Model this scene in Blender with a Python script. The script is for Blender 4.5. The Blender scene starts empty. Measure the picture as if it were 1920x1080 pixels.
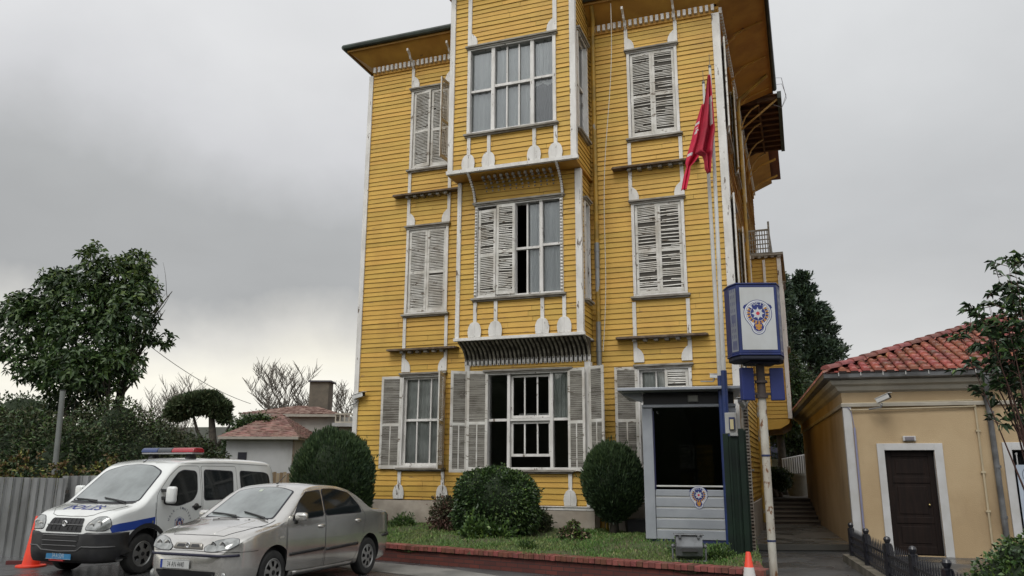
import bpy, bmesh, math, random
import numpy as np
from mathutils import Vector, Matrix
from mathutils.bvhtree import BVHTree
R = math.radians
PI = math.pi
random.seed(7)
rng = np.random.default_rng(11)
sc = bpy.context.scene
COL = sc.collection

# ---------------------------------------------------------------- camera
cam = bpy.data.objects.new('camera', bpy.data.cameras.new('camera'))
COL.objects.link(cam)
sc.camera = cam
cam.data.sensor_width = 36
cam.data.lens = 1479 / 1920 * 36
cam.data.clip_end = 3000
cam.location = (0, 0, 1.6)
_th, _ro = R(13.06), R(0.26)
_w = Vector((0, math.cos(_th), math.sin(_th)))
_up = Vector((0, -math.sin(_th), math.cos(_th)))
_rt = Vector((1, 0, 0))
_r2 = _rt * math.cos(_ro) + _up * math.sin(_ro)
_u2 = -_rt * math.sin(_ro) + _up * math.cos(_ro)
cam.rotation_euler = Matrix((_r2, _u2, -_w)).transposed().to_euler()

# ---------------------------------------------------------------- world: overcast sky
world = bpy.data.worlds.new("World")
sc.world = world
world.use_nodes = True
nt = world.node_tree
nt.nodes.clear()
N = nt.nodes.new
L = nt.links.new


def wmath(op, a, b=None, c=None):
    n = N('ShaderNodeMath')
    n.operation = op
    for i, v in enumerate((a, b, c)):
        if v is None:
            continue
        if isinstance(v, (int, float)):
            n.inputs[i].default_value = v
        else:
            L(v, n.inputs[i])
    return n.outputs[0]


tc = N('ShaderNodeTexCoord')
sep = N('ShaderNodeSeparateXYZ')
L(tc.outputs['Generated'], sep.inputs[0])
X_, Y_, Z_ = sep.outputs
zc = wmath('ADD', wmath('MAXIMUM', Z_, 0.0), 0.22)
comb = N('ShaderNodeCombineXYZ')
L(wmath('DIVIDE', X_, zc), comb.inputs[0])
L(wmath('DIVIDE', Y_, zc), comb.inputs[1])
n1 = N('ShaderNodeTexNoise')
n1.inputs['Scale'].default_value = 0.9
n1.inputs['Detail'].default_value = 6
n1.inputs['Roughness'].default_value = 0.5
L(comb.outputs[0], n1.inputs['Vector'])
n2 = N('ShaderNodeTexNoise')
n2.inputs['Scale'].default_value = 2.2
n2.inputs['Detail'].default_value = 7
n2.inputs['Roughness'].default_value = 0.55
L(tc.outputs['Generated'], n2.inputs['Vector'])
# elevation warped by the noise drives the cloud layers
elev = wmath('ADD', Z_, wmath('MULTIPLY', wmath('SUBTRACT', n2.outputs[0], 0.5), 0.30))
rampL = N('ShaderNodeValToRGB')
e = rampL.color_ramp.elements
e[0].position = 0.0; e[0].color = (.80, .79, .74, 1)
e[1].position = 1.0; e[1].color = (.62, .63, .645, 1)
for p, c in ((.10, (.76, .735, .65)), (.155, (.58, .57, .54)), (.215, (.355, .362, .365)), (.31, (.375, .383, .388)), (.40, (.52, .525, .54)), (.52, (.62, .625, .635))):
    q = e.new(p); q.color = (*c, 1)
L(elev, rampL.inputs[0])
rampR = N('ShaderNodeValToRGB')
e = rampR.color_ramp.elements
e[0].position = 0.0; e[0].color = (.62, .62, .60, 1)
e[1].position = 1.0; e[1].color = (.58, .59, .60, 1)
for p, c in ((.16, (.50, .505, .505)), (.30, (.45, .46, .47)), (.42, (.50, .51, .52)), (.55, (.58, .59, .60))):
    q = e.new(p); q.color = (*c, 1)
L(elev, rampR.inputs[0])
mr = N('ShaderNodeMapRange')
mr.interpolation_type = 'SMOOTHSTEP'
mr.inputs['From Min'].default_value = -0.22
mr.inputs['From Max'].default_value = 0.30
L(X_, mr.inputs['Value'])
mixLR = N('ShaderNodeMix'); mixLR.data_type = 'RGBA'
L(mr.outputs[0], mixLR.inputs[0]); L(rampL.outputs[0], mixLR.inputs[6]); L(rampR.outputs[0], mixLR.inputs[7])
# brighter cloud cover in the south (behind the camera)
mb_ = N('ShaderNodeMapRange'); mb_.interpolation_type = 'SMOOTHSTEP'
mb_.inputs['From Min'].default_value = 0.25; mb_.inputs['From Max'].default_value = -0.7
mb_.inputs['To Min'].default_value = 1.0; mb_.inputs['To Max'].default_value = 1.75
L(Y_, mb_.inputs['Value'])
cl = wmath('ADD', 0.72, wmath('MULTIPLY', n1.outputs[0], 0.54))
bright = wmath('MULTIPLY', cl, mb_.outputs[0])
sky = N('ShaderNodeTexSky')
sky.sky_type = 'NISHITA'
sky.sun_disc = False
SUN_EL, SUN_AZ = R(52), R(205)
sky.sun_elevation = SUN_EL
sky.sun_rotation = SUN_AZ
vm = N('ShaderNodeVectorMath'); vm.operation = 'SCALE'
L(mixLR.outputs[2], vm.inputs[0]); L(bright, vm.inputs['Scale'])
vs = N('ShaderNodeVectorMath'); vs.operation = 'SCALE'
L(sky.outputs[0], vs.inputs[0]); vs.inputs['Scale'].default_value = 0.0012
va = N('ShaderNodeVectorMath'); va.operation = 'ADD'
L(vm.outputs[0], va.inputs[0]); L(vs.outputs[0], va.inputs[1])
bg = N('ShaderNodeBackground')
bg.inputs['Strength'].default_value = 1.0
L(va.outputs[0], bg.inputs['Color'])
wo = N('ShaderNodeOutputWorld')
L(bg.outputs[0], wo.inputs[0])

sun = bpy.data.objects.new('sun', bpy.data.lights.new('sun', 'SUN'))
COL.objects.link(sun)
sun.data.energy = 1.1
sun.data.angle = R(24)
sun.data.color = (1.0, .97, .91)
_sd = Vector((math.sin(SUN_AZ) * math.cos(SUN_EL), math.cos(SUN_AZ) * math.cos(SUN_EL), math.sin(SUN_EL)))
sun.rotation_euler = (-_sd).to_track_quat('-Z', 'Y').to_euler()
sc.view_settings.view_transform = 'Standard'
sc.view_settings.look = 'None'
sc.view_settings.exposure = 0.32
sc.view_settings.gamma = 1
sc.cycles.max_bounces = 6
sc.cycles.transparent_max_bounces = 12
sc.cycles.caustics_reflective = False
sc.cycles.caustics_refractive = False

# ---------------------------------------------------------------- materials
MATS = {}


def mat(name, col, rough=.6, metal=0., col2=None, scale=3., detail=5, stretch=(1, 1, 1), lo=.4, hi=.6, bump=0., bscale=None,
        wear=None, spec=.5, rough2=None, island=0., coat=0., emit=None, grime=None, trans=0.):
    """procedural principled material. col2: noise-mixed second colour; wear=(colour, scale, threshold, stretch)"""
    if name in MATS:
        return MATS[name]
    m = bpy.data.materials.new(name)
    m.use_nodes = True
    t = m.node_tree
    b = t.nodes['Principled BSDF']
    nn, ln = t.nodes.new, t.links.new
    b.inputs['Roughness'].default_value = rough
    b.inputs['Metallic'].default_value = metal
    b.inputs['Specular IOR Level'].default_value = spec
    b.inputs['Coat Weight'].default_value = coat
    b.inputs['Coat Roughness'].default_value = .05
    tcn = nn('ShaderNodeTexCoord')

    def noise(s, st, det=5, ro=.55):
        mp = nn('ShaderNodeMapping')
        mp.inputs['Scale'].default_value = st
        ln(tcn.outputs['Object'], mp.inputs[0])
        n = nn('ShaderNodeTexNoise')
        n.inputs['Scale'].default_value = s
        n.inputs['Detail'].default_value = det
        n.inputs['Roughness'].default_value = ro
        ln(mp.outputs[0], n.inputs['Vector'])
        return n.outputs[0]

    def rng_(src, a, bb, c=0., d=1.):
        r_ = nn('ShaderNodeMapRange')
        r_.inputs['From Min'].default_value = a
        r_.inputs['From Max'].default_value = bb
        r_.inputs['To Min'].default_value = c
        r_.inputs['To Max'].default_value = d
        ln(src, r_.inputs['Value'])
        return r_.outputs[0]

    def mixc(f, a, bcol):
        mx = nn('ShaderNodeMix'); mx.data_type = 'RGBA'
        ln(f, mx.inputs[0])
        for v, i in ((a, 6), (bcol, 7)):
            if isinstance(v, tuple):
                mx.inputs[i].default_value = (*v, 1)
            else:
                ln(v, mx.inputs[i])
        return mx.outputs[2]
    cur = None
    if col2 is None:
        col2 = tuple(c * .86 for c in col)
    nz = noise(scale, stretch, detail)
    cur = mixc(rng_(nz, lo, hi), tuple(col), tuple(col2))
    if grime:
        gz = noise(grime[1], grime[3], 6, .6)
        cur = mixc(rng_(gz, grime[2], grime[2] + .25, 0, grime[4]), cur, tuple(grime[0]))
    if wear:
        wz = noise(wear[1], wear[3], 8, .68)
        wf = rng_(wz, wear[2], wear[2] + .025)
        cur = mixc(wf, cur, tuple(wear[0]))
    if island:
        g = nn('ShaderNodeNewGeometry')
        h = nn('ShaderNodeHueSaturation')
        ln(rng_(g.outputs['Random Per Island'], 0, 1, 1 - island, 1 + island), h.inputs['Value'])
        ln(rng_(g.outputs['Random Per Island'], 0, 1, .5 + .06 * min(island, .5), .5 - .04 * min(island, .5)), h.inputs['Hue'])
        ln(cur, h.inputs['Color'])
        cur = h.outputs[0]
    ln(cur, b.inputs['Base Color'])
    if rough2 is not None:
        ln(rng_(noise(scale * .7, stretch, 4), .42, .58, rough, rough2), b.inputs['Roughness'])
    if bump:
        bn = nn('ShaderNodeBump')
        bn.inputs['Strength'].default_value = bump
        bn.inputs['Distance'].default_value = .02
        ln(noise(bscale or scale * 6, stretch, 6), bn.inputs['Height'])
        ln(bn.outputs[0], b.inputs['Normal'])
    if emit:
        b.inputs['Emission Color'].default_value = (*emit, 1)
        b.inputs['Emission Strength'].default_value = 1
    if trans:
        b.inputs['Transmission Weight'].default_value = trans
    MATS[name] = m
    return m


def glass(name, tint=(.75, .8, .8), ref=1.0):
    if name in MATS:
        return MATS[name]
    m = bpy.data.materials.new(name)
    m.use_nodes = True
    t = m.node_tree
    t.nodes.clear()
    nn, ln = t.nodes.new, t.links.new
    o = nn('ShaderNodeOutputMaterial'); mx = nn('ShaderNodeMixShader')
    tr = nn('ShaderNodeBsdfTransparent'); tr.inputs[0].default_value = (*tint, 1)
    gl = nn('ShaderNodeBsdfGlossy'); gl.inputs['Roughness'].default_value = .03
    fr = nn('ShaderNodeFresnel'); fr.inputs[0].default_value = 1.5
    ad = nn('ShaderNodeMath'); ad.operation = 'MULTIPLY'; ad.inputs[1].default_value = ref
    ln(fr.outputs[0], ad.inputs[0]); ln(ad.outputs[0], mx.inputs[0])
    ln(tr.outputs[0], mx.inputs[1]); ln(gl.outputs[0], mx.inputs[2]); ln(mx.outputs[0], o.inputs[0])
    MATS[name] = m
    return m


# colours
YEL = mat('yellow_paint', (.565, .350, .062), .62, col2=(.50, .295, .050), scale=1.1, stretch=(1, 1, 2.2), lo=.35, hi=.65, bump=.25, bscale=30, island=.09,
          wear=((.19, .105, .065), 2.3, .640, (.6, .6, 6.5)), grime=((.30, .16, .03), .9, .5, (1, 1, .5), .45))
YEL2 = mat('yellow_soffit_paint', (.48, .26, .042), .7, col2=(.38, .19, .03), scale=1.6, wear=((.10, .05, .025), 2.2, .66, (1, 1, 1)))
SEAM = mat('dirty_board_seam', (.36, .195, .035), .9, col2=(.20, .10, .025), scale=2)
LGAP = mat('louvre_gap_shade', (.075, .068, .058), .9)  # painted shade for the gaps between slats of closed leaves
LGAP2 = mat('open_louvre_gap_shade', (.19, .18, .155), .9, col2=(.10, .09, .075), scale=2.5, stretch=(1, 1, 3))  # paler painted gap shade, for leaves swung open
WHT = mat('flaking_white_paint', (.68, .665, .635), .6, col2=(.56, .545, .515), scale=4, stretch=(1, 1, .4), bump=.3, bscale=30,
          wear=((.13, .10, .075), 5.5, .615, (1.6, 1.6, .5)))
WHS = mat('weathered_shutter_paint', (.64, .625, .585), .65, col2=(.51, .495, .45), scale=3, wear=((.15, .12, .09), 5, .59, (.7, .7, 2.2)), grime=((.30, .25, .19), 2.4, .46, (1, 1, .6), .65))
GRYW = mat('bare_grey_wood', (.30, .285, .25), .8, col2=(.17, .15, .125), scale=7, stretch=(.5, .5, 3))
BRNW = mat('rotten_brown_wood', (.085, .055, .03), .85, col2=(.16, .12, .085), scale=5)
STONE = mat('base_plaster', (.42, .37, .31), .85, col2=(.32, .275, .225), scale=1.6, bump=.3, grime=((.14, .12, .095), 1.2, .48, (1, 1, 1), .7))
PANE = glass('window_glass', (.92, .94, .94), 1.5)
CURT = mat('grey_net_curtain', (.80, .81, .81), .9, col2=(.70, .71, .72), scale=2.5, stretch=(3, 3, .3))
CURT2 = mat('pale_curtain', (.78, .79, .74), .9, col2=(.55, .56, .52), scale=2.0)
DARK = mat('dark_interior', (.02, .02, .02), .9)
GUT = mat('green_gutter_metal', (.035, .05, .04), .5, col2=(.02, .025, .02))


# ---------------------------------------------------------------- mesh helper
class MB:
    def __init__(s, T=None):
        s.v, s.f, s.m, s.T = [], [], [], T

    def add(s, vs_, fs, mi=0):
        o = len(s.v)
        T = s.T
        s.v += [tuple(T(*p)) if T else tuple(p) for p in vs_]
        for f in fs:
            s.f.append(tuple(i + o for i in f)); s.m.append(mi)
        return s

    def box(s, x0, x1, y0, y1, z0, z1, mi=0):
        return s.add([(x0, y0, z0), (x1, y0, z0), (x1, y1, z0), (x0, y1, z0), (x0, y0, z1), (x1, y0, z1), (x1, y1, z1), (x0, y1, z1)],
                     [(0, 3, 2, 1), (4, 5, 6, 7), (0, 1, 5, 4), (1, 2, 6, 5), (2, 3, 7, 6), (3, 0, 4, 7)], mi)

    def bar(s, p0, p1, w, h, mi=0, up=(0, 0, 1)):
        p0, p1 = Vector(p0), Vector(p1)
        d = (p1 - p0).normalized()
        a = d.cross(Vector(up))
        if a.length < 1e-4:
            a = d.cross(Vector((1, 0, 0)))
        a.normalize()
        b = a.cross(d)
        vs_ = []
        for p in (p0, p1):
            for i, j in ((-1, -1), (1, -1), (1, 1), (-1, 1)):
                vs_.append(p + a * (w / 2 * i) + b * (h / 2 * j))
        return s.add(vs_, [(0, 1, 2, 3), (7, 6, 5, 4), (0, 4, 5, 1), (1, 5, 6, 2), (2, 6, 7, 3), (3, 7, 4, 0)], mi)

    def tube(s, pts, r, n=8, mi=0, cap=True):
        pts = [Vector(p) for p in pts]
        rr = r if isinstance(r, (list, tuple)) else [r] * len(pts)
        vs_ = []
        a = None
        for i, p in enumerate(pts):
            d = (pts[min(i + 1, len(pts) - 1)] - pts[max(i - 1, 0)]).normalized()
            if a is None:
                a = d.cross(Vector((0, 0, 1)))
                if a.length < .05:
                    a = d.cross(Vector((1, 0, 0)))
            else:
                a = a - d * a.dot(d)
            a.normalize()
            b = d.cross(a)
            for k in range(n):
                t = 2 * PI * k / n
                vs_.append(p + a * (rr[i] * math.cos(t)) + b * (rr[i] * math.sin(t)))
        fs = []
        for i in range(len(pts) - 1):
            for k in range(n):
                k2 = (k + 1) % n
                fs.append((i * n + k, i * n + k2, (i + 1) * n + k2, (i + 1) * n + k))
        if cap:
            fs.append(tuple(range(n - 1, -1, -1)))
            fs.append(tuple((len(pts) - 1) * n + k for k in range(n)))
        return s.add(vs_, fs, mi)

    def lathe(s, prof, c=(0, 0, 0), n=24, mi=0, axis='z'):
        vs_, fs = [], []
        for r, z in prof:
            for k in range(n):
                t = 2 * PI * k / n
                x, y = r * math.cos(t), r * math.sin(t)
                p = {'z': (x, y, z), 'y': (x, z, y), 'x': (z, x, y)}[axis]
                vs_.append((p[0] + c[0], p[1] + c[1], p[2] + c[2]))
        for i in range(len(prof) - 1):
            for k in range(n):
                k2 = (k + 1) % n
                fs.append((i * n + k, i * n + k2, (i + 1) * n + k2, (i + 1) * n + k))
        return s.add(vs_, fs, mi)

    def prism(s, poly, a0, a1, axis='y', mi=0):
        """poly in the two other axes; extruded a0..a1 along axis"""
        n = len(poly)
        vs_ = []
        for a in (a0, a1):
            for u, v in poly:
                vs_.append({'y': (u, a, v), 'x': (a, u, v), 'z': (u, v, a)}[axis])
        fs = [tuple(range(n)), tuple(range(2 * n - 1, n - 1, -1))]
        for i in range(n):
            j = (i + 1) % n
            fs.append((i, i + n, j + n, j))
        return s.add(vs_, fs, mi)

    def ball(s, c, r, n=8, mi=0):
        if not isinstance(r, (tuple, list)):
            r = (r, r, r)
        vs_, fs = [], []
        h = n // 2
        for i in range(h + 1):
            ph = PI * i / h
            for k in range(n):
                t = 2 * PI * k / n
                vs_.append((c[0] + r[0] * math.sin(ph) * math.cos(t), c[1] + r[1] * math.sin(ph) * math.sin(t), c[2] + r[2] * math.cos(ph)))
        for i in range(h):
            for k in range(n):
                k2 = (k + 1) % n
                fs.append((i * n + k, (i + 1) * n + k, (i + 1) * n + k2, i * n + k2))
        return s.add(vs_, fs, mi)

    def build(s, name, mats, parent=None, smooth=False, bevel=0., loc=None, rz=None, fixn=True, auto=None):
        me = bpy.data.meshes.new(name)
        me.from_pydata(s.v, [], s.f)
        if not isinstance(mats, (list, tuple)):
            mats = [mats]
        for m in mats:
            me.materials.append(m)
        me.polygons.foreach_set('material_index', s.m)
        if fixn and len(s.f) < 60000:
            bm = bmesh.new(); bm.from_mesh(me)
            bmesh.ops.recalc_face_normals(bm, faces=bm.faces)
            bm.to_mesh(me); bm.free()
        if smooth:
            me.polygons.foreach_set('use_smooth', [True] * len(me.polygons))
            if auto:
                me.set_sharp_from_angle(angle=R(auto))
        o = bpy.data.objects.new(name, me)
        COL.objects.link(o)
        if parent:
            o.parent = parent
        if loc is not None:
            o.location = loc
        if rz is not None:
            o.rotation_euler = (0, 0, rz)
        if bevel:
            md = o.modifiers.new('bevel', 'BEVEL')
            md.width = bevel
            md.segments = 2
            md.limit_method = 'ANGLE'
        return o


def tag(o, label=None, cat=None, group=None, kind=None):
    if label: o['label'] = label
    if cat: o['category'] = cat
    if group: o['group'] = group
    if kind: o['kind'] = kind
    return o


def empty(name, loc, rz, label, cat, group=None):
    o = bpy.data.objects.new(name, None)
    COL.objects.link(o)
    o.location = loc
    o.rotation_euler = (0, 0, rz)
    return tag(o, label, cat, group)


_tc = {}


def text2d(s_, size=1.0, sx=1.0, bold=0.0):
    """centred text as (verts2d, faces), cap height about size"""
    k = (s_, bold)
    if k not in _tc:
        cu = bpy.data.curves.new('t', 'FONT')
        cu.body = s_
        cu.size = 1.0 / .7
        cu.align_x = 'CENTER'
        cu.offset = bold
        cu.resolution_u = 3
        o = bpy.data.objects.new('t', cu)
        COL.objects.link(o)
        dg = bpy.context.evaluated_depsgraph_get()
        dg.update()
        me = bpy.data.meshes.new_from_object(o.evaluated_get(dg))
        _tc[k] = ([(v.co.x, v.co.y) for v in me.vertices], [tuple(p.vertices) for p in me.polygons])
        bpy.data.objects.remove(o)
        bpy.data.curves.remove(cu)
        bpy.data.meshes.remove(me)
    v, f = _tc[k]
    return [(x * size * sx, y * size) for x, y in v], f


def put_text(mb, s_, size, T2, mi=0, sx=1., bold=0., cx=0., cy=0.):
    v, f = text2d(s_, size, sx, bold)
    mb.add([T2(x + cx, y + cy) for x, y in v], f, mi)


def arc_text(mb, s_, size, rad, T2, mi=0, span=120, mid=90, sx=1., bold=0., cx=0, cy=0):
    n = len(s_)
    for i, ch in enumerate(s_):
        if ch == ' ':
            continue
        a = R(mid + span / 2 - span * (i + .5) / n)
        v, f = text2d(ch, size, sx, bold)
        c_, s2 = math.cos(a - PI / 2), math.sin(a - PI / 2)
        mb.add([T2(cx + rad * math.cos(a) + x * c_ - y * s2, cy + rad * math.sin(a) + x * s2 + y * c_) for x, y in v], f, mi)


# ---------------------------------------------------------------- leaf crowns (fast)
def leaves_mesh(name, P, Nrm, size, mats, aspect=2.4, parent=None, droop=.25, mi=None, jitter=.35):
    """P: n x 3 leaf roots, Nrm: n x 3 pointing directions; each leaf = 2 folded triangles pairs"""
    n = len(P)
    d = Nrm / np.maximum(np.linalg.norm(Nrm, axis=1, keepdims=True), 1e-6)
    rnd = rng.normal(size=(n, 3))
    a = np.cross(d, rnd)
    a /= np.maximum(np.linalg.norm(a, axis=1, keepdims=True), 1e-6)
    b = np.cross(a, d)
    sz = size * (1 + jitter * rng.uniform(-1, 1, (n, 1)))
    w = sz / aspect
    tip = P + d * sz + np.array([0, 0, -1.]) * sz * droop
    m1 = P + d * sz * .5 + a * w * .5 + b * w * .15
    m2 = P + d * sz * .5 - a * w * .5 + b * w * .15
    V = np.stack([P, m1, tip, m2], 1).reshape(-1, 3)
    idx = np.arange(n)[:, None] * 4
    F = np.concatenate([idx + np.array([[0, 1, 2]]), idx + np.array([[0, 2, 3]])], 1).reshape(-1)
    me = bpy.data.meshes.new(name)
    me.vertices.add(len(V)); me.vertices.foreach_set('co', V.astype(np.float32).ravel())
    me.loops.add(len(F)); me.loops.foreach_set('vertex_index', F.astype(np.int32))
    me.polygons.add(2 * n)
    me.polygons.foreach_set('loop_start', np.arange(0, 6 * n, 3, dtype=np.int32))
    for m in mats:
        me.materials.append(m)
    if mi is not None:
        me.polygons.foreach_set('material_index', np.repeat(mi, 2).astype(np.int32))
    me.update(calc_edges=True)
    o = bpy.data.objects.new(name, me)
    COL.objects.link(o)
    if parent:
        o.parent = parent
    return o


def blob_points(blobs, n, shell=.45):
    """blobs: (cx,cy,cz,rx,ry,rz); returns points and outward directions, biased to the shell"""
    vol = np.array([b[3] * b[4] + b[4] * b[5] + b[3] * b[5] for b in blobs]); vol = vol / vol.sum()
    k = rng.choice(len(blobs), n, p=vol)
    B = np.array(blobs)[k]
    u = rng.normal(size=(n, 3)); u /= np.linalg.norm(u, axis=1, keepdims=True)
    r = shell + (1 - shell) * rng.uniform(0, 1, (n, 1)) ** .6
    P = B[:, :3] + u * B[:, 3:] * r
    return P, u


def limb_tree(mb, base, height, r0, nb, spread, seed=0, up=.6, levels=2, mi=0, start=.3, blen=.5, twig=.006):
    """tapered trunk with crooked limbs; returns the tips"""
    rd = random.Random(seed)
    tips = []

    def grow(p, d, ln_, r, lev):
        pts, rr = [p.copy()], [r]
        q = p.copy()
        n = 5
        for i in range(n):
            d = (d + Vector((rd.uniform(-1, 1), rd.uniform(-1, 1), rd.uniform(-.4, .7))) * .16).normalized()
            q = q + d * (ln_ / n)
            pts.append(q.copy()); rr.append(r * (1 - .75 * (i + 1) / n))
        mb.tube(pts, rr, 6 if lev else 8, mi, cap=False)
        tips.append(q)
        if lev < levels:
            m = nb if lev == 0 else max(2, nb // 2 + 1)
            for j in range(m):
                t = start + (1 - start) * (j + .5) / m if lev == 0 else .3 + .65 * (j + .5) / m
                i = min(int(t * n), n - 1)
                pp = pts[i].lerp(pts[i + 1], t * n - i)
                az = rd.uniform(0, 2 * PI)
                dd = (Vector((math.cos(az) * spread, math.sin(az) * spread, up)).normalized() + d * .4).normalized()
                grow(pp, dd, ln_ * blen * rd.uniform(.7, 1.15) * (1.1 - .3 * t), max(rr[i] * .55, twig), lev + 1)
    grow(Vector(base), Vector((0, 0, 1)), height, r0, 0)
    return tips

# ================================================================ YELLOW MANSION
A_ = R(20.05)
mansion = empty('wooden_mansion', (-3.987, 20.422, 0), -A_, 'tall three-storey mansion clad in yellow clapboard with peeling white trim and louvred shutters', 'mansion')
HB = .1235


def front(d):
    return lambda a, o, z: (a, d + o, z)


def sideR(c):
    return lambda a, o, z: (c - o, a, z)


def sideL(c):
    return lambda a, o, z: (c + o, a, z)


def clap(name, T, a0, a1, z0, z1, holes=(), seed=0.):
    mb = MB(T)
    rd = random.Random(int(seed * 100) + 5)

    def zl(r, a):
        return .006 * math.sin(a * 1.3 + r * 2.31 + seed) + .004 * math.sin(a * 3.7 + r * 5.1)
    k0 = int(math.floor(z0 / HB)); k1 = int(math.ceil(z1 / HB))
    for k in range(k0, k1):
        za, zb = max(k * HB, z0), min((k + 1) * HB, z1)
        if zb - za < .004:
            continue
        br = sorted({za, zb} | {h[i] for h in holes for i in (2, 3) if za + .003 < h[i] < zb - .003})
        dep = .0165 + rd.uniform(-.004, .005)
        for b0, b1 in zip(br[:-1], br[1:]):
            zm = (b0 + b1) / 2
            iv = [(a0, a1)]
            for h in holes:
                if h[2] < zm < h[3]:
                    nv = []
                    for p, q in iv:
                        if h[0] > p: nv.append((p, min(q, h[0])))
                        if h[1] < q: nv.append((max(p, h[1]), q))
                    iv = [t for t in nv if t[1] - t[0] > .004]
            ivj = []
            for p, q in iv:
                x = p
                while q - x > 1.6:
                    st = rd.uniform(1.0, 3.6)
                    if q - x - st < .5:
                        break
                    ivj.append((x, x + st - .005)); x += st
                ivj.append((x, q))
            for p, q in ivj:
                n = max(1, int((q - p) / .55))
                xs = [p + (q - p) * i / n for i in range(n + 1)]
                vs_, fs, ms = [], [], []
                for x in xs:
                    zlo = b0 + (zl(k, x) if b0 == k * HB else 0)
                    zhi = b1 + (zl(k + 1, x) if abs(b1 - (k + 1) * HB) < 1e-6 else 0)
                    dlo = -dep * (1 - (b0 - k * HB) / HB) - .002
                    dhi = -dep * (1 - (b1 - k * HB) / HB) - .002
                    vs_ += [(x, .01, zlo), (x, dlo, zlo), (x, dlo, zlo + .004), (x, dhi, zhi)]
                dd = rd.uniform(-.002, .002)
                col = [[vs_[i * 4 + j] for i in range(n + 1)] for j in range(4)]
                for ja, jb, mi in ((0, 1, 1), (1, 2, 1 if b0 == k * HB else 0), (2, 3, 0)):
                    mb.add([(a[0], a[1] + (dd if a[1] < 0 else 0), a[2]) for a in col[ja] + col[jb]], [(i, i + 1, n + 2 + i, n + 1 + i) for i in range(n)], mi)
    return mb.build(name, [YEL, SEAM], mansion, fixn=False)


def win_frame(T, x0, x1, z0, z1, casing=.07, head=True, beads=False, depth=.16):
    """window part: casing; returns the part"""
    mb = MB(T)
    c = casing
    mb.box(x0 - c, x0, -.055, depth, z0, z1)
    mb.box(x1, x1 + c, -.055, depth, z0, z1)
    mb.box(x0 - c, x1 + c, -.052, depth, z1, z1 + .07)
    mb.box(x0 - c, x1 + c, -.052, depth, z0 - .05, z0)
    w = mb.build('window', WHT, mansion, bevel=.004)
    if head:
        h = MB(T)
        h.box(x0 - c - .05, x1 + c + .05, -.12, .02, z1 + .07, z1 + .115)
        h.box(x0 - c - .025, x1 + c + .025, -.085, .02, z1 + .03, z1 + .07)
        h.build('head_moulding', GRYW, w, bevel=.006)
    s = MB(T)
    s.box(x0 - c - .06, x1 + c + .06, -.12, .02, z0 - .10, z0 - .05)
    s.box(x0 - c - .03, x1 + c + .03, -.075, .02, z0 - .135, z0 - .10)
    s.build('sill', GRYW, w, bevel=.006)
    if beads:
        b = MB(T)
        for x in (x0 - c / 2, x1 + c / 2):
            n = int((z1 - z0) / .075)
            for i in range(n):
                b.ball((x, -.072, z0 + (i + .5) * (z1 - z0) / n), (.034, .03, .034), 8)
        b.build('turned_bead_strip', WHT, w, smooth=True)
    return w


def sash(T, w, x0, x1, z0, z1, cols, rows=2, o=.05, bar=.035, thick=None, mid=None, jit=0.):
    mb = MB(T)
    st = .05
    mb.box(x0, x0 + st, o, o + .045, z0, z1); mb.box(x1 - st, x1, o, o + .045, z0, z1)
    mb.box(x0 + st, x1 - st, o, o + .045, z0, z0 + .06); mb.box(x0 + st, x1 - st, o, o + .045, z1 - .05, z1)
    zm = z0 + (z1 - z0) * (mid or .5)
    if rows == 2:
        mb.box(x0 + st, x1 - st, o - .012, o + .04, zm - .03, zm + .03)
    for i, cx in enumerate(cols):
        for za, zb in (((z0 + .06), zm - .03), (zm + .03, z1 - .05)) if rows == 2 else ((z0 + .06, z1 - .05),):
            d = jit * math.sin(i * 7 + za * 3)
            mb.add([(cx - bar / 2, o + .003, za), (cx + bar / 2, o + .003, za), (cx + bar / 2, o + .04, za), (cx - bar / 2, o + .04, za),
                    (cx - bar / 2 + d, o + .003, zb), (cx + bar / 2 + d, o + .003, zb), (cx + bar / 2 + d, o + .04, zb), (cx - bar / 2 + d, o + .04, zb)],
                   [(0, 3, 2, 1), (4, 5, 6, 7), (0, 1, 5, 4), (1, 2, 6, 5), (2, 3, 7, 6), (3, 0, 4, 7)])
    mb.build('sash', WHT, w, bevel=.003)
    g = MB(T)
    g.add([(x0 + .02, o + .028, z0 + .02), (x1 - .02, o + .028, z0 + .02), (x1 - .02, o + .028, z1 - .02), (x0 + .02, o + .028, z1 - .02)], [(0, 1, 2, 3)])
    g.build('pane', PANE, w)


def curtain(T, w, x0, x1, z0, z1, m, o=.2, seed=0):
    o = min(o, .17)
    mb = MB(T)
    n = 40
    vs_, fs = [], []
    for i in range(n + 1):
        x = x0 + (x1 - x0) * i / n
        y = o + .018 * math.sin(i * 1.3 + seed) + .012 * math.sin(i * .6 + 2 * seed)
        vs_ += [(x, y, z0 + .03 * math.sin(i * .3 + seed)), (x, y, z1)]
    for i in range(n):
        fs.append((2 * i, 2 * i + 2, 2 * i + 3, 2 * i + 1))
    mb.add(vs_, fs)
    mb.build('curtain', m, w, smooth=True)


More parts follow.
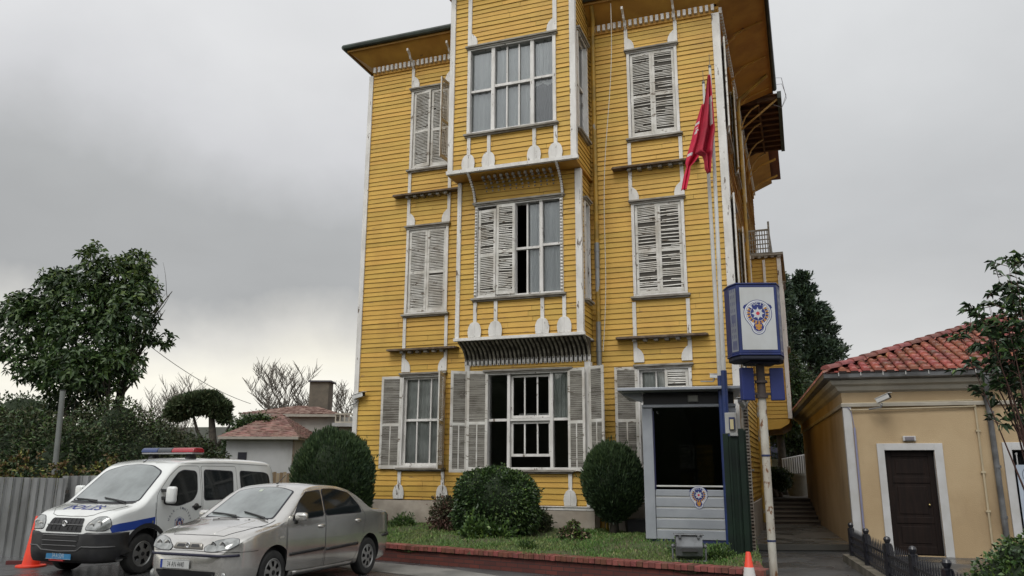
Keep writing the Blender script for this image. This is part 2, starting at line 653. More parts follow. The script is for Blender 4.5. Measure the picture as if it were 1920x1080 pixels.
def shutter(T0, hinge, width, z0, z1, ang=0., o=-.03, sgn=1, mull=False, worn=.04, seed=1, mid=.47):
    """louvred leaf; hinge at a=hinge, extends sgn*width, swung out by ang"""
    c_, s_ = math.cos(R(ang)), math.sin(R(ang))

    def T(a, oo, z):
        u = a * c_ * sgn - oo * 0
        return T0(hinge + sgn * a * c_ + sgn * oo * s_, o - a * s_ + oo * c_, z)
    rd = random.Random(seed)
    mb = MB(T)
    st, th = .062, .035
    mb.box(0, st, -th, 0, z0, z1); mb.box(width - st, width, -th, 0, z0, z1)
    zm = z0 + (z1 - z0) * mid
    mb.box(st, width - st, -th + .002, -.002, z0, z0 + .085); mb.box(st, width - st, -th + .002, -.002, z1 - .07, z1)
    mb.box(st, width - st, -th + .002, -.002, zm - .035, zm + .035)
    if mull:
        mb.box(width / 2 - .014, width / 2 + .014, -th - .004, .002, z0 + .085, zm - .035)
    p = mb.build('shutter', WHS, mansion, bevel=.003)
    sl = MB(T)
    dead = []
    for za, zb in ((z0 + .085, zm - .035), (zm + .035, z1 - .07)):
        n = int((zb - za) / .041)
        sp = (zb - za) / n
        if not 60 < ang < 125:
            sl.add([(st, -.008, za), (width - st, -.008, za), (width - st, -.008, zb), (st, -.008, zb)], [(0, 1, 2, 3)], 1)  # backing sheet whose dark colour stands in for shade between the slats
        for i in range(n):
            z = za + (i + .5) * sp
            run = rd.random()
            if run < worn:
                continue
            dz = rd.uniform(-.004, .004)
            tl = 0
            if run < worn * 2.2:
                dz -= .012; tl = rd.uniform(-.03, .03)
            h = .0122
            x0, x1 = st - .004, width - st + .004
            if rd.random() < worn:
                x1 = x0 + (x1 - x0) * rd.uniform(.4, .9)
            a = [(x0, -.032, z - h + dz), (x1, -.032, z - h + dz + tl), (x1, -.012, z + h + dz + tl), (x0, -.012, z + h + dz)]
            b = [(q[0], q[1] + .006, q[2] - .006) for q in a]
            sl.add(a + b, [(0, 1, 2, 3), (7, 6, 5, 4), (0, 4, 5, 1), (1, 5, 6, 2), (2, 6, 7, 3), (3, 7, 4, 0)])
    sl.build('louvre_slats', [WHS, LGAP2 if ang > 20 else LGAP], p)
    return p


def strip(T, x, z0, z1, paddle=None, w=.085, flare=0, proud=.05):
    """vertical white strip; paddle = half-oval foot at the bottom; flare = +-1 a quarter leaf at the bottom"""
    mb = MB(T)
    mb.box(x - w / 2, x + w / 2, -proud, .0, z0, z1)
    if paddle:
        hh, ww = paddle
        poly = [(x - ww, z0)] + [(x - ww * math.cos(t * PI / 10) ** .8 if t < 5 else x, z0 + hh * math.sin(t * PI / 10)) for t in range(0, 5)]
        left = [(-ww * max(0, math.cos(t * PI / 16)) ** .75, .3 * hh + .7 * hh * math.sin(t * PI / 16)) for t in range(0, 8)]
        pts = [(-ww * .9, 0)] + left
        poly = [(x + a, z0 + b) for a, b in pts] + [(x - a, z0 + b) for a, b in reversed(pts)]
        mb.prism(poly, -proud - .018, -proud - .001)
        mb.box(x - .012, x + .012, -proud - .028, -proud - .016, z0 + .02, z0 + hh * .95)
    if flare:
        s = flare
        pts = [(0, 0), (.15, 0), (.155, .08), (.14, .17), (.10, .25), (.03, .32), (0, .34)]
        mb.prism([(x + s * (w / 2 + a), z0 + b) for a, b in pts], -proud + .004, -.012)
    return mb.build('pilaster_strip', WHT, mansion, bevel=.003)


def shelf(T, x0, x1, z):
    mb = MB(T)
    mb.box(x0, x1, -.20, .0, z, z + .035)
    mb.box(x0 + .03, x1 - .03, -.235, -.20, z - .012, z + .04)
    p = mb.build('ledge', BRNW, mansion, bevel=.005)
    d = MB(T)
    n = 6
    for i in range(n):
        x = x0 + .42 + (x1 - x0 - .84) * i / (n - 1)
        d.box(x - .045, x + .045, -.17, -.02, z - .075, z - .002)
    d.box(x0 + .36, x1 - .36, -.14, -.02, z - .012, z - .001)
    d.build('dentil_row', GRYW, p, bevel=.004)
    return p


# openings (a0,a1,z0,z1)
F0, F5, F1, F15 = front(0), front(-.5), front(-1.0), front(-1.5)
LW = [(1.37, 2.44, 1.72, 3.88), (1.37, 2.44, 5.55, 7.76), (1.37, 2.44, 9.50, 11.72)]
RW = [(7.34, 8.44, 1.72, 3.85), (7.34, 8.44, 5.60, 7.78), (7.34, 8.44, 9.53, 11.74)]
clap('front_wall', F0, .05, 3.36, .92, 12.62, LW, 1.)
clap('front_wall', F0, 6.2, 9.45, .92, 12.62, RW, 2.)
G1 = (3.86, 5.80, 1.68, 3.80)
B2 = (3.74, 5.80, 5.60, 7.80)
B3 = (3.70, 5.80, 9.55, 11.72)
clap('bay_wall', F5, 3.32, 6.28, .82, 4.05, [G1], 3.)
clap('bay_wall', F1, 3.26, 6.22, 4.62, 8.50, [B2], 4.)
clap('bay_wall', F15, 3.24, 6.24, 8.62, 13.6, [B3], 5.)
S2 = (-.62, -.30, 5.5, 7.8)
S3 = (-1.22, -.42, 9.45, 11.9)
clap('bay_side_wall', sideR(6.28), -.5, 0, .82, 4.05, (), 6.)
clap('bay_side_wall', sideR(6.26), -1.0, 0, 4.6, 8.5, [S2], 7.)
clap('bay_side_wall', sideR(6.30), -1.5, 0, 8.55, 13.6, [S3], 8.)
clap('bay_side_wall', sideL(3.32), -.5, 0, .82, 4.05, (), 9.)
clap('bay_side_wall', sideL(3.24), -1.0, 0, 4.6, 8.5, (), 10.)
clap('bay_side_wall', sideL(3.20), -1.5, 0, 8.55, 13.6, (), 11.)
SR = [(.45, 1.45, 9.53, 11.74), (.45, 1.45, 5.60, 7.78), (.45, 1.45, 1.72, 3.85), (3.2, 4.2, 9.53, 11.74), (3.2, 4.2, 5.6, 7.78), (6.2, 7.1, 5.6, 7.78), (6.2, 7.1, 9.53, 11.74)]
clap('side_wall', sideR(9.5), .05, 14.3, .92, 12.62, SR, 12.)
clap('side_wall', sideL(0.0), .05, 14.3, .92, 12.62, (), 13.)
mb = MB()
mb.add([(9.5, 14.3, .2), (0, 14.3, .2), (0, 14.3, 12.7), (9.5, 14.3, 12.7)], [(0, 1, 2, 3)])
mb.build('rear_wall', YEL, mansion)
mb = MB()
for z in (4.3, 8.3):
    mb.box(.1, 9.4, .3, 14.2, z - .1, z + .1)
    mb.box(3.45, 6.1, -.3 if z < 5 else -.85, .3, z - .1, z + .1)
mb.box(.1, 9.4, 4.2, 4.3, .9, 4.19); mb.box(.1, 9.4, 4.2, 4.3, 4.41, 8.19); mb.box(.1, 9.4, 4.2, 4.3, 8.41, 12.5)
mb.box(.1, 9.4, .3, 14.2, .75, .85); mb.box(.1, 9.4, .3, 14.2, 12.4, 12.5); mb.box(3.4, 6.1, -1.4, .25, 12.5, 12.6)
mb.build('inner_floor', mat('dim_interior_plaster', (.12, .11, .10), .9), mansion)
mb = MB()
mb.box(-.06, 9.56, -.05, 14.3, -.2, .90)
mb.box(3.24, 6.38, -.58, -.051, -.2, .76)
mb.build('stone_base', STONE, mansion)
mb = MB(F5)
mb.box(3.2, 6.42, -.09, -.001, .765, .83)
mb.box(3.2, 6.40, -.11, .2, .83, .85)
mb.build('base_moulding', WHT, mansion, bevel=.005)


# corner boards
def cboard(x0, x1, y0, y1, z0, z1):
    mb = MB(); mb.box(x0, x1, y0, y1, z0, z1)
    return mb.build('corner_board', WHT, mansion, bevel=.006)


cboard(-.06, .07, -.055, .10, .90, 12.45)
cboard(9.38, 9.56, -.06, .16, .90, 12.45)
cboard(3.26, 3.38, -.56, -.40, .85, 4.05)
cboard(6.20, 6.34, -.56, -.38, .85, 4.02)
cboard(3.20, 3.30, -1.06, -.95, 4.60, 8.49)
cboard(6.17, 6.32, -1.06, -.92, 4.60, 8.49)
cboard(3.14, 3.27, -1.56, -1.42, 8.60, 13.6)
cboard(6.22, 6.36, -1.56, -1.42, 8.60, 13.6)
mb = MB(); mb.box(3.15, 3.2, -.14, -.05, 8.5, 13.0); mb.build('corner_board', WHT, mansion, bevel=.004)

# bay undersides
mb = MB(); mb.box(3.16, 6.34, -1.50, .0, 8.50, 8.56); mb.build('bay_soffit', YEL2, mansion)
mb = MB(); mb.box(3.12, 6.40, -1.60, -1.502, 8.52, 8.61); mb.box(3.12, 3.16, -1.50, 0, 8.52, 8.6)
mb.build('bay_edge_moulding', WHT, mansion, bevel=.006)
mb = MB(); mb.box(3.18, 6.36, -1.10, -1.002, 4.55, 4.62); mb.box(3.2, 6.3, -1.0, 0, 4.56, 4.60)
mb.build('bay_edge_moulding', WHT, mansion, bevel=.006)
# carved modillions under the top bay
for i in range(12):
    mb = MB(F1)
    x = 3.98 + i * .153
    for k, (y, z, r) in enumerate(((-.34, 8.44, .045), (-.26, 8.40, .04), (-.17, 8.34, .035), (-.10, 8.26, .03), (-.08, 8.18, .022))):
        mb.ball((x, y, z), r, 8)
    mb.build('modillion', GRYW, mansion, smooth=True)


def chain_bracket(x, T, pts, r=.034, n=16):
    mb = MB(T)
    P = []
    for i in range(n + 1):
        t = i / n * (len(pts) - 1); k = min(int(t), len(pts) - 2); u = t - k
        p = Vector(pts[k]).lerp(Vector(pts[k + 1]), u)
        P.append(p); mb.ball((x, p[0], p[1]), (r, r, r * .95), 8, 0)
    mb.tube([(x, p[0] + .03, p[1] + .015) for p in P], .035, 6, 1)
    return mb.build('carved_bracket', [WHT, BRNW], mansion, smooth=True)


for x in (3.67, 5.87):
    chain_bracket(x, F1, [(-.56, 8.52), (-.44, 8.44), (-.28, 8.30), (-.15, 8.14), (-.09, 7.98), (-.075, 7.88)])
# ribbed cove under the middle bay
mb = MB(F5)
cove = [(-.02, 4.05), (-.035, 4.16), (-.08, 4.27), (-.16, 4.37), (-.28, 4.45), (-.42, 4.51), (-.50, 4.555)]
for x0, x1 in ((3.24, 6.34),):
    vs_ = [(x, y + .03, z) for x in (x0, x1) for y, z in cove]
    n = len(cove)
    mb.add(vs_, [(i, i + 1, n + i + 1, n + i) for i in range(n - 1)], 1)
    mb.add([(x1, y + .03, z) for y, z in cove] + [(x1, .0, 4.555)], [tuple(range(n + 1))], 1)
    mb.add([(x0, y + .03, z) for y, z in cove] + [(x0, .0, 4.555)], [tuple(range(n + 1))], 1)
for i in range(30):
    x = 3.28 + i * .1045
    for k in range(n - 1):
        (y0, z0), (y1, z1) = cove[k], cove[k + 1]
        mb.bar((x, y0, z0), (x, y1, z1), .042, .05, 0, up=(0, 1, 0))
        mb.ball((x, y0 - .018, z0), (.03, .028, .03), 6, 0)
    mb.bar((x, -.035, 4.03), (x, -.035, 4.18), .046, .06, 2)
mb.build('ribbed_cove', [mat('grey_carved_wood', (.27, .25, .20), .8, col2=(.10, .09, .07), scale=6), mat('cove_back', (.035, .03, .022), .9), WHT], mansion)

# ---- windows, left wing
for i, (a, b, z0, z1) in enumerate(LW):
    w = win_frame(F0, a, b, z0, z1)
    if i == 0:
        sash(F0, w, a, b, z0, z1, [a + .36, a + .72], 2, .05, jit=.008, mid=.51)
        curtain(F0, w, a - .1, b + .1, z0 - .1, z1 + .1, CURT2, .22, 1)
for i, (a, b, z0, z1) in enumerate(RW):
    w = win_frame(F0, a, b, z0, z1)
    if i == 0:
        sash(F0, w, a, b, z0, z1, [a + .36, a + .72], 2, .05, jit=.008, mid=.51)
        curtain(F0, w, a - .1, b + .1, z0 - .1, z1 + .1, CURT2, .3, 3)
# shutters, left wing
shutter(F0, 1.33, .56, 1.64, 3.92, 176, -.06, 1, True, .05, 3)
shutter(F0, 2.47, .53, 1.64, 3.95, 102, -.06, -1, True, .0, 4)
for z0, z1, sd, wn in ((5.56, 7.75, 5, .0), (9.51, 11.71, 7, .0)):
    shutter(F0, 1.38, .525, z0, z1, 2 if z0 < 9 else 7, .02, 1, False, wn, sd)
    shutter(F0, 2.43, .525, z0, z1, 1, .02, -1, False, wn + .02, sd + 1)
shutter(F0, 2.47, .53, 9.50, 11.75, 86, -.06, -1, False, .02, 9)
# shutters, right wing
shutter(F0, 7.30, .52, 1.64, 3.92, 172, -.06, 1, True, .06, 10)
shutter(F0, 8.43, .52, 1.73, 3.84, 2, .02, -1, True, .04, 11)
for z0, z1, sd in ((5.61, 7.77, 12), (9.54, 11.73, 14)):
    shutter(F0, 7.35, .54, z0, z1, 2, .02, 1, False, .12, sd)
    shutter(F0, 8.43, .54, z0, z1, 2, .02, -1, False, .22, sd + 1)
# ---- bay windows
w = win_frame(F5, *G1, casing=.07)
a, b, z0, z1 = G1
mb = MB(F5)
for x in (4.36, 5.40):
    mb.box(x - .035, x + .035, -.02, .10, z0, z1)
mb.box(a, 4.325, .02, .09, 2.72, 2.78); mb.box(5.435, b, .02, .09, 2.72, 2.78); mb.box(4.395, 5.365, .0, .10, 2.72, 2.78)
mb.build('mullion', WHT, w, bevel=.004)
sash(F5, w, 4.40, 5.36, 2.79, z1 - .02, [4.73, 5.04], 1, .06)
sash(F5, w, 4.40, 5.36, 1.92, 2.71, [4.73, 5.04], 1, .06)
g = MB(F5)
g.box(a + .01, 4.33, .07, .075, z0, z1)
g.build('pane', PANE, w)
g = MB(F5); g.box(5.44, b - .01, .07, .075, z0, z1)
g.build('pane', PANE, w)
curtain(F5, w, 5.42, 5.85, 2.75, z1, CURT2, .16, 5)
mb = MB(F5); mb.box(4.4, 5.36, .6, .62, 2.86, 2.93); mb.build('inner_rail', WHT, w)
# left pair and right pair of folded leaves
shutter(F5, 3.86, .50, 1.60, 3.90, 168, -.07, 1, True, .05, 20)
shutter(F5, 3.37, .42, 1.56, 3.90, 140, -.10, 1, True, .07, 21)
shutter(F5, 5.80, .44, 1.60, 3.88, 165, -.07, -1, True, .05, 22)
shutter(F5, 6.30, .44, 1.62, 3.90, 150, -.10, -1, True, .06, 23)
w = win_frame(F1, *B2, casing=.07, beads=True)
a, b, z0, z1 = B2
mb = MB(F1)
for x in (4.67, 5.33):
    mb.box(x - .04, x + .04, -.02, .10, z0, z1)
mb.box(4.71, 5.29, .0, .09, 6.66, 6.72); mb.box(5.37, b, .0, .09, 6.70, 6.76); mb.box(4.96, 5.0, .02, .08, z0, 6.66); mb.box(4.96, 5.0, .02, .08, 6.72, z1)
mb.build('mullion', WHT, w, bevel=.004)
g = MB(F1); g.box(4.96, b, .07, .075, z0, z1); g.build('pane', PANE, w)
curtain(F1, w, 5.0, 5.86, z0 - .1, z1 + .1, CURT, .16, 7)
shutter(F1, a + .02, .47, 5.56, 7.72, 6, .0, 1, False, .05, 24)
shutter(F1, a + .50, .46, 5.60, 7.80, -2, -.06, 1, False, .10, 25)
w = win_frame(F15, *B3, casing=.08)
a, b, z0, z1 = B3
mb = MB(F15)
for x in (4.28, 5.28):
    mb.box(x - .045, x + .045, -.02, .10, z0, z1)
mb.box(a, 4.235, .0, .09, 10.60, 10.66); mb.box(5.325, b, .0, .09, 10.70, 10.76); mb.box(4.325, 5.235, -.01, .10, 10.66, 10.73)
for x in (4.63, 4.94):
    mb.box(x - .018, x + .018, .02, .08, z0, 10.66); mb.box(x - .018, x + .018, .02, .08, 10.73, z1)
mb.build('mullion', WHT, w, bevel=.004)
g = MB(F15); g.box(a, b, .07, .075, z0, z1); g.build('pane', PANE, w)
curtain(F15, w, 3.6, 5.28, z0 - .1, z1 + .1, CURT, .18, 9)
curtain(F15, w, 5.25, 5.9, 10.6, z1 + .1, CURT, .16, 10)
curtain(F15, w, 5.25, 5.9, z0 - .1, 10.7, mat('dim_curtain', (.16, .17, .18), .9), .35, 10)
# bay side windows and side wall windows
w = win_frame(sideR(6.26), *S2, casing=.05); sash(sideR(6.26), w, *S2, [], 2, .05)
w = win_frame(sideR(6.30), *S3, casing=.06); sash(sideR(6.30), w, *S3, [-.8], 2, .05)
for q in SR:
    w = win_frame(sideR(9.5), *q)
    sash(sideR(9.5), w, *q, [q[0] + .35, q[0] + .7], 2, .05)
    shutter(sideR(9.5), q[0] - .02, .48, q[2] - .05, q[3] + .05, 168, -.06, 1, False, .03, 40)

# ---- strips, ledges
for T, xs, fl in ((F0, (1.33, 2.50), 1), (F0, (7.27, 8.50), 1)):
    x0, x1 = xs
    for x, s in ((x0, 1), (x1, -1)):
        strip(T, x, 11.86, 12.62, flare=s)
        strip(T, x, 8.76, 9.38)
        strip(T, x, 7.90, 8.68, flare=s)
        strip(T, x, 4.62, 5.43)
        strip(T, x, 4.02, 4.55, flare=s)
        strip(T, x, .93, 1.58, paddle=(.34, .15))
    shelf(T, x0 - .42, x1 + (.36 if x0 < 3 else .42), 8.70)
    shelf(T, x0 - .42, x1 + (.36 if x0 < 3 else .42), 4.56)
for x in (3.68, 4.20, 5.34, 5.86):
    strip(F15, x, 8.62, 9.44, paddle=(.36, .17))
    strip(F1, x + .02, 4.63, 5.48, paddle=(.36, .17))
for x in (3.66, 5.86):
    strip(F15, x, 11.86, 13.6, w=.10, flare=1 if x < 4 else -1)
for x in (3.85, 5.83):
    strip(F5, x, .86, 1.56, paddle=(.34, .15))

# ---- eaves, roof
def eave(name, poly, z_in, wallside, gut):
    pass


E0, E1 = -.50, 10.58
mb = MB()
zi, zo = 12.72, 13.06
# soffit panels: front, right, left (sloping slightly up and out)
mb.add([(0, 0, zi), (9.5, 0, zi), (E1, E0, zo), (E0, E0, zo)], [(0, 1, 2, 3)])
mb.add([(9.5, 0, zi), (9.5, 6.0, zi), (E1, 6.0, zo), (E1, E0, zo)], [(0, 1, 2, 3)])
mb.add([(0, 0, zi), (0, 14.3, zi), (E0, 14.3, zo), (E0, E0, zo)], [(0, 1, 2, 3)])
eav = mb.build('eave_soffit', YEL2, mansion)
mb = MB(); mb.add([(9.5, 10.4, zi), (9.5, 14.3, zi), (10.28, 14.3, zo), (10.28, 10.4, zo)], [(0, 1, 2, 3)])
mb.build('rear_eave_soffit', YEL2, mansion)
mb = MB()
mb.box(E0 - .02, E1 + .02, E0 - .03, E0, zo - .03, zo + .16)
mb.box(E1, E1 + .03, E0, 6.0, zo - .03, zo + .16)
mb.box(E0 - .03, E0, E0, 14.3, zo - .03, zo + .16)
mb.build('fascia_board', mat('yellow_fascia', (.33, .17, .03), .7, wear=((.08, .05, .03), 2, .6, (1, 1, 2))), eav)
mb = MB()
mb.tube([(E0 - .09, E0 - .09, zo + .10), (E1 + .09, E0 - .09, zo + .10), (E1 + .09, 6.0, zo + .10)], .075, 8)
mb.tube([(E0 - .09, E0 - .12, zo + .10), (E0 - .09, 14.3, zo + .10)], .074, 8)
mb.build('gutter', GUT, eav, smooth=True, auto=40)
mb = MB()
mb.box(0.08, 9.42, -.05, .04, 12.44, 12.70)
mb.box(9.44, 9.55, .08, 14.2, 12.44, 12.70)
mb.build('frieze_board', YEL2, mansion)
mb = MB()
for i in range(70):
    x = .14 + i * .1345
    if 3.1 < x < 6.35:
        continue
    mb.box(x - .035, x + .035, -.12, -.05, 12.50, 12.66)
mb.build('dentil_row', WHT, mansion)
mb = MB()
for i in range(90):
    y = .12 + i * .155
    mb.box(9.55, 9.62, y - .035, y + .035, 12.50, 12.66)
mb.build('dentil_row', WHT, mansion)


def scroll_bracket(T, x, L_, m=WHT):
    mb = MB(T)
    pts = [(-.03, 12.30), (-.06, 12.42), (-.14, 12.50), (-.16, 12.58), (-.27, 12.64), (-.31, 12.72), (-.45, 12.79)]
    if L_ > 1:
        pts += [(-.50, 12.83), (-.66, 12.86), (-.72, 12.90), (-.90, 12.95), (-1.02, 13.0)]
    back = [(y, z + .055 + abs(y) * .03) for y, z in reversed(pts)]
    poly = pts + back
    n = len(pts)
    for k in range(n - 1):
        q = [pts[k], pts[k + 1], back[n - 2 - k], back[n - 1 - k]]
        vs_ = [(x - .025, *p) for p in q] + [(x + .025, *p) for p in q]
        mb.add(vs_, [(0, 1, 2, 3), (7, 6, 5, 4), (0, 4, 5, 1), (1, 5, 6, 2), (2, 6, 7, 3), (3, 7, 4, 0)])
    return mb.build('scroll_bracket', m, mansion)


for x in (1.33, 2.50, 7.27, 8.50):
    scroll_bracket(F0, x, .5)
for y in (1.7, 3.6, 5.6, 11.6, 13.4):
    scroll_bracket(sideR(9.5), y, 1.1, YEL2)
# roof
RT = mat('mansion_roof_tiles', (.20, .07, .045), .7, scale=4)
mb = MB()
za = zo + .17
mb.add([(E0 - .05, E0 - .05, za), (E1 + .05, E0 - .05, za), (E1 + .05, 14.4, za), (E0 - .05, 14.4, za), (4.7, 4.8, 15.2), (5.2, 9.2, 15.2)],
       [(0, 1, 4), (1, 2, 5, 4), (2, 3, 5), (3, 0, 4, 5), (0, 3, 2, 1)])
mb.build('roof', RT, mansion)
# top-bay roof with its own eaves
mb = MB()
mb.box(2.86, 6.62, -1.90, -.05, 13.62, 13.70)
br = mb.build('bay_eave', YEL2, mansion)
mb = MB(); mb.box(2.80, 6.68, -1.97, .3, 13.70, 13.86); mb.build('gutter', GUT, br)
mb = MB(); mb.add([(2.8, -1.97, 13.86), (6.68, -1.97, 13.86), (6.68, 2.5, 13.86), (2.8, 2.5, 13.86), (4.74, -.6, 14.8), (4.74, 3., 14.8)],
                  [(0, 1, 4), (1, 2, 5, 4), (2, 3, 5), (3, 0, 4, 5), (0, 3, 2, 1)]); mb.build('bay_roof', RT, br)
# slatted canopy on curved struts, right side
mb = MB()
mb.box(9.45, 10.80, 6.02, 10.38, 12.98, 13.02)
for i in range(10):
    y = 6.1 + i * .46
    mb.box(9.5, 10.76, y, y + .10, 12.86, 12.98)
mb.box(10.14, 10.20, 6.05, 10.35, 12.80, 12.86)
mb.box(10.74, 10.86, 5.98, 10.42, 12.84, 13.06, 1)
cn = mb.build('slatted_canopy', [mat('dark_canopy_boards', (.075, .038, .02), .8, col2=(.12, .06, .025)), GUT], mansion)
for y in (6.2, 7.6, 9.0, 10.3):
    mb = MB(); mb.tube([(9.54, y, 11.7), (9.60, y, 12.1), (9.75, y, 12.45), (9.95, y, 12.68), (10.17, y, 12.80)], .028, 6)
    mb.build('curved_strut', mat('ochre_strut', (.42, .24, .06), .7), cn, smooth=True)
mb = MB(); mb.tube([(9.54, 6.1, 11.95), (10.78, 6.1, 12.9)], .03, 6)
mb.build('brace', MATS['ochre_strut'], cn, smooth=True)
# side bay with lattice balcony on top
clap('side_bay_wall', front(8.0), 9.52, 10.36, 3.2, 8.30, (), 21.)
clap('side_bay_wall', sideR(10.42), 8.06, 11.9, 3.2, 8.30, [(9., 9.9, 5.6, 7.6)], 22.)
w = win_frame(sideR(10.42), 9., 9.9, 5.6, 7.6); sash(sideR(10.42), w, 9., 9.9, 5.6, 7.6, [9.45], 2)
shutter(sideR(9.5), 7.5, .45, 5.4, 7.15, 88, -.06, 1, False, .0, 50)
mb = MB(); mb.box(10.34, 10.46, 7.94, 8.08, 3.2, 8.3)
mb.build('corner_board', WHT, mansion, bevel=.004)
mb = MB(); mb.box(9.9, 9.98, 7.94, 7.995, 7.0, 8.25)
mb.prism([(9.82, 7.0), (9.86, 6.85), (10.02, 6.85), (10.06, 7.0), (9.98, 7.25), (9.9, 7.25)], 7.93, 7.995)
mb.build('pilaster_strip', WHT, mansion, bevel=.004)
mb = MB(); mb.box(9.5, 10.55, 7.85, 12.0, 8.36, 8.44); mb.build('ledge', GRYW, mansion)
mb = MB()
for i in range(5):
    x = 9.62 + i * .2
    mb.box(x - .05, x + .05, 7.87, 7.97, 8.29, 8.36)
mb.box(9.55, 10.5, 7.89, 7.96, 8.33, 8.359)
mb.build('dentil_row', GRYW, mansion)
mb = MB(); mb.prism([(9.5, 3.2), (10.4, 3.2), (10.35, 3.05), (10.1, 2.9), (9.5, 2.85)], 8.0, 11.9)
mb.build('bay_underside', YEL, mansion)
mb = MB()
mb.box(10.13, 10.19, 7.96, 8.04, 8.44, 9.52)
for (x0, x1, y0, y1) in ((9.5, 10.13, 7.98, 8.01), (10.15, 10.17, 8.04, 11.8)):
    hor = x1 - x0 > .1
    for z in (8.47, 8.62, 8.77, 8.92, 9.07, 9.22):
        mb.box(x0, x1, y0, y1, z, z + (.06 if z > 9.2 else .03))
    n = 8 if hor else 26
    for i in range(n):
        if hor:
            x = x0 + .04 + i * (x1 - x0) / n
            mb.box(x, x + .03, y0 - .012, y1 + .012, 8.44, 9.22)
        else:
            y = y0 + .05 + i * (y1 - y0) / n
            mb.box(x0 - .012, x1 + .012, y, y + .03, 8.44, 9.22)
mb.build('balcony_lattice', GRYW, mansion)
# downpipes
YP = mat('yellow_downpipe', (.42, .25, .035), .5, col2=(.25, .16, .03), wear=((.28, .29, .29), 1.5, .6, (1, 1, .6)))
GP = mat('grey_downpipe', (.23, .24, .24), .5, metal=.3)
mb = MB()
mb.tube([(6.50, -.45, 13.05), (6.47, -.20, 12.75), (6.43, -.09, 12.3), (6.43, -.09, 6.9)], .055, 10)
mb.build('downpipe', YP, mansion, smooth=True, auto=40)
mb = MB()
mb.tube([(6.43, -.09, 6.92), (6.43, -.09, 6.3)], .06, 10, 1); mb.tube([(6.43, -.09, 6.8), (6.43, -.09, .35)], .052, 10, 0)
mb.tube([(6.43, -.09, 5.0), (6.43, -.09, 3.3)], .06, 10, 1)
for z in (6.7, 4.3, 2.):
    mb.tube([(6.43, -.09, z), (6.43, -.09, z + .05)], .068, 10, 1)
mb.build('downpipe', [YP, GP], mansion, smooth=True, auto=40)
mb = MB()
mb.tube([(10.5, 4.7, 13.0), (9.66, 5.0, 12.5), (9.62, 5.0, 12.3), (9.62, 5.0, .3)], .05, 8)
mb.build('downpipe', YP, mansion, smooth=True, auto=40)
mb = MB(); mb.tube([(3.36, -.06, 4.5), (3.30, -.06, 4.0), (3.28, -.06, .9)], .03, 8); mb.build('downpipe', YP, mansion, smooth=True)
# hanging white cable
mb = MB()
pts = []
for i in range(30):
    t = i / 29
    pts.append((7.0 - .48 * t + .05 * math.sin(t * 9), -.45 + .3 * t, 13.0 - 8.7 * t))
mb.tube(pts, .010, 5)
mb.build('hanging_cable', mat('white_cable', (.55, .52, .45), .6), mansion)
mb = MB()
for k in range(2):
    mb.tube([(10.6, 5.6 - k * .5, 13.1), (10.9, 5.8 - k * .4, 13.2), (11.0, 6.0, 12.9 - .1 * k), (10.85, 6.2, 12.6), (10.6, 6.2, 12.75)], .008, 5)
mb.build('loose_wire', mat('pale_wire', (.3, .3, .35), .6), mansion)

# ================================================================ GROUND
GND = mat('far_soil', (.075, .07, .05), .9, col2=(.045, .055, .025), scale=.25)
mb = MB(); mb.add([(-600, -200, -.03), (600, -200, -.03), (600, 1200, -.03), (-600, 1200, -.03)], [(0, 1, 2, 3)])
tag(mb.build('ground', GND), kind='structure')
ASP = mat('wet_asphalt', (.085, .086, .086), .5, col2=(.055, .055, .056), scale=.9, rough2=.07, bump=.35, bscale=60, lo=.4, hi=.62, grime=((.10, .10, .095), 2.2, .55, (1, 1, 1), .35))
mb = MB()
mb.add([(-30, -30, 0), (40, -30, 0), (40, 8, 0), (8.6, 17.26, 0), (4.2, 17.26, 0), (3.3, 11.9, 0), (-4.4, 16.9, 0), (-5.0, 24, 0), (-30, 24, 0)], [tuple(range(9))])
tag(mb.build('parking_lot', ASP), kind='structure')
# light kerb slab in the corner of the wall
mb = MB(); mb.add([(-2.6, 15.0, .004), (-1.0, 13.9, .004), (.2, 12.6, .004), (-.2, 12.0, .004), (-3.2, 14.3, .004)], [tuple(range(5))])
tag(mb.build('pavement_strip', mat('pale_damp_concrete', (.22, .215, .20), .6, col2=(.14, .14, .13), scale=1.5, bump=.3)), kind='structure')
# path between the buildings, one step up, then stairs to an upper court
PAV = mat('dark_wet_paving', (.11, .105, .095), .5, col2=(.065, .062, .056), scale=1.2, rough2=.12, bump=.25)
mb = MB()
mb.add([(3.6, 17.26, 0), (9.0, 17.26, 0), (9.0, 17.26, .12), (3.6, 17.26, .12), (5.0, 24.0, .12), (13.5, 24.0, .12)], [(0, 1, 2, 3), (3, 2, 5, 4)])
mb.box(3.7, 9.1, 17.22, 17.34, .02, .135, 1)
tag(mb.build('path', [PAV, mat('kerb_stone_dark', (.05, .047, .04), .6)]), kind='structure')
mb = MB()
for i in range(6):
    mb.box(5.0, 13.5, 24 + i * .62, 28.2, .02 + .0001 * i, .12 + .105 * (i + 1))
    mb.box(5.0, 13.5, 23.97 + i * .62, 24.03 + i * .62, .12 + .105 * (i + 1) - .035, .124 + .105 * (i + 1), 1)
tag(mb.build('stairs', [mat('brown_stair_stone', (.075, .055, .04), .6, col2=(.045, .035, .028), scale=2), mat('stair_nosing', (.13, .11, .085), .6)]), kind='structure')
mb = MB(); mb.add([(3, 28.2, .748), (60, 28.2, .748), (60, 90, .9), (3, 90, .9)], [(0, 1, 2, 3)])
tag(mb.build('upper_court', mat('court_ground', (.11, .10, .085), .8)), kind='structure')
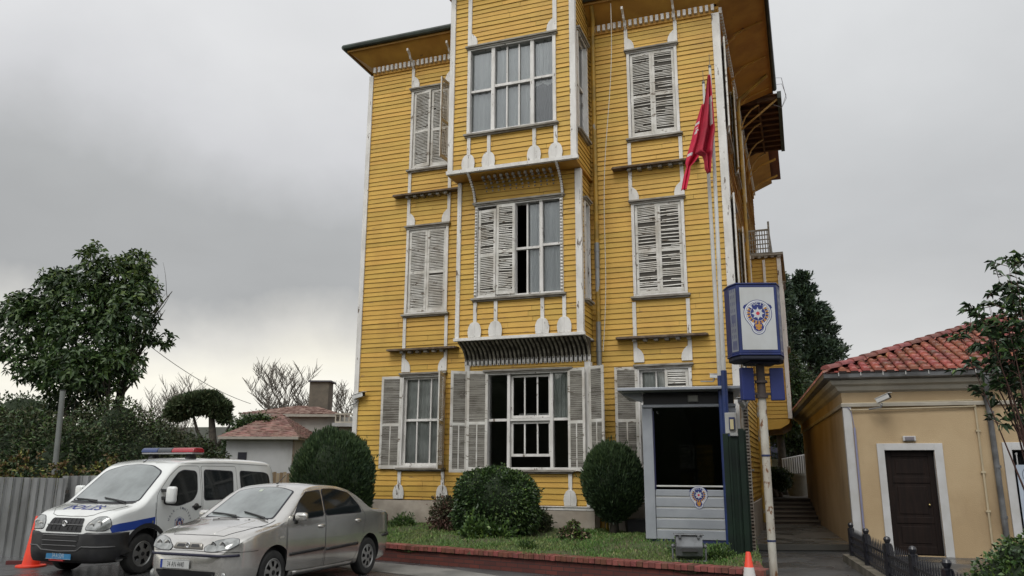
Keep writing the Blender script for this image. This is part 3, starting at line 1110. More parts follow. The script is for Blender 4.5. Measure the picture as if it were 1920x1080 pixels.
# lawn
GRS = mat('lawn_soil', (.045, .075, .018), .9, col2=(.085, .085, .04), scale=1.3, bump=.6, bscale=40)
mb = MB()
W0, W1 = Vector((-4.6, 16.54, 0)), Vector((3.45, 11.32, 0))
BKL = Vector((-5.2, 23, 0)); BKR = Vector((5.2, 17.6, 0))
n1_, n2_ = 44, 26
vs_ = []
for i in range(n1_ + 1):
    for j in range(n2_ + 1):
        a = W0.lerp(W1, i / n1_); b = BKL.lerp(BKR, i / n1_)
        p = a.lerp(b, j / n2_)
        vs_.append((p.x, p.y, .235 + .14 * j / n2_ + .03 * math.sin(p.x * 2.1 + p.y) + .02 * math.sin(p.x * 5 - p.y * 3.3)))
fs = []
for i in range(n1_):
    for j in range(n2_):
        k = i * (n2_ + 1) + j
        fs.append((k, k + n2_ + 1, k + n2_ + 2, k + 1))
mb.add(vs_, fs)
tag(mb.build('lawn', GRS, smooth=True), kind='structure')


def lawn_z(x, y):
    d = (W1 - W0).normalized(); nrm = Vector((-d.y, d.x, 0))
    if nrm.y < 0: nrm = -nrm
    dist = (Vector((x, y, 0)) - W0).dot(nrm)
    return .235 + .14 * min(max(dist / 7., 0), 1)


# grass blades (uncountable)
def scatter_tri(n):
    u, v = rng.uniform(0, 1, n), rng.uniform(0, 1, n)
    a = np.array(W0)[None, :] * (1 - u[:, None]) + np.array(W1)[None, :] * u[:, None]
    b = np.array(BKL)[None, :] * (1 - u[:, None]) + np.array(BKR)[None, :] * u[:, None]
    p = a * (1 - v[:, None]) + b * v[:, None]
    p[:, 2] = .225 + .14 * v + .03 * np.sin(p[:, 0] * 2.1 + p[:, 1]) + .02 * np.sin(p[:, 0] * 5 - p[:, 1] * 3.3)
    return p


P = scatter_tri(90000)
dens = np.sin(P[:, 0] * 1.9 + .5 * np.sin(P[:, 1] * 2.3)) * np.sin(P[:, 1] * 1.7 + P[:, 0] * .6) + rng.uniform(-.6, 1.1, len(P))
P = P[dens > -.15]
D = rng.normal(size=P.shape) * np.array([.45, .45, .1]) + np.array([0, 0, 1.])
GB = mat('grass_blades', (.075, .155, .026), .6, col2=(.12, .165, .045), scale=1.1, island=.35)
gm = (rng.uniform(0, 1, len(P)) < .07).astype(int)
tag(leaves_mesh('grass', P, D, .055, [GB, mat('dry_grass', (.22, .19, .09), .7, island=.3)], aspect=5.5, droop=.1, mi=gm, jitter=.7), 'short patchy green lawn grass in front of the yellow mansion', 'grass', kind='stuff')

# brick retaining wall
a_w = math.atan2(-(W1 - W0).y, (W1 - W0).x)
lw = (W1 - W0).length
bw = empty('brick_wall', tuple(W0), -a_w, 'low red brick retaining wall with upright brick coping along the lawn edge', 'wall')
BRK = bpy.data.materials.new('dark_red_brick'); BRK.use_nodes = True
t = BRK.node_tree; b_ = t.nodes['Principled BSDF']; b_.inputs['Roughness'].default_value = .7
tx = t.nodes.new('ShaderNodeTexBrick'); tn = t.nodes.new('ShaderNodeTexCoord'); sp_ = t.nodes.new('ShaderNodeSeparateXYZ'); cb = t.nodes.new('ShaderNodeCombineXYZ')
t.links.new(tn.outputs['Object'], sp_.inputs[0]); t.links.new(sp_.outputs[0], cb.inputs[0]); t.links.new(sp_.outputs[2], cb.inputs[1]); t.links.new(cb.outputs[0], tx.inputs['Vector'])
tx.inputs['Scale'].default_value = 1; tx.inputs['Brick Width'].default_value = .215; tx.inputs['Row Height'].default_value = .068; tx.inputs['Mortar Size'].default_value = .006
tx.inputs['Color1'].default_value = (.13, .032, .022, 1); tx.inputs['Color2'].default_value = (.075, .022, .018, 1); tx.inputs['Mortar'].default_value = (.035, .022, .02, 1)
t.links.new(tx.outputs[0], b_.inputs['Base Color'])
CAPM = mat('coping_brick', (.215, .068, .052), .65, col2=(.14, .045, .036), scale=9, island=.3, wear=((.09, .095, .055), 4, .60, (1, 1, 1)), rough2=.4)
mb = MB(); mb.box(0, lw, .03, .24, -.15, .222)
mb.build('wall_core', BRK, bw)
mb = MB()
n = int(lw / .098)
rd = random.Random(3)
for i in range(n):
    x = i * lw / n
    dz, dy = rd.uniform(-.004, .004), rd.uniform(-.005, .005)
    mb.box(x + .004, x + lw / n - .004, -.02 + dy, .255 + dy, .222 + dz, .298 + dz)
mb.box(0, lw, -.002, .245, .2225, .285, 1)
mb.build('coping', [CAPM, mat('mortar', (.09, .08, .07), .9)], bw, bevel=.004)
# the return of the wall along the path
q0 = W1; q1 = Vector((4.75, 17.1, 0)); l2 = (q1 - q0).length; a2 = math.atan2((q1 - q0).y, (q1 - q0).x)
mb = MB(); mb.box(.0, l2, .0, .2, -.1, .221)
o = mb.build('return_wall', BRK, bw); o.parent = None
o.location = q0; o.rotation_euler = (0, 0, a2)
mb = MB()
n = int(l2 / .098)
for i in range(n):
    x = i * l2 / n
    mb.box(x + .004, x + l2 / n - .004, -.02, .22, .222, .298)
o2 = mb.build('return_coping', CAPM, bw, bevel=.004); o2.parent = None; o2.location = q0; o2.rotation_euler = (0, 0, a2)
for k in (o, o2):
    k.parent = bw
    k.matrix_parent_inverse = (Matrix.Translation(W0) @ Matrix.Rotation(-a_w, 4, 'Z')).inverted()

# ================================================================ BEIGE BUILDING
BE = R(15.96)
beige = empty('stucco_building', (6.93, 16.57, 0), -BE, 'single-storey beige stucco building with red pantile roof, white corner trim and dark door', 'building')
STU = mat('beige_stucco', (.48, .36, .215), .85, col2=(.42, .305, .175), scale=.8, bump=.35, bscale=60, grime=((.20, .14, .08), .6, .55, (1, 1, .5), .6))
WTR = mat('white_trim_paint', (.55, .55, .55), .7, col2=(.48, .475, .46), scale=2)
DR, WN = (.69, 1.60, .02, 2.04), (2.98, 3.95, .55, 2.04)


def wall_holes(mb, T, a0, a1, z0, z1, holes, mi=0):
    xs = sorted({a0, a1} | {h[0] for h in holes} | {h[1] for h in holes})
    for x0, x1 in zip(xs[:-1], xs[1:]):
        zz = sorted({z0, z1} | {h[i] for h in holes for i in (2, 3) if h[0] <= x0 and h[1] >= x1})
        for p, q in zip(zz[:-1], zz[1:]):
            xm, zm = (x0 + x1) / 2, (p + q) / 2
            if any(h[0] < xm < h[1] and h[2] < zm < h[3] for h in holes):
                continue
            mb.add([T(x0, 0, p), T(x1, 0, p), T(x1, 0, q), T(x0, 0, q)], [(0, 1, 2, 3)], mi)


mb = MB()
TB = front(0)
wall_holes(mb, TB, 0, 9.0, -.1, 3.5, [DR, WN])
mb.add([(0, 0, -.1), (0, 12, -.1), (0, 12, 3.5), (0, 0, 3.5)], [(0, 1, 2, 3)])
mb.add([(0, 12, -.1), (9, 12, -.1), (9, 12, 3.5), (0, 12, 3.5)], [(0, 1, 2, 3)])
mb.add([(9, 12, -.1), (9, 0, -.1), (9, 0, 3.5), (9, 12, 3.5)], [(0, 1, 2, 3)])
mb.build('wall', STU, beige, fixn=False)
mb = MB()
mb.box(-.012, .13, -.03, -.002, 0, 2.95); mb.box(-.03, -.002, -.03, .12, 0, 2.95)
mb.build('corner_pilaster', WTR, beige, bevel=.004)
mb = MB()
mb.box(.55, .685, -.035, .14, 0, 2.18); mb.box(1.605, 1.76, -.035, .14, 0, 2.18); mb.box(.685, 1.605, -.035, .14, 2.045, 2.18)
fr = mb.build('door_surround', WTR, beige, bevel=.005)
DWD = mat('dark_brown_door', (.016, .009, .007), .6, col2=(.010, .006, .005), scale=4, stretch=(6, 1, .6), spec=.2)
mb = MB()
mb.box(.69, 1.60, .10, .14, .02, 2.04)
mb.box(.70, .80, .085, .10, .03, 2.03); mb.box(1.49, 1.59, .085, .10, .03, 2.03)
for z0, z1 in ((.03, .18), (.62, .74), (1.40, 1.52), (1.92, 2.03)):
    mb.box(.80, 1.49, .085, .10, z0, z1)
for z0, z1 in ((.24, .56), (.80, 1.34), (1.58, 1.86)):
    mb.box(.88, 1.41, .088, .10, z0, z1)
dr = mb.build('door', DWD, beige, bevel=.006)
mb = MB(); mb.ball((1.43, .07, .98), .025); mb.build('handle', mat('brass', (.45, .35, .15), .3, metal=.9), dr, smooth=True)
mb = MB()
mb.box(2.82, 2.975, -.035, .12, .4, 2.19); mb.box(3.955, 4.1, -.035, .12, .4, 2.19); mb.box(2.975, 3.955, -.035, .12, 2.045, 2.19); mb.box(2.975, 3.955, -.035, .12, .4, .545)
wn = mb.build('window', WTR, beige, bevel=.005)
mb = MB(); mb.box(2.98, 3.95, .16, .17, .55, 2.04)
mb.build('pane', mat('dark_glass', (.012, .014, .016), .06, spec=.8), wn)
mb = MB()
for i in range(7):
    x = 3.06 + i * .14
    mb.tube([(x, .03, .56), (x, .03, 1.95)], .011, 6); mb.ball((x, .03, 1.97), (.025, .02, .03), 6)
mb.build('window_bars', WTR, wn)
# cornice: profiled moulding on the front and the left side
prof = [(0, 2.93), (-.05, 2.93), (-.06, 2.99), (-.035, 3.01), (-.035, 3.22), (-.10, 3.26), (-.14, 3.34), (-.22, 3.38), (-.26, 3.46), (0, 3.46)]
mb = MB()
for (o_, z_), (o2_, z2_) in zip(prof[:-1], prof[1:]):
    mi = 0 if not (abs(o_ + .035) < .001 and abs(o2_ + .035) < .001) else 1
    mb.add([(o_, o_, z_), (9.2, o_, z_), (9.2, o2_, z2_), (o2_, o2_, z2_)], [(0, 1, 2, 3)], mi)
    mb.add([(o_, o_, z_), (o_, 12.2, z_), (o2_, 12.2, z2_), (o2_, o2_, z2_)], [(0, 1, 2, 3)], mi)
mb.build('cornice', [mat('cornice_cream', (.50, .46, .38), .75, col2=(.42, .385, .32), scale=2), STU], beige)
GG = mat('zinc_gutter', (.22, .225, .23), .45, metal=.4, col2=(.13, .13, .13), scale=3)
mb = MB()
pts = [(-.26, 3.47), (-.30, 3.475), (-.375, 3.50), (-.39, 3.58), (-.40, 3.585), (-.37, 3.59)]
for (o_, z_), (o2_, z2_) in zip(pts[:-1], pts[1:]):
    mb.add([(o_, o_, z_), (9.4, o_, z_), (9.4, o2_, z2_), (o2_, o2_, z2_)], [(0, 1, 2, 3)])
    mb.add([(o_, o_, z_), (o_, 12.4, z_), (o2_, 12.4, z2_), (o2_, o2_, z2_)], [(0, 1, 2, 3)])
gt = mb.build('gutter', GG, beige)
mb = MB()
for i in range(22):
    x = -.1 + i * .42
    mb.box(x, x + .015, -.41, -.36, 3.53, 3.60)
mb.build('gutter_clip', mat('pale_clip', (.5, .5, .48), .5), gt)
mb = MB()
mb.tube([(2.62, -.33, 3.47), (2.62, -.33, 3.36), (2.62, -.10, 3.08), (2.66, -.07, 2.9), (2.68, -.07, .05)], .055, 12)
for z in (2.75, 1.7, .75):
    mb.tube([(2.68, -.07, z), (2.68, -.07, z + .05)], .066, 12)
mb.build('downpipe', GG, beige, smooth=True, auto=40)
mb = MB()
mb.tube([(0.18, -.03, 3.0), (2.40, -.03, 3.02)], .018, 6); mb.tube([(2.43, -.03, 3.0), (2.43, -.03, .1)], .020, 6); mb.tube([(0.1, -.05, 2.86), (2.43, -.05, 2.90)], .014, 6)
for z in (2.4, .86, 1.6):
    mb.box(2.39, 2.47, -.05, 0, z, z + .04)
mb.build('conduit', mat('cream_conduit', (.50, .42, .28), .6), beige)
mb = MB()
mb.tube([(.16, -.05, 2.5), (.16, -.05, .1)], .022, 8); mb.tube([(.02, -.04, 2.98), (.12, -.05, 2.85), (.16, -.05, 2.5)], .008, 5)
mb.build('conduit', mat('blue_grey_conduit', (.25, .25, .36), .6), beige)
# pantile roof
TIL = mat('pantile', (.32, .095, .06), .6, col2=(.20, .055, .045), scale=2.2, island=.32, wear=((.40, .19, .09), 1.7, .60, (1, 1, 1)), rough2=.38, grime=((.09, .05, .04), 3, .5, (1, 1, 1), .5))
sl = .375
ex, ey, ez = -.34, -.36, 3.60
RD = 5.8


def tile_plane(name, hipf, umax, T):
    """u along the eave, v up the slope (horizontal), half-round cover tiles over pans"""
    mb = MB()
    tw, tl = .225, .30
    nu, nv = int(umax / tw), int(RD / tl)
    for j in range(nv):
        for i in range(nu):
            u0, v0 = i * tw, j * tl
            if not hipf(u0 + tw / 2, v0 + tl / 2):
                continue
            vs_ = []
            for vv, lift, sc_ in ((v0 - .03, .045, 1.0), (v0 + tl, .008, .86)):
                for k in range(7):
                    t = PI * k / 6
                    vs_.append((u0 + tw / 2 - math.cos(t) * tw * .36 * sc_, vv, lift + math.sin(t) * .062))
            fs = [(k, k + 1, k + 8, k + 7) for k in range(6)] + [tuple([6, 5, 4, 3, 2, 1, 0])]
            vs_ = [T(*p) for p in vs_]
            mb.add(vs_, fs, 0)
            pv = [T(u0 - .05, v0 - .03, .022), T(u0 + .05, v0 - .03, .022), T(u0 + .05, v0 + tl, .0), T(u0 - .05, v0 + tl, .0)]
            mb.add(pv, [(0, 1, 2, 3)], 0)
            if j == 0:
                mb.add([T(u0 + .03, v0 - .028, .0), T(u0 + tw - .03, v0 - .028, .0), T(u0 + tw * .7, v0 - .028, .09), T(u0 + tw * .3, v0 - .028, .09)], [(0, 1, 2, 3)], 1)
    return mb.build(name, [TIL, mat('tile_mortar_dark', (.02, .012, .01), .9)], beige, fixn=False)


UX, UY = 9.7, 12.7
mb = MB()
mb.add([(ex, ey, ez), (ex + UX, ey, ez), (ex + UX, ey + UY, ez), (ex, ey + UY, ez), (ex + RD - 1.0, ey + RD - 1, ez + (RD - 1) * sl), (ex + RD - 1., ey + UY - RD + 1, ez + (RD - 1) * sl)],
       [(0, 1, 4), (1, 2, 5, 4), (2, 3, 5), (3, 0, 4, 5)])
mb.build('roof', mat('roof_bed', (.12, .04, .03), .9), beige)
hy = lambda lim: (lambda u, v: v < u and v < lim - u and v < RD - 1.05)
tile_plane('roof_tiles', hy(UX), UX, lambda u, v, h: (ex + u, ey + v, ez + v * sl + h))
tile_plane('roof_tiles', hy(UY), UY, lambda u, v, h: (ex + v, ey + u, ez + v * sl + h))
mb = MB()
n = 17
for i in range(n):
    s0, s1 = i * (RD - 1) / n, (i + 1) * (RD - 1) / n + .02
    vs_ = []
    for s_, lift, w_ in ((s0, .085, .12), (s1, .055, .10)):
        for k in range(7):
            t = PI * k / 6
            c = math.cos(t) * w_
            vs_.append((ex + s_ + c * .707, ey + s_ - c * .707, ez + s_ * sl + lift + math.sin(t) * .085))
    mb.add(vs_, [(k, k + 1, k + 8, k + 7) for k in range(6)] + [(6, 5, 4, 3, 2, 1, 0)], 0)
mb.build('hip_tiles', mat('hip_tile', (.22, .065, .055), .6, island=.25, col2=(.15, .045, .04), scale=4), beige, fixn=False)


def to_w(Xl, Yl, Z, base=(6.93, 16.57), a=BE):
    return (base[0] + Xl * math.cos(a) + Yl * math.sin(a), base[1] - Xl * math.sin(a) + Yl * math.cos(a), Z)


# wall lamp over the door
lm = empty('wall_lamp', to_w(1.17, 0, 2.27), -BE, 'small rectangular bulkhead lamp above the dark brown door', 'lamp')
mb = MB(); mb.box(-.12, .12, -.06, 0, -.045, .055); mb.build('housing', WTR, lm, bevel=.01)
mb = MB(); mb.box(-.085, .085, -.075, -.06, -.03, .04); mb.build('lens', mat('frosted_grey_lens', (.22, .20, .22), .3), lm, bevel=.008)


def camera_unit(loc, rz, pitch, label, size=1., bracket=(0, .16, -.1)):
    c = empty('security_camera', loc, rz, label, 'camera', None)
    s = size
    T = lambda x, y, z: (x * s, (y * math.cos(pitch) + z * math.sin(pitch)) * s, (z * math.cos(pitch) - y * math.sin(pitch)) * s * 1.)
    mb = MB(T)
    mb.box(-.05, .05, -.26, .02, -.045, .045)
    mb.box(-.062, .062, -.31, .03, .045, .058)
    mb.build('housing', mat('camera_white', (.60, .60, .58), .45), c, bevel=.008)
    mb = MB(T); mb.tube([(0, -.262, 0), (0, -.275, 0)], .036, 12); mb.box(-.045, .045, -.266, -.2605, -.04, .04)
    mb.build('lens', mat('black_glass', (.01, .01, .012), .1), c)
    mb = MB(); mb.tube([(0, -.08 * s, -.05 * s), (0, -.05 * s, -.13 * s), tuple(q * s for q in bracket)], .016 * s, 8); mb.ball((0, -.06 * s, -.09 * s), .028 * s)
    mb.build('bracket', mat('camera_bracket', (.25, .25, .25), .5), c)
    return c


camera_unit(to_w(.62, -.28, 3.02), R(40), R(20), 'white security camera on the beige wall near its corner, aimed right', 1.0, (.05, .22, -.15))
_p = mansion.matrix_basis
import mathutils
MM = Matrix.Translation((-3.987, 20.422, 0)) @ Matrix.Rotation(-A_, 4, 'Z')
c_ = MM @ Vector((.0, -.10, 3.42))
camera_unit(tuple(c_), R(62), R(12), 'white security camera at the left corner of the yellow mansion', 1.15, (-.02, .12, -.18))
c_ = MM @ Vector((8.95, -.30, 3.62))
camera_unit(tuple(c_), R(70), R(-4), 'white security camera on the yellow wall behind the flagpoles', .9, (.0, .25, -.12))

# banner in the window
bn = empty('banner', to_w(3.42, -.05, .6), -BE, 'pale blue banner with a round crest and lettering hung on the window bars', 'banner')
mb = MB(); mb.add([(-.42, -.02, 0), (.42, -.02, 0), (.42, -.02, 1.16), (-.42, -.02, 1.16)], [(0, 1, 2, 3)])
mb.add([(-.42, -.012, 0), (.42, -.012, 0), (.42, -.012, 1.16), (-.42, -.012, 1.16)], [(3, 2, 1, 0)])
mb.build('cloth', mat('banner_blue_white', (.42, .48, .55), .7, col2=(.36, .42, .50), scale=1.5), bn)
mb = MB()
T2 = lambda x, y: (x, -.024, y)
ring = []
for k in range(48):
    a = 2 * PI * k / 48
    ring += [(-.17 + .165 * math.cos(a), .97 + .165 * math.sin(a)), (-.17 + .157 * math.cos(a), .97 + .157 * math.sin(a))]
mb.add([T2(*p) for p in ring], [(2 * k, (2 * k + 2) % 96, (2 * k + 3) % 96, 2 * k + 1) for k in range(48)], 0)
for i in range(3):
    mb.box(-.25 + i * .06, -.215 + i * .06, -.026, -.0245, .92, 1.0, 1)
mb.box(-.27, -.06, -.028, -.0245, 1.0, 1.03, 1); mb.box(-.27, -.06, -.028, -.0245, .90, .92, 2)
for s_, z, sz in (('J', .74, .09), ('T', .60, .08), ('ES', .46, .08), ('EMN', .32, .06), ('U', .19, .08), ('O', .06, .08)):
    v, f = text2d(s_, sz, 1.0)
    mb.add([T2(x - .12 + .0, y + z) for x, y in v], f, 0)
mb.build('lettering', [mat('banner_ink', (.05, .055, .09), .6), mat('banner_red', (.25, .03, .03), .6), mat('banner_gold', (.4, .3, .05), .6)], bn)

# ================================================================ EMBLEM
NAV = mat('emblem_navy', (.012, .025, .17), .45)
EMW = mat('emblem_white', (.62, .64, .66), .5)
GOLD = mat('emblem_gold', (.50, .24, .04), .5)
SILV = mat('emblem_silver', (.50, .52, .56), .35, metal=.3)
EMR = mat('emblem_red', (.55, .03, .06), .5)


def shield(sc_, grow=0., spikes=0.):
    pts = []
    for k in range(96):
        a = 2 * PI * k / 96
        x, y = math.cos(a), math.sin(a)
        r1 = .40 + grow
        if y >= -.45:
            r = r1
            if spikes and .35 < y < .62:
                r += spikes
            p = (r * x, .12 + r * y)
            pts.append(p)
    # lower lobe
    low = []
    for k in range(13):
        a = PI * (1.0 + k / 12)
        low.append(((.19 + grow) * math.cos(a), -.30 + (.21 + grow) * math.sin(a)))
    up = [p for p in pts]
    n = len(up)
    right = [p for p in up if p[0] >= 0]; left = [p for p in up if p[0] < 0]
    right.sort(key=lambda p: p[1]); left.sort(key=lambda p: -p[1])
    out = right + left + low
    return [(x * sc_, y * sc_) for x, y in out]


def emblem(parent, T3, S, dark_ring=True):
    """T3(x, y, layer) ; S = overall height"""
    mb = MB()

    def poly(pts, l, mi):
        mb.add([T3(x, y, l) for x, y in pts], [tuple(range(len(pts)))], mi)

    def ringp(r0, r1, l, mi, cy=.12, a0=0, a1=360, n=40, cx=0):
        vs_ = []
        for k in range(n + 1):
            a = R(a0 + (a1 - a0) * k / n)
            vs_ += [(cx + r0 * math.cos(a), cy + r0 * math.sin(a)), (cx + r1 * math.cos(a), cy + r1 * math.sin(a))]
        mb.add([T3(x * S, y * S, l) for x, y in vs_], [(2 * k, 2 * k + 2, 2 * k + 3, 2 * k + 1) for k in range(n)], mi)
    poly(shield(S, .03, .05), 1, 0)
    poly(shield(S, .010), 2, 1)
    poly(shield(S, -.030), 3, 0)
    poly(shield(S, -.042), 3.5, 1)
    ringp(.225, .345, 3.8, 0, a0=48, a1=132)
    ringp(0, .150, 3.8, 0, cy=-.29)
    ringp(.24, .315, 4, 2, a0=140, a1=400)
    for k in range(26):     # wreath leaves
        a = R(145 + 250 * k / 25)
        c, s_ = math.cos(a), math.sin(a)
        q = [(.235, -.03), (.34, -.01), (.34, .012), (.235, .03)]
        mb.add([T3((c * r - s_ * w) * S, (.12 + s_ * r + c * w) * S, 5) for r, w in q], [(0, 1, 2, 3)], 2 if k % 2 else 0)
    ringp(0, .225, 6, 0)
    for rot, r, mi, l in ((0, .205, 3, 7), (22.5, .15, 3, 8)):
        pts = []
        for k in range(16):
            a = R(90 + rot + k * 22.5)
            rr = r if k % 2 == 0 else r * .52
            pts.append((rr * math.cos(a) * S, (.12 + rr * math.sin(a)) * S))
        for k in range(0, 16):
            mb.add([T3(0, .12 * S, l + .6), T3(*pts[k], l), T3(*pts[(k + 1) % 16], l)], [(0, 1, 2)], 3 if k % 2 else 1)
    ringp(0, .055, 10, 4)
    # gold device in the lower lobe
    for x, y, r in ((0, -.27, .055), (-.07, -.26, .035), (.07, -.26, .035), (0, -.36, .04), (-.06, -.34, .025), (.06, -.34, .025)):
        vs_ = [(x + r * math.cos(R(k * 36)), y + r * 1.2 * math.sin(R(k * 36))) for k in range(10)]
        mb.add([T3(a * S, b * S, 6) for a, b in vs_], [tuple(range(10))], 2)
    arc_text(mb, 'POLİS', .085 * S, .272 * S, lambda x, y: T3(x, y, 9), 1, span=92, mid=90, sx=1.0, bold=.02, cy=.12 * S)
    return mb.build('emblem', [NAV, EMW, GOLD, SILV, EMR], parent, fixn=False)


# ================================================================ POLICE BOOTH
bt = empty('guard_booth', (2.53, 15.45, .30), -R(14), 'grey police guard booth with dark window and round crest on its ribbed panel', 'booth')
BG = mat('booth_grey_metal', (.36, .38, .41), .45, metal=.25, col2=(.31, .33, .36), scale=2)
BN = mat('booth_navy', (.02, .03, .10), .5)
BD = 1.75
BWD = 1.60
mb = MB()
mb.box(.02, BWD + .02, .05, BD, .0, .07)
mb.build('base', BN, bt)
mb = MB()
mb.box(0, .20, 0, BD, .072, 2.50); mb.box(BWD - .02, BWD + .16, 0, BD, .072, 2.50)
mb.build('corner_post', BG, bt, bevel=.012)
mb = MB()
z = .075
while z < .96:
    mb.box(.205, BWD - .025, .03, .06, z, min(z + .165, .97))
    mb.box(.205, BWD - .025, .045, .06, z + .165, z + .195, 1)
    z += .195
fp = mb.build('ribbed_panel', [BG, mat('booth_rib_light', (.58, .58, .55), .5)], bt, bevel=.006)
mb = MB(); mb.box(.205, BWD - .025, BD - .06, BD - .02, .07, .95); mb.box(.205, BWD - .025, BD - .06, BD - .02, 1.85, 2.559); mb.box(.205, .62, BD - .06, BD - .02, .951, 1.849); mb.box(1.30, BWD - .025, BD - .06, BD - .02, .951, 1.849); mb.box(.93, .97, BD - .05, BD - .03, .951, 1.849); mb.build('rear_panel', BG, bt)
mb = MB(); mb.box(.205, BWD - .025, .06, .07, .972, 2.504)
mb.build('window', glass('booth_tinted_glass', (.24, .25, .25), 1.7), bt)
mb = MB(); mb.box(.205, .225, .02, .06, .97, 2.44); mb.box(BWD - .045, BWD - .025, .02, .06, .97, 2.44)
mb.build('window_seal', mat('seal_dark_blue', (.01, .012, .06), .5), bt)
mb = MB(); mb.box(.0, BWD + .16, -.04, .08, 2.505, 2.56); mb.build('lintel', BG, bt, bevel=.006)
mb = MB(); mb.box(.03, BWD + .13, .03, BD - .02, 2.56, 2.78); mb.build('upper_band', mat('booth_black_band', (.012, .012, .014), .4), bt)
mb = MB()
mb.add([(-.42, -.45, 2.80), (BWD + .36, -.45, 2.80), (BWD + .36, BD + .2, 2.80), (-.42, BD + .2, 2.80), (-.42, -.45, 2.855), (BWD + .36, -.45, 2.855), (BWD + .36, BD + .2, 2.855), (-.42, BD + .2, 2.855)],
       [(0, 3, 2, 1), (4, 5, 6, 7), (0, 1, 5, 4), (1, 2, 6, 5), (2, 3, 7, 6), (3, 0, 4, 7)])
mb.box(-.34, -.02, -.35, BD + .1, 2.785, 2.80)
mb.prism([(-.40, 2.785), (.02, 2.785), (.02, 2.60)], .0, .03)
mb.build('roof', BG, bt, bevel=.01)
mb = MB(); mb.box(.88, 1.08, -.02, .028, 2.60, 2.74); l_ = mb.build('floodlight', mat('lamp_grey', (.20, .20, .19), .5), bt, bevel=.008)
mb = MB(); mb.box(.90, 1.06, -.028, -.021, 2.62, 2.72); mb.build('lens', mat('lamp_lens', (.35, .36, .33), .2), l_)
mb = MB(); mb.box(.19, .21, .1, BD - .1, .97, 2.48); mb.box(BWD - .03, BWD - .021, .1, BD - .1, .97, 2.48); mb.build('inner_lining', mat('booth_lining', (.06, .06, .06), .8), bt)
mb = MB(); mb.box(.30, 1.35, .9, 1.6, 1.0, 1.02); mb.build('desk', mat('desk_grey', (.2, .2, .2), .5), bt)
emblem(bt, lambda x, y, l: (1.00 + x, .027 - l * .0006, .83 + y), .38)
mb = MB(); mb.box(-.25, BWD + .3, -.25, BD + .1, -.12, -.004)
tag(mb.build('booth_slab', mat('concrete_slab', (.24, .22, .19), .85, bump=.3), loc=(2.53, 15.45, .30), rz=-R(14)), kind='structure')

# floodlight on the lawn
fl = empty('floodlight', (2.75, 12.75, .24), R(-8), 'grey box floodlight standing at the lawn edge before the booth', 'floodlight')
FG = mat('floodlight_grey', (.20, .21, .22), .5, metal=.3, col2=(.12, .125, .13), scale=5)
mb = MB()
prof = [(-.06, .40), (.14, .42), (.20, .30), (.17, .12), (.06, .05), (-.05, .10), (-.10, .24)]
mb.prism(prof, -.20, .20, axis='x')
mb.box(-.225, .225, -.09, .15, .405, .425)
for x in (-.14, .14):
    mb.box(x - .02, x + .02, -.11, -.05, .36, .42)
mb.build('housing', FG, fl, bevel=.012)
mb = MB(); mb.box(-.12, .12, -.128, -.07, .17, .225); mb.build('data_plate', mat('dark_plate', (.04, .04, .04), .5), fl)
mb = MB(); mb.tube([(-.25, .03, .0), (-.25, .03, .26)], .014, 6); mb.tube([(.25, .03, .0), (.25, .03, .26)], .014, 6); mb.tube([(-.25, .03, .02), (.25, .03, .02)], .014, 6)
mb.ball((-.24, .03, .24), .035); mb.ball((.24, .03, .24), .035)
mb.build('yoke', FG, fl)

# ================================================================ SIGN ON POLE
sg = empty('police_sign', (4.17, 13.2, 0), 0, 'blue and white lightbox police sign on a rusty white pole', 'sign')
RST = mat('rusty_white_pole', (.50, .48, .42), .6, col2=(.42, .39, .33), scale=3, wear=((.17, .075, .03), 4.2, .57, (1.4, 1.4, .8)), grime=((.26, .17, .10), 2, .46, (1, 1, .3), .8))
mb = MB(); mb.tube([(0, 0, 0), (0, 0, 1.6), (.0, 0, 2.85)], .064, 14)
mb.build('pole', RST, sg, smooth=True, auto=50)
mb = MB(); mb.tube([(0, 0, 2.85), (0, 0, 3.46)], .07, 12); mb.tube([(0, 0, 2.80), (0, 0, 2.86)], .10, 12); mb.tube([(0, 0, 3.05), (0, 0, 3.09)], .105, 12)
mb.build('pole_collar', mat('dark_rusty_collar', (.06, .045, .04), .7), sg)
mb = MB(); mb.tube([(0, 0, 1.85), (0, 0, 1.88)], .071, 12); mb.tube([(0, 0, .52), (0, 0, .545)], .071, 12)
mb.build('strap', BN, sg)
BLU = mat('sign_blue', (.010, .024, .13), .5, col2=(.009, .018, .09), scale=3, wear=((.06, .06, .08), 6, .66, (1, 1, 1)))
plan = [(-.42, -.34), (.24, -.37), (.36, -.16), (.48, .20), (.44, .36), (-.36, .34), (-.49, .16), (-.49, -.12)]
mb = MB(); mb.prism(plan, 3.50, 4.66, axis='z')
mb.prism([(x * 1.03, y * 1.03) for x, y in plan], 4.66, 4.69, axis='z')
mb.prism([(x * 1.02, y * 1.02) for x, y in plan], 3.47, 3.50, axis='z')
bx = mb.build('lightbox', BLU, sg, bevel=.012)
mb = MB(); mb.prism([(x * .98, y * .98) for x, y in plan], 3.40, 3.469, axis='z'); mb.box(-.22, .28, -.22, .25, 3.36, 3.40)
mb.build('underside', mat('sign_dark_underside', (.012, .015, .03), .7), sg, bevel=.02)
f0, f1 = Vector((-.42, -.34)), Vector((.24, -.37))


def face_T(p0, p1):
    d = (p1 - p0); ln_ = d.length; d = d / ln_
    nrm = Vector((d.y, -d.x))
    return lambda u, z, l=0: ((p0 + d * u + nrm * (.004 + .0008 * l)).x, (p0 + d * u + nrm * (.004 + .0008 * l)).y, z), ln_


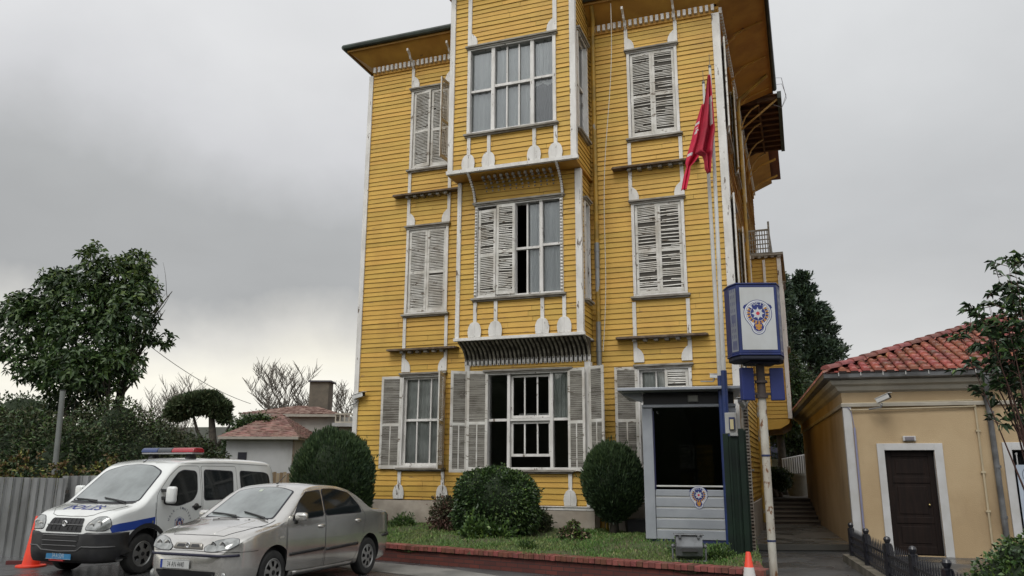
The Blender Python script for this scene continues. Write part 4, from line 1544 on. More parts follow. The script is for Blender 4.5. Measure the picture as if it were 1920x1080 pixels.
TF, lf = face_T(f0, f1)
mb = MB(); mb.add([TF(.05, 3.56), TF(lf - .045, 3.56), TF(lf - .045, 4.61), TF(.05, 4.61)], [(0, 1, 2, 3)])
mb.build('front_panel', mat('milky_sign_panel', (.52, .54, .55), .35, col2=(.46, .47, .46), scale=2, stretch=(1, 1, .5)), bx)
emblem(bx, lambda x, y, l: TF(lf / 2 + x, 4.10 + y, 2 + l), .54)
PER = mat('perforated_sign_face', (.08, .09, .17), .5, col2=(.12, .13, .2), scale=8)
for p0, p1 in (((.24, -.37), (.36, -.16)), ((.36, -.16), (.48, .20)), ((-.49, -.12), (-.42, -.34))):
    T_, l_ = face_T(Vector(p0), Vector(p1))
    mb = MB()
    mb.add([T_(.02, 3.54), T_(l_ - .02, 3.54), T_(l_ - .02, 4.60), T_(.02, 4.60)], [(0, 1, 2, 3)], 0)
    for z0, z1 in ((3.57, 3.72), (4.02, 4.16)):
        mb.add([T_(.05, z0, 2), T_(l_ - .05, z0, 2), T_(l_ - .05, z1, 2), T_(.05, z1, 2)], [(0, 1, 2, 3)], 1)
    for z in (3.76, 3.86, 3.96, 4.2, 4.32, 4.44, 4.54):
        for k in range(max(2, int(l_ / .05))):
            u = .045 + k * .05
            if u > l_ - .05: break
            mb.add([T_(u, z, 2), T_(u + .022, z, 2), T_(u + .022, z + .06, 2), T_(u, z + .06, 2)], [(0, 1, 2, 3)], 2)
    mb.build('side_panel', [mat('sign_grey_white', (.22, .235, .27), .5), PER, PER], bx)
for x0, rz in ((-.24, 12), (.26, -14)):
    mb = MB(); mb.box(-.11, .11, -.05, .05, 2.76, 3.30)
    o = mb.build('side_box', mat('deep_blue_box', (.012, .025, .145), .5), sg, bevel=.012)
    o.location = (x0, -.02, 0); o.rotation_euler = (0, 0, R(rz))
    mb = MB(); mb.box(min(0, x0), max(0, x0), -.02, .02, 2.85, 2.89); mb.box(min(0, x0), max(0, x0), -.02, .02, 3.17, 3.21)
    mb.build('box_arm', mat('dark_rusty_collar', (.06, .045, .04), .7), sg)

# perforated post behind the pole, with a lamp head
pp = empty('perforated_post', (4.02, 13.75, 0), R(8), 'slotted grey steel post just left of the rusty sign pole', 'post')
mb = MB()
mb.box(-.05, -.035, -.04, .04, 0, 2.95); mb.box(.035, .05, -.04, .04, 0, 2.95); mb.box(-.035, .035, .03, .04, 0, 2.95)
n = 54
for i in range(n):
    z = .05 + i * .054
    mb.box(-.035, .035, -.04, -.034, z, z + .026)
mb.build('slotted_channel', mat('galvanised_rusty', (.26, .24, .21), .6, col2=(.15, .11, .08), scale=5), pp)
mb = MB(); mb.box(-.055, .055, .041, .06, 0, 2.9); mb.build('backing_strip', mat('ochre_wood_strip', (.20, .12, .05), .8), pp)
# green cabinet column
gc = empty('green_gate_leaf', (3.72, 13.25, 0), R(-14), 'tall dark green metal gate leaf standing edge-on beside the booth', 'gate')
GRN = mat('dark_green_metal', (.008, .020, .012), .6, col2=(.005, .011, .008), scale=2, spec=.25)
mb = MB()
mb.box(-.22, -.13, 0, .09, .0, 2.22); mb.box(.03, .12, 0, .09, .0, 2.30); mb.box(-.13, .03, .02, .07, .0, 2.18)
mb.build('post_pair', GRN, gc, bevel=.008)
mb = MB(); mb.box(-.13, -.10, -.02, .02, .1, 2.1); mb.box(-.03, .0, -.02, .02, .1, 2.1); mb.box(.12, .155, .1, .13, 0, 2.28); mb.build('ribs', GRN, gc)
mb = MB(); mb.box(-.10, .02, -.03, .05, 2.184, 2.23); mb.build('cap', mat('pale_cap', (.28, .29, .28), .6), gc)
# small lantern lamp on booth corner
ln2 = empty('corner_lamp', (3.82, 13.9, 2.25), R(-20), 'small lit-coloured wall lantern with pale lens between the booth and the slotted post', 'lamp')
tag(ln2, 'small white lamp with amber lens between the booth and the slotted post')
mb = MB(); mb.box(-.10, .10, 0, .12, .0, .36); mb.build('housing', mat('lantern_white', (.42, .42, .40), .5), ln2, bevel=.01)
mb = MB(); mb.box(-.03, .07, -.05, -.002, .06, .28); mb.build('bracket', BN, ln2, bevel=.006)
mb = MB(); mb.box(-.01, .05, -.065, -.052, .07, .24); mb.build('lens', mat('amber_lens', (.55, .48, .28), .3), ln2)
camera_unit((3.95, 13.55, 2.72), R(-30), R(15), 'dark security camera tucked under the left blue box of the police sign', .8, (.1, .15, .1))

def unproj(x, y, Y):
    d = _w + _r2 * ((x - 960) / 1479) - _u2 * ((y - 540) / 1479)
    return Vector((0, 0, 1.6)) + d * (Y / d.y)


# ================================================================ FLAGPOLES AND FLAGS
WP = mat('flagpole_white', (.58, .58, .56), .5, col2=(.46, .45, .42), scale=3, stretch=(1, 1, .4))
BP = mat('flagpole_blue', (.014, .034, .14), .5, col2=(.012, .025, .09), scale=3)
EOF_ = 0


def flagpole(p0, p1, zb, label, blue_r=.06, white_r=.042):
    e_ = empty('flagpole', p0, 0, label, 'flagpole', None)
    d = Vector(p1) - Vector(p0)
    f = lambda z: tuple(d * ((z - p0[2]) / d.z))
    mb = MB(); mb.tube([(0, 0, 0), f(zb * .5), f(zb)], [blue_r, blue_r, blue_r * .92], 12); mb.build('lower_tube', BP, e_, smooth=True, auto=50)
    mb = MB(); mb.tube([f(zb), f((zb + p1[2]) / 2), f(p1[2])], [white_r, white_r * .9, white_r * .62], 12); mb.build('upper_tube', WP, e_, smooth=True, auto=50)
    mb = MB(); mb.ball(tuple(Vector(f(p1[2])) + Vector((0, 0, .02))), (.035, .035, .05)); mb.tube([f(p1[2]), tuple(Vector(f(p1[2])) + Vector((0, 0, .3)))], .006, 5)
    mb.build('finial', mat('finial_dark', (.1, .1, .1), .5), e_)
    return e_


FP0, FP1 = (unproj(1372, 1022, 14.5), unproj(1331, 127, 14.5)), (unproj(1367, 1022, 14.8), unproj(1319, 157, 14.8))
flagpole(tuple(FP0[0]), tuple(FP0[1]), 3.42, 'taller white flagpole with blue foot, right of the pair, carrying the larger red flag')
flagpole(tuple(FP1[0]), tuple(FP1[1]), 3.36, 'shorter white flagpole with blue foot, left of the pair, carrying the lettered red flag', .05)



FR = mat('flag_red', (.40, .008, .035), .65, col2=(.30, .006, .025), scale=2.5)
FRL = mat('flag_bright_red', (.60, .015, .06), .65, col2=(.48, .01, .045), scale=2.5)
FW = mat('flag_white', (.62, .58, .58), .7)


def flag(rows, Y, label, m, folds, amp, marks=(), ph=0.):
    rows3 = []
    for y, xl, xr in rows:
        a, b = unproj(xl, y, Y), unproj(xr, y, Y)
        rows3.append((a.z, a.x, b.x))
    rows3.sort(key=lambda r: -r[0])
    top, bot = rows3[0][0], rows3[-1][0]
    mb = MB()
    nu, nv = 26, 60
    base = Vector(((rows3[0][1] + rows3[0][2]) / 2, Y, top))

    def pos(u, v):
        z = top + (bot - top) * v
        for (z0, a0, b0), (z1, a1, b1) in zip(rows3[:-1], rows3[1:]):
            if z1 <= z <= z0:
                t = (z0 - z) / max(z0 - z1, 1e-6)
                xl, xr = a0 + (a1 - a0) * t, b0 + (b1 - b0) * t
                break
        w = xr - xl
        yy = amp * min(1, w / .25 + .15) * math.sin(u * folds * 2 * PI + ph + v * 1.5) + .03 * math.sin(v * 9 + u * 3)
        return (xl + w * u - base.x, yy, z - base.z)
    vs_ = [pos(i / nu, j / nv) for j in range(nv + 1) for i in range(nu + 1)]
    fs, ms = [], []
    for j in range(nv):
        for i in range(nu):
            k = j * (nu + 1) + i
            mi = 0
            for u0, u1, v0, v1 in marks:
                if u0 <= (i + .5) / nu <= u1 and v0 <= (j + .5) / nv <= v1:
                    mi = 1
            mb.add([vs_[k], vs_[k + 1], vs_[k + nu + 2], vs_[k + nu + 1]], [(0, 1, 2, 3)], mi)
    o = mb.build('flag', [m, FW], None, smooth=True, fixn=False, loc=base)
    bm = bmesh.new(); bm.from_mesh(o.data); bmesh.ops.remove_doubles(bm, verts=bm.verts, dist=.0005); bm.to_mesh(o.data); bm.free()
    o.data.polygons.foreach_set('use_smooth', [True] * len(o.data.polygons))
    md = o.modifiers.new('s', 'SOLIDIFY'); md.thickness = .004
    tag(o, label, 'flag')
    return o


flag([(140, 1327, 1331), (180, 1323, 1334), (230, 1315, 1340), (240, 1314, 1342), (268, 1309, 1338), (284, 1305, 1337), (290, 1319, 1336), (300, 1322, 1334), (315, 1323, 1333), (325, 1328, 1332)],
     14.22, 'deep red flag hanging limp in folds, the larger and higher of the two flags', FR, 1.9, .09, [(.62, .86, .23, .30), (.70, .80, .30, .52)])
flag([(195, 1316, 1320), (235, 1304, 1318), (270, 1295, 1316), (290, 1289, 1313), (305, 1286, 1302), (313, 1288, 1294), (330, 1283, 1292), (357, 1278, 1286)],
     14.62, 'bright red flag with small white lettering, twisted and hanging lower on the left', FRL, 1.5, .07, [(.05, .4, .22, .245), (.15, .32, .28, .30), (.2, .45, .31, .33), (.15, .3, .34, .36), (.05, .35, .59, .62)], 1.)

# ================================================================ SHEET METAL HOARDING
SHM = mat('galvanised_sheet', (.46, .47, .47), .42, metal=.65, col2=(.33, .335, .33), scale=2.5, stretch=(1, 1, .3), rough2=.28, grime=((.16, .155, .14), 3, .5, (1, 1, .4), .6))


def hoarding(name, p0, p1, h0, h1, label, seed, step=.13, dep=.05):
    d = Vector(p1) - Vector(p0); ln_ = d.length
    e_ = empty(name, p0, math.atan2(d.y, d.x), label, 'fence', 'corrugated sheet metal fence panels')
    mb = MB()
    n = int(ln_ / step)
    rd_ = random.Random(seed)
    pts = []
    for i in range(n):
        x = i * step
        k = rd_.uniform(-.01, .01)
        pts += [(x, k), (x + step * .55, k + rd_.uniform(-.006, .006)), (x + step * .68, dep + k), (x + step * .88, dep + k)]
    for (x0, y0), (x1, y1) in zip(pts[:-1], pts[1:]):
        ha, hb = h0 + (h1 - h0) * x0 / ln_, h0 + (h1 - h0) * x1 / ln_
        q = rd_.uniform(-.012, .012)
        mb.add([(x0, y0, 0), (x1, y1, 0), (x1, y1 + q, hb), (x0, y0 + q, ha)], [(0, 1, 2, 3)])
    mb.build('sheet', SHM, e_, fixn=False)
    mb = MB(); mb.box(0, ln_, .08, .13, .3, .36); mb.box(0, ln_, .08, .13, 1.15, 1.21)
    mb.build('rail', mat('rail_dark', (.08, .07, .06), .8), e_)
    return e_


hoarding('sheet_metal_fence', (-14.5, 15.6, 0), (-8.42, 15.38, 0), 1.50, 1.43, 'dull corrugated sheet metal fence panel behind the orange cone at the left edge', 1, .16, .035)
hoarding('sheet_metal_fence', (-8.60, 15.55, 0), (-7.2, 15.62, 0), 1.47, 1.49, 'shinier corrugated sheet metal fence panel behind the police van', 2, .19, .06)

# cones
ORG = mat('cone_orange', (.80, .055, .018), .45, col2=(.68, .045, .018), scale=3)


def cone(loc, label, h=.75, band=False, r=.15, base=True):
    e_ = empty('traffic_cone', loc, 0, label, 'traffic cone', 'orange traffic cones')
    mb = MB()
    mb.lathe([(r, .03), (r * .97, .05), (.028, h - .01), (.02, h), (0, h)], n=24)
    mb.build('body', ORG, e_, smooth=True, auto=50)
    mb = MB()
    mb.lathe([(0, 0), (r * 1.62, 0), (r * 1.66, .012), (r * 1.6, .03), (r * 1.02, .036), (r, .04)], n=28)
    mb.build('base', ORG, e_, smooth=True, auto=50)
    if band:
        mb = MB()
        f = lambda z: r * .97 + (.028 - r * .97) * (z - .05) / (h - .06) + .003
        mb.lathe([(f(.30), .30), (f(.52), .52)], n=24)
        mb.build('white_band', mat('cone_white', (.62, .60, .58), .5), e_, smooth=True)
    return e_


cone((-8.05, 13.95, 0), 'plain orange traffic cone in front of the sheet metal fence, left of the van', .82, r=.14)
cone((2.78, 9.70, 0), 'orange traffic cone with white band in front of the green gate leaf', .69, True, r=.125)
mb = MB(); mb.bar((-.5, .02, .03), (.45, .1, .03), .09, .06)
tag(mb.build('timber_strip', mat('dark_red_timber', (.10, .02, .02), .7), loc=(-8.15, 14.25, 0)), 'dark red timber strip lying on the ground behind the left orange cone', 'timber')

# ================================================================ VEHICLES


def pchip(xs, ys, x):
    xs, ys = np.array(xs, float), np.array(ys, float)
    h = np.diff(xs); dl = np.diff(ys) / h
    m = np.zeros(len(xs))
    for i in range(1, len(xs) - 1):
        if dl[i - 1] * dl[i] > 0:
            w1, w2 = 2 * h[i] + h[i - 1], h[i] + 2 * h[i - 1]
            m[i] = (w1 + w2) / (w1 / dl[i - 1] + w2 / dl[i])
    m[0], m[-1] = dl[0], dl[-1]
    i = np.clip(np.searchsorted(xs, x) - 1, 0, len(xs) - 2)
    t = (x - xs[i]) / h[i]
    return ys[i] * (2 * t ** 3 - 3 * t ** 2 + 1) + h[i] * m[i] * (t ** 3 - 2 * t ** 2 + t) + ys[i + 1] * (-2 * t ** 3 + 3 * t ** 2) + h[i] * m[i + 1] * (t ** 3 - t ** 2)


class Car:
    def __init__(s, root, spec):
        s.root, s.sp = root, spec
        s.make()

    def sec(s, x):
        sp = s.sp
        zr = float(pchip(*sp['top'], x)); z0 = float(pchip(*sp['bot'], x)); W = float(pchip(*sp['wid'], x))
        belt = float(pchip(*sp['belt'], x)); tum = sp['tum']
        rc = min(sp['rc'], .42 * (zr - z0))
        zt = zr - rc
        NS = 18
        pts = [(0, z0), (.5 * W, z0), (.88 * W, z0)]

        def yside(z):
            t = min(max((z - z0) / .24, 0), 1)
            y = W * (.93 + .07 * math.sin(t * PI / 2))
            if z > .60:
                y -= sp.get('lean', .06) * max(0, min(z, belt) - .60) ** 1.3
            if z > belt:
                y -= tum * (z - belt) + .10 * max(0, z - belt) ** 2 * sp.get('curv', 1)
            return y
        for i in range(NS):
            z = z0 + .03 + (zt - z0 - .03) * i / (NS - 1)
            pts.append((yside(z), z))
        yt = yside(zt)
        cw = min(rc * sp.get('cornk', 1.1), yt * .6)
        crown = sp['crown'] * min(1, (zr - z0) / .6)
        for i in range(1, 6):
            a = PI / 2 * i / 5
            pts.append((yt - cw * (1 - math.cos(a)), zt + (rc - crown) * math.sin(a)))
        ye = yt - cw
        ze = zr - crown
        for i in range(1, 8):
            y = ye * (1 - i / 7)
            pts.append((y, ze + crown * (1 - (y / ye) ** 2)))
        return pts

    def make(s):
        x0, x1 = s.sp['top'][0][0], s.sp['top'][0][-1]
        n = 150
        t = np.linspace(0, PI, n + 1)
        xs = (x0 + x1) / 2 - (x1 - x0) / 2 * (np.cos(t) * .55 + (1 - 2 * t / PI) * .45)
        s.xs = xs
        grid = []
        for x in xs:
            h = s.sec(float(x))
            full = [(x, y, z) for y, z in h] + [(x, -y, z) for y, z in h[-2:0:-1]]
            grid.append(full)
        m = len(grid[0])
        mb = MB()
        vs_ = [p for g in grid for p in g]
        fs = []
        for i in range(n):
            for k in range(m):
                k2 = (k + 1) % m
                fs.append((i * m + k, (i + 1) * m + k, (i + 1) * m + k2, i * m + k2))
        fs.append(tuple(range(m))); fs.append(tuple(n * m + k for k in reversed(range(m))))
        mb.add(vs_, fs)
        s.mesh_v, s.mesh_f = vs_, fs
        s.bvh = BVHTree.FromPolygons([Vector(v) for v in vs_], fs)
        s.body = mb.build('body', s.sp['mats'], s.root, smooth=True, auto=60)
        s.gm = m; s.gn = n
        # wheel openings
        for wx in s.sp['wheels']:
            for sd in (-1, 1):
                cb_ = MB(); cb_.lathe([(0, -.14), (s.sp['arch'], -.14), (s.sp['arch'], .25), (0, .25)], (wx, sd * (s.sp['track'] + .02), s.sp['wr'] + .015), 40, 0, 'y')
                c = cb_.build('cutter', [s.sp['mats'][-1]])
                bm = bmesh.new(); bm.from_mesh(c.data); bmesh.ops.remove_doubles(bm, verts=bm.verts, dist=1e-4); bmesh.ops.recalc_face_normals(bm, faces=bm.faces); bm.to_mesh(c.data); bm.free()
                md = s.body.modifiers.new('b', 'BOOLEAN'); md.operation = 'DIFFERENCE'; md.object = c; md.solver = 'EXACT'
                par = s.body.parent; s.body.parent = None
                dg = bpy.context.evaluated_depsgraph_get(); dg.update()
                me = bpy.data.meshes.new_from_object(s.body.evaluated_get(dg))
                s.body.modifiers.clear(); s.body.data = me; s.body.parent = par
                bpy.data.objects.remove(c)
        # liner dark: faces facing into the openings
        me = s.body.data
        while len(me.materials) < 2:
            me.materials.append(s.sp['mats'][-1])
        for p in me.polygons:
            c = p.center
            for wx in s.sp['wheels']:
                d = math.hypot(c.x - wx, c.z - s.sp['wr'] - .015)
                inner = d < s.sp['arch'] - .003 or (d < s.sp['arch'] + .003 and abs(p.normal.y) < .5)
                if inner and abs(c.y) > s.sp['track'] - .20 and (abs(abs(p.normal.y)) < .6 or abs(c.y) < s.sp['track'] - .05):
                    p.material_index = len(s.sp['mats']) - 1
        me.set_sharp_from_angle(angle=R(50))

    def hit(s, o, d):
        h = s.bvh.ray_cast(Vector(o), Vector(d))
        return h

    def patch(s, name, poly, ax, mats, off=.004, step=.06, parent=None, side=1, thick=0., smooth=True, mi=0):
        """project a 2D outline on the body. ax 'side': (x,z) from +-y ; 'top': (x,y) ; 'front': (y,z)"""
        bm = bmesh.new()
        vv = [bm.verts.new((a, b, 0)) for a, b in poly]
        bm.faces.new(vv)
        us = [p[0] for p in poly]; ws = [p[1] for p in poly]
        for lo_, hi_, nrm in ((min(us), max(us), Vector((1, 0, 0))), (min(ws), max(ws), Vector((0, 1, 0)))):
            k = lo_ + step
            while k < hi_ - 1e-4:
                bmesh.ops.bisect_plane(bm, geom=bm.verts[:] + bm.edges[:] + bm.faces[:], dist=1e-5, plane_co=nrm * k, plane_no=nrm)
                k += step
        for v in bm.verts:
            a, b = v.co.x, v.co.y
            o, d = {'side': ((a, side * 3, b), (0, -side, 0)), 'top': ((a, b, 4), (0, 0, -1)), 'front': ((4, a, b), (-1, 0, 0)), 'back': ((-4, a, b), (1, 0, 0))}[ax]
            h = s.bvh.ray_cast(Vector(o), Vector(d))
            if h[0] is None:
                dd = {'side': (a, side * .3, b), 'top': (a, b, .5), 'front': (1.8, a, b), 'back': (-1.8, a, b)}[ax]
                nr = s.bvh.find_nearest(Vector(dd)); h = nr
            nrm = h[1]
            if nrm.dot(Vector(d)) > 0: nrm = -nrm
            v.co = h[0] + nrm * off
        bmesh.ops.recalc_face_normals(bm, faces=bm.faces)
        # make sure faces point outward
        fcs = bm.faces[:]
        avg = Vector()
        for f in fcs: avg += f.normal
        out = {'side': Vector((0, side, 0)), 'top': Vector((0, 0, 1)), 'front': Vector((1, 0, 0)), 'back': Vector((-1, 0, 0))}[ax]
        if avg.dot(out) < 0:
            bmesh.ops.reverse_faces(bm, faces=fcs)
        me = bpy.data.meshes.new(name); bm.to_mesh(me); bm.free()
        for m in (mats if isinstance(mats, (list, tuple)) else [mats]): me.materials.append(m)
        me.polygons.foreach_set('use_smooth', [smooth] * len(me.polygons))
        o = bpy.data.objects.new(name, me); COL.objects.link(o); o.parent = parent or s.root
        if thick:
            md = o.modifiers.new('t', 'SOLIDIFY'); md.thickness = thick; md.offset = 1
        return o

    def line(s, pts, ax, r, name, m, parent=None, side=1, closed=False, off=.001, n=4):
        P = []
        seq = list(pts) + ([pts[0]] if closed else [])
        for (a0, b0), (a1, b1) in zip(seq[:-1], seq[1:]):
            k = max(1, int(math.hypot(a1 - a0, b1 - b0) / .05))
            for i in range(k):
                P.append((a0 + (a1 - a0) * i / k, b0 + (b1 - b0) * i / k))
        P.append(seq[-1])
        Q = []
        for a, b in P:
            o, d = {'side': ((a, side * 3, b), (0, -side, 0)), 'top': ((a, b, 4), (0, 0, -1)), 'front': ((4, a, b), (-1, 0, 0)), 'back': ((-4, a, b), (1, 0, 0))}[ax]
            h = s.bvh.ray_cast(Vector(o), Vector(d))
            if h[0] is None: continue
            nrm = h[1] if h[1].dot(Vector(d)) < 0 else -h[1]
            Q.append(h[0] + nrm * off)
        if len(Q) < 2: return None
        mb = MB(); mb.tube(Q, r, n)
        return mb.build(name, m, parent or s.root, smooth=True)

    def text(s, mb, st, size, ax, cx, cy, mi=0, sx=1., side=1, off=.007, flip=1, rot=0):
        v, f = text2d(st, size, sx)
        out = []
        for x, y in v:
            if rot: x, y = x * math.cos(rot) - y * math.sin(rot), x * math.sin(rot) + y * math.cos(rot)
            out.append(s.onbody(x * flip + cx, y + cy, ax, side, off))
        mb.add(out, f, mi)

    def onbody(s, a, b, ax, side=1, off=.006):
        o, d = {'side': ((a, side * 3, b), (0, -side, 0)), 'top': ((a, b, 4), (0, 0, -1)), 'front': ((4, a, b), (-1, 0, 0))}[ax]
        h = s.bvh.ray_cast(Vector(o), Vector(d))
        if h[0] is None:
            h = s.bvh.find_nearest(Vector({'side': (a, side * .8, b), 'top': (a, b, 1.0), 'front': (2.0, a, b)}[ax]))
        nrm = h[1] if h[1].dot(Vector(d)) < 0 else -h[1]
        return h[0] + nrm * off


def rounded(pts, r=.03, n=4):
    out = []
    N_ = len(pts)
    for i in range(N_):
        p0, p1, p2 = Vector(pts[i - 1]), Vector(pts[i]), Vector(pts[(i + 1) % N_])
        a, b = (p0 - p1), (p2 - p1)
        ra = min(r, a.length * .45, b.length * .45)
        a.normalize(); b.normalize()
        q0, q2 = p1 + a * ra, p1 + b * ra
        for k in range(n + 1):
            t = k / n
            q = q0 * (1 - t) ** 2 + p1 * 2 * t * (1 - t) + q2 * t * t
            out.append((q.x, q.y))
    return out


TYR = mat('tyre_rubber', (.018, .018, .018), .75, col2=(.03, .03, .028), scale=8)
BLK = mat('black_plastic', (.018, .018, .020), .5, col2=(.028, .028, .028), scale=4, rough2=.35)
CGL = mat('car_dark_glass', (.010, .013, .014), .05, spec=.4)
WSG = mat('windscreen_glass', (.20, .225, .22), .05, spec=1.0, coat=1.0, col2=(.10, .115, .11), scale=2.2, lo=.38, hi=.66, detail=8)
RUBB = mat('window_rubber', (.012, .012, .02), .5)
CHR = mat('chrome', (.6, .6, .6), .15, metal=1.)
HLG = mat('headlamp_glass', (.36, .37, .36), .12, spec=.8, coat=.8, col2=(.20, .21, .20), scale=9, metal=.3)
RED_ = mat('tail_lamp', (.30, .008, .01), .2, coat=.5)
SEAMK = mat('panel_gap', (.02, .02, .02), .8)


def wheel(root, x, y, r, rr, spokes, rim_m, w=.19, slots=True, seed=0):
    sd = 1 if y > 0 else -1
    e_ = None
    mb = MB(lambda a, b, c: (x + a, y + sd * b, r + c))
    prof = [(rr, -w), (r * .93, -w), (r, -w * .85), (r, -w * .15), (r * .985, -.02), (r * .93, -.004), (rr + .02, .004), (rr, -.006), (rr - .012, -.03), (rr - .02, -w)]
    mb.lathe(prof, (0, 0, 0), 48, 0, 'y')
    ty = mb.build('wheel', TYR, root, smooth=True, auto=35)
    T = lambda a, b, c: (x + a, y + sd * b, r + c)
    mb = MB(T)
    mb.lathe([(rr, -.01), (rr - .012, -.004), (rr - .025, -.022)], n=48, axis='y')
    n = spokes
    # hubcap face with cut-outs
    N_ = n * 8
    ri, ro = rr * .42, rr * .80
    z = lambda q: -.022 + .018 * (1 - (q / rr) ** 2)
    rings = [rr - .025, ro, ri, .0]

    def P(q, k):
        a = 2 * PI * k / N_ + seed
        return (q * math.cos(a), z(q), q * math.sin(a))
    for k in range(N_):
        mb.add([P(rings[0], k), P(rings[0], k + 1), P(ro, k + 1), P(ro, k)], [(0, 1, 2, 3)], 0)
        slot = (k % 8) in (2, 3, 4, 5)
        if slot:
            a, b = P(ro, k), P(ro, k + 1); c, d = P(ri, k + 1), P(ri, k)
            mb.add([(q[0], q[1] - .035, q[2]) for q in (a, b, c, d)], [(0, 1, 2, 3)], 1)
        else:
            mb.add([P(ro, k), P(ro, k + 1), P(ri, k + 1), P(ri, k)], [(0, 1, 2, 3)], 0)
        mb.add([P(ri, k), P(ri, k + 1), (0, z(0) + .006, 0)], [(0, 1, 2)], 0)
    mb.lathe([(.032, z(0) - .002), (.030, z(0) + .012), (0, z(0) + .014)], n=16, axis='y', mi=1)
    mb.build('rim', [rim_m, mat('wheel_slot_dark', (.012, .012, .012), .8)], ty)
    return ty


def wing_mirror(root, x, y, z, m, up=False):
    sd = 1 if y > 0 else -1
    mb = MB()
    if up:
        mb.box(x - .05, x + .06, min(y, y + sd * .18), max(y, y + sd * .18), z, z + .27)
    else:
        mb.box(x - .05, x + .06, min(y, y + sd * .20), max(y, y + sd * .20), z, z + .12)
    o = mb.build('wing_mirror', m, root)
    md = o.modifiers.new('b', 'BEVEL'); md.width = .045; md.segments = 4
    o.data.polygons.foreach_set('use_smooth', [True] * 6)
    mb = MB()
    if up:
        for dz in (.06, .18):
            mb.box(x, x + .05, min(y - sd * .1, y + sd * .02), max(y - sd * .1, y + sd * .02), z + dz, z + dz + .05)
    else:
        mb.box(x - .02, x + .05, min(y - sd * .1, y + sd * .03), max(y - sd * .1, y + sd * .03), z - .04, z + .03)
    mb.build('mirror_arm', BLK, o, bevel=.01)
    mb = MB(); mb.box(x - .056, x - .051, min(y + sd * .02, y + sd * .17), max(y + sd * .02, y + sd * .17), z + .03, z + (.24 if up else .10)); mb.build('mirror_glass', CGL, o)
    return o


# ---------------------------------------------------------------- silver sedan
PSIL = mat('champagne_silver_paint', (.64, .625, .59), .18, metal=.75, col2=(.58, .565, .53), scale=1.4, coat=1., grime=((.22, .19, .15), 1.6, .52, (1, 1, 1), .4))
sedan = empty('sedan_car', (-3.40, 12.34, 0), R(-112.1), 'champagne silver four-door sedan parked in front of the brick wall', 'car')
sedan.scale = (.94, .94, .98)
S_ = Car(sedan, dict(
    top=([-2.09, -2.075, -2.03, -1.95, -1.80, -1.42, -1.28, -1.0, -.72, -.40, 0, .20, .36, .50, .75, 1.02, 1.16, 1.32, 1.6, 1.80, 1.93, 2.0, 2.05, 2.08],
         [.62, .78, .94, 1.0, 1.025, 1.055, 1.10, 1.26, 1.375, 1.43, 1.442, 1.43, 1.40, 1.345, 1.195, 1.03, .965, .935, .885, .825, .76, .70, .60, .50]),
    bot=([-2.09, -2.0, -1.7, 1.7, 1.95, 2.08], [.42, .27, .20, .18, .20, .36]),
    wid=([-2.09, -2.05, -1.95, -1.75, -1.3, -.6, .4, 1.2, 1.6, 1.82, 1.95, 2.04, 2.08], [.50, .64, .74, .79, .815, .83, .832, .825, .805, .765, .69, .58, .42]),
    belt=([-2.09, -1.4, 0, 1.2, 2.08], [.96, .96, .92, .88, .85]), tum=.34, rc=.085, crown=.035, arch=.345, wheels=(1.22, -1.24), track=.80, wr=.285,
    mats=[PSIL, SEAMK]))
C1 = S_
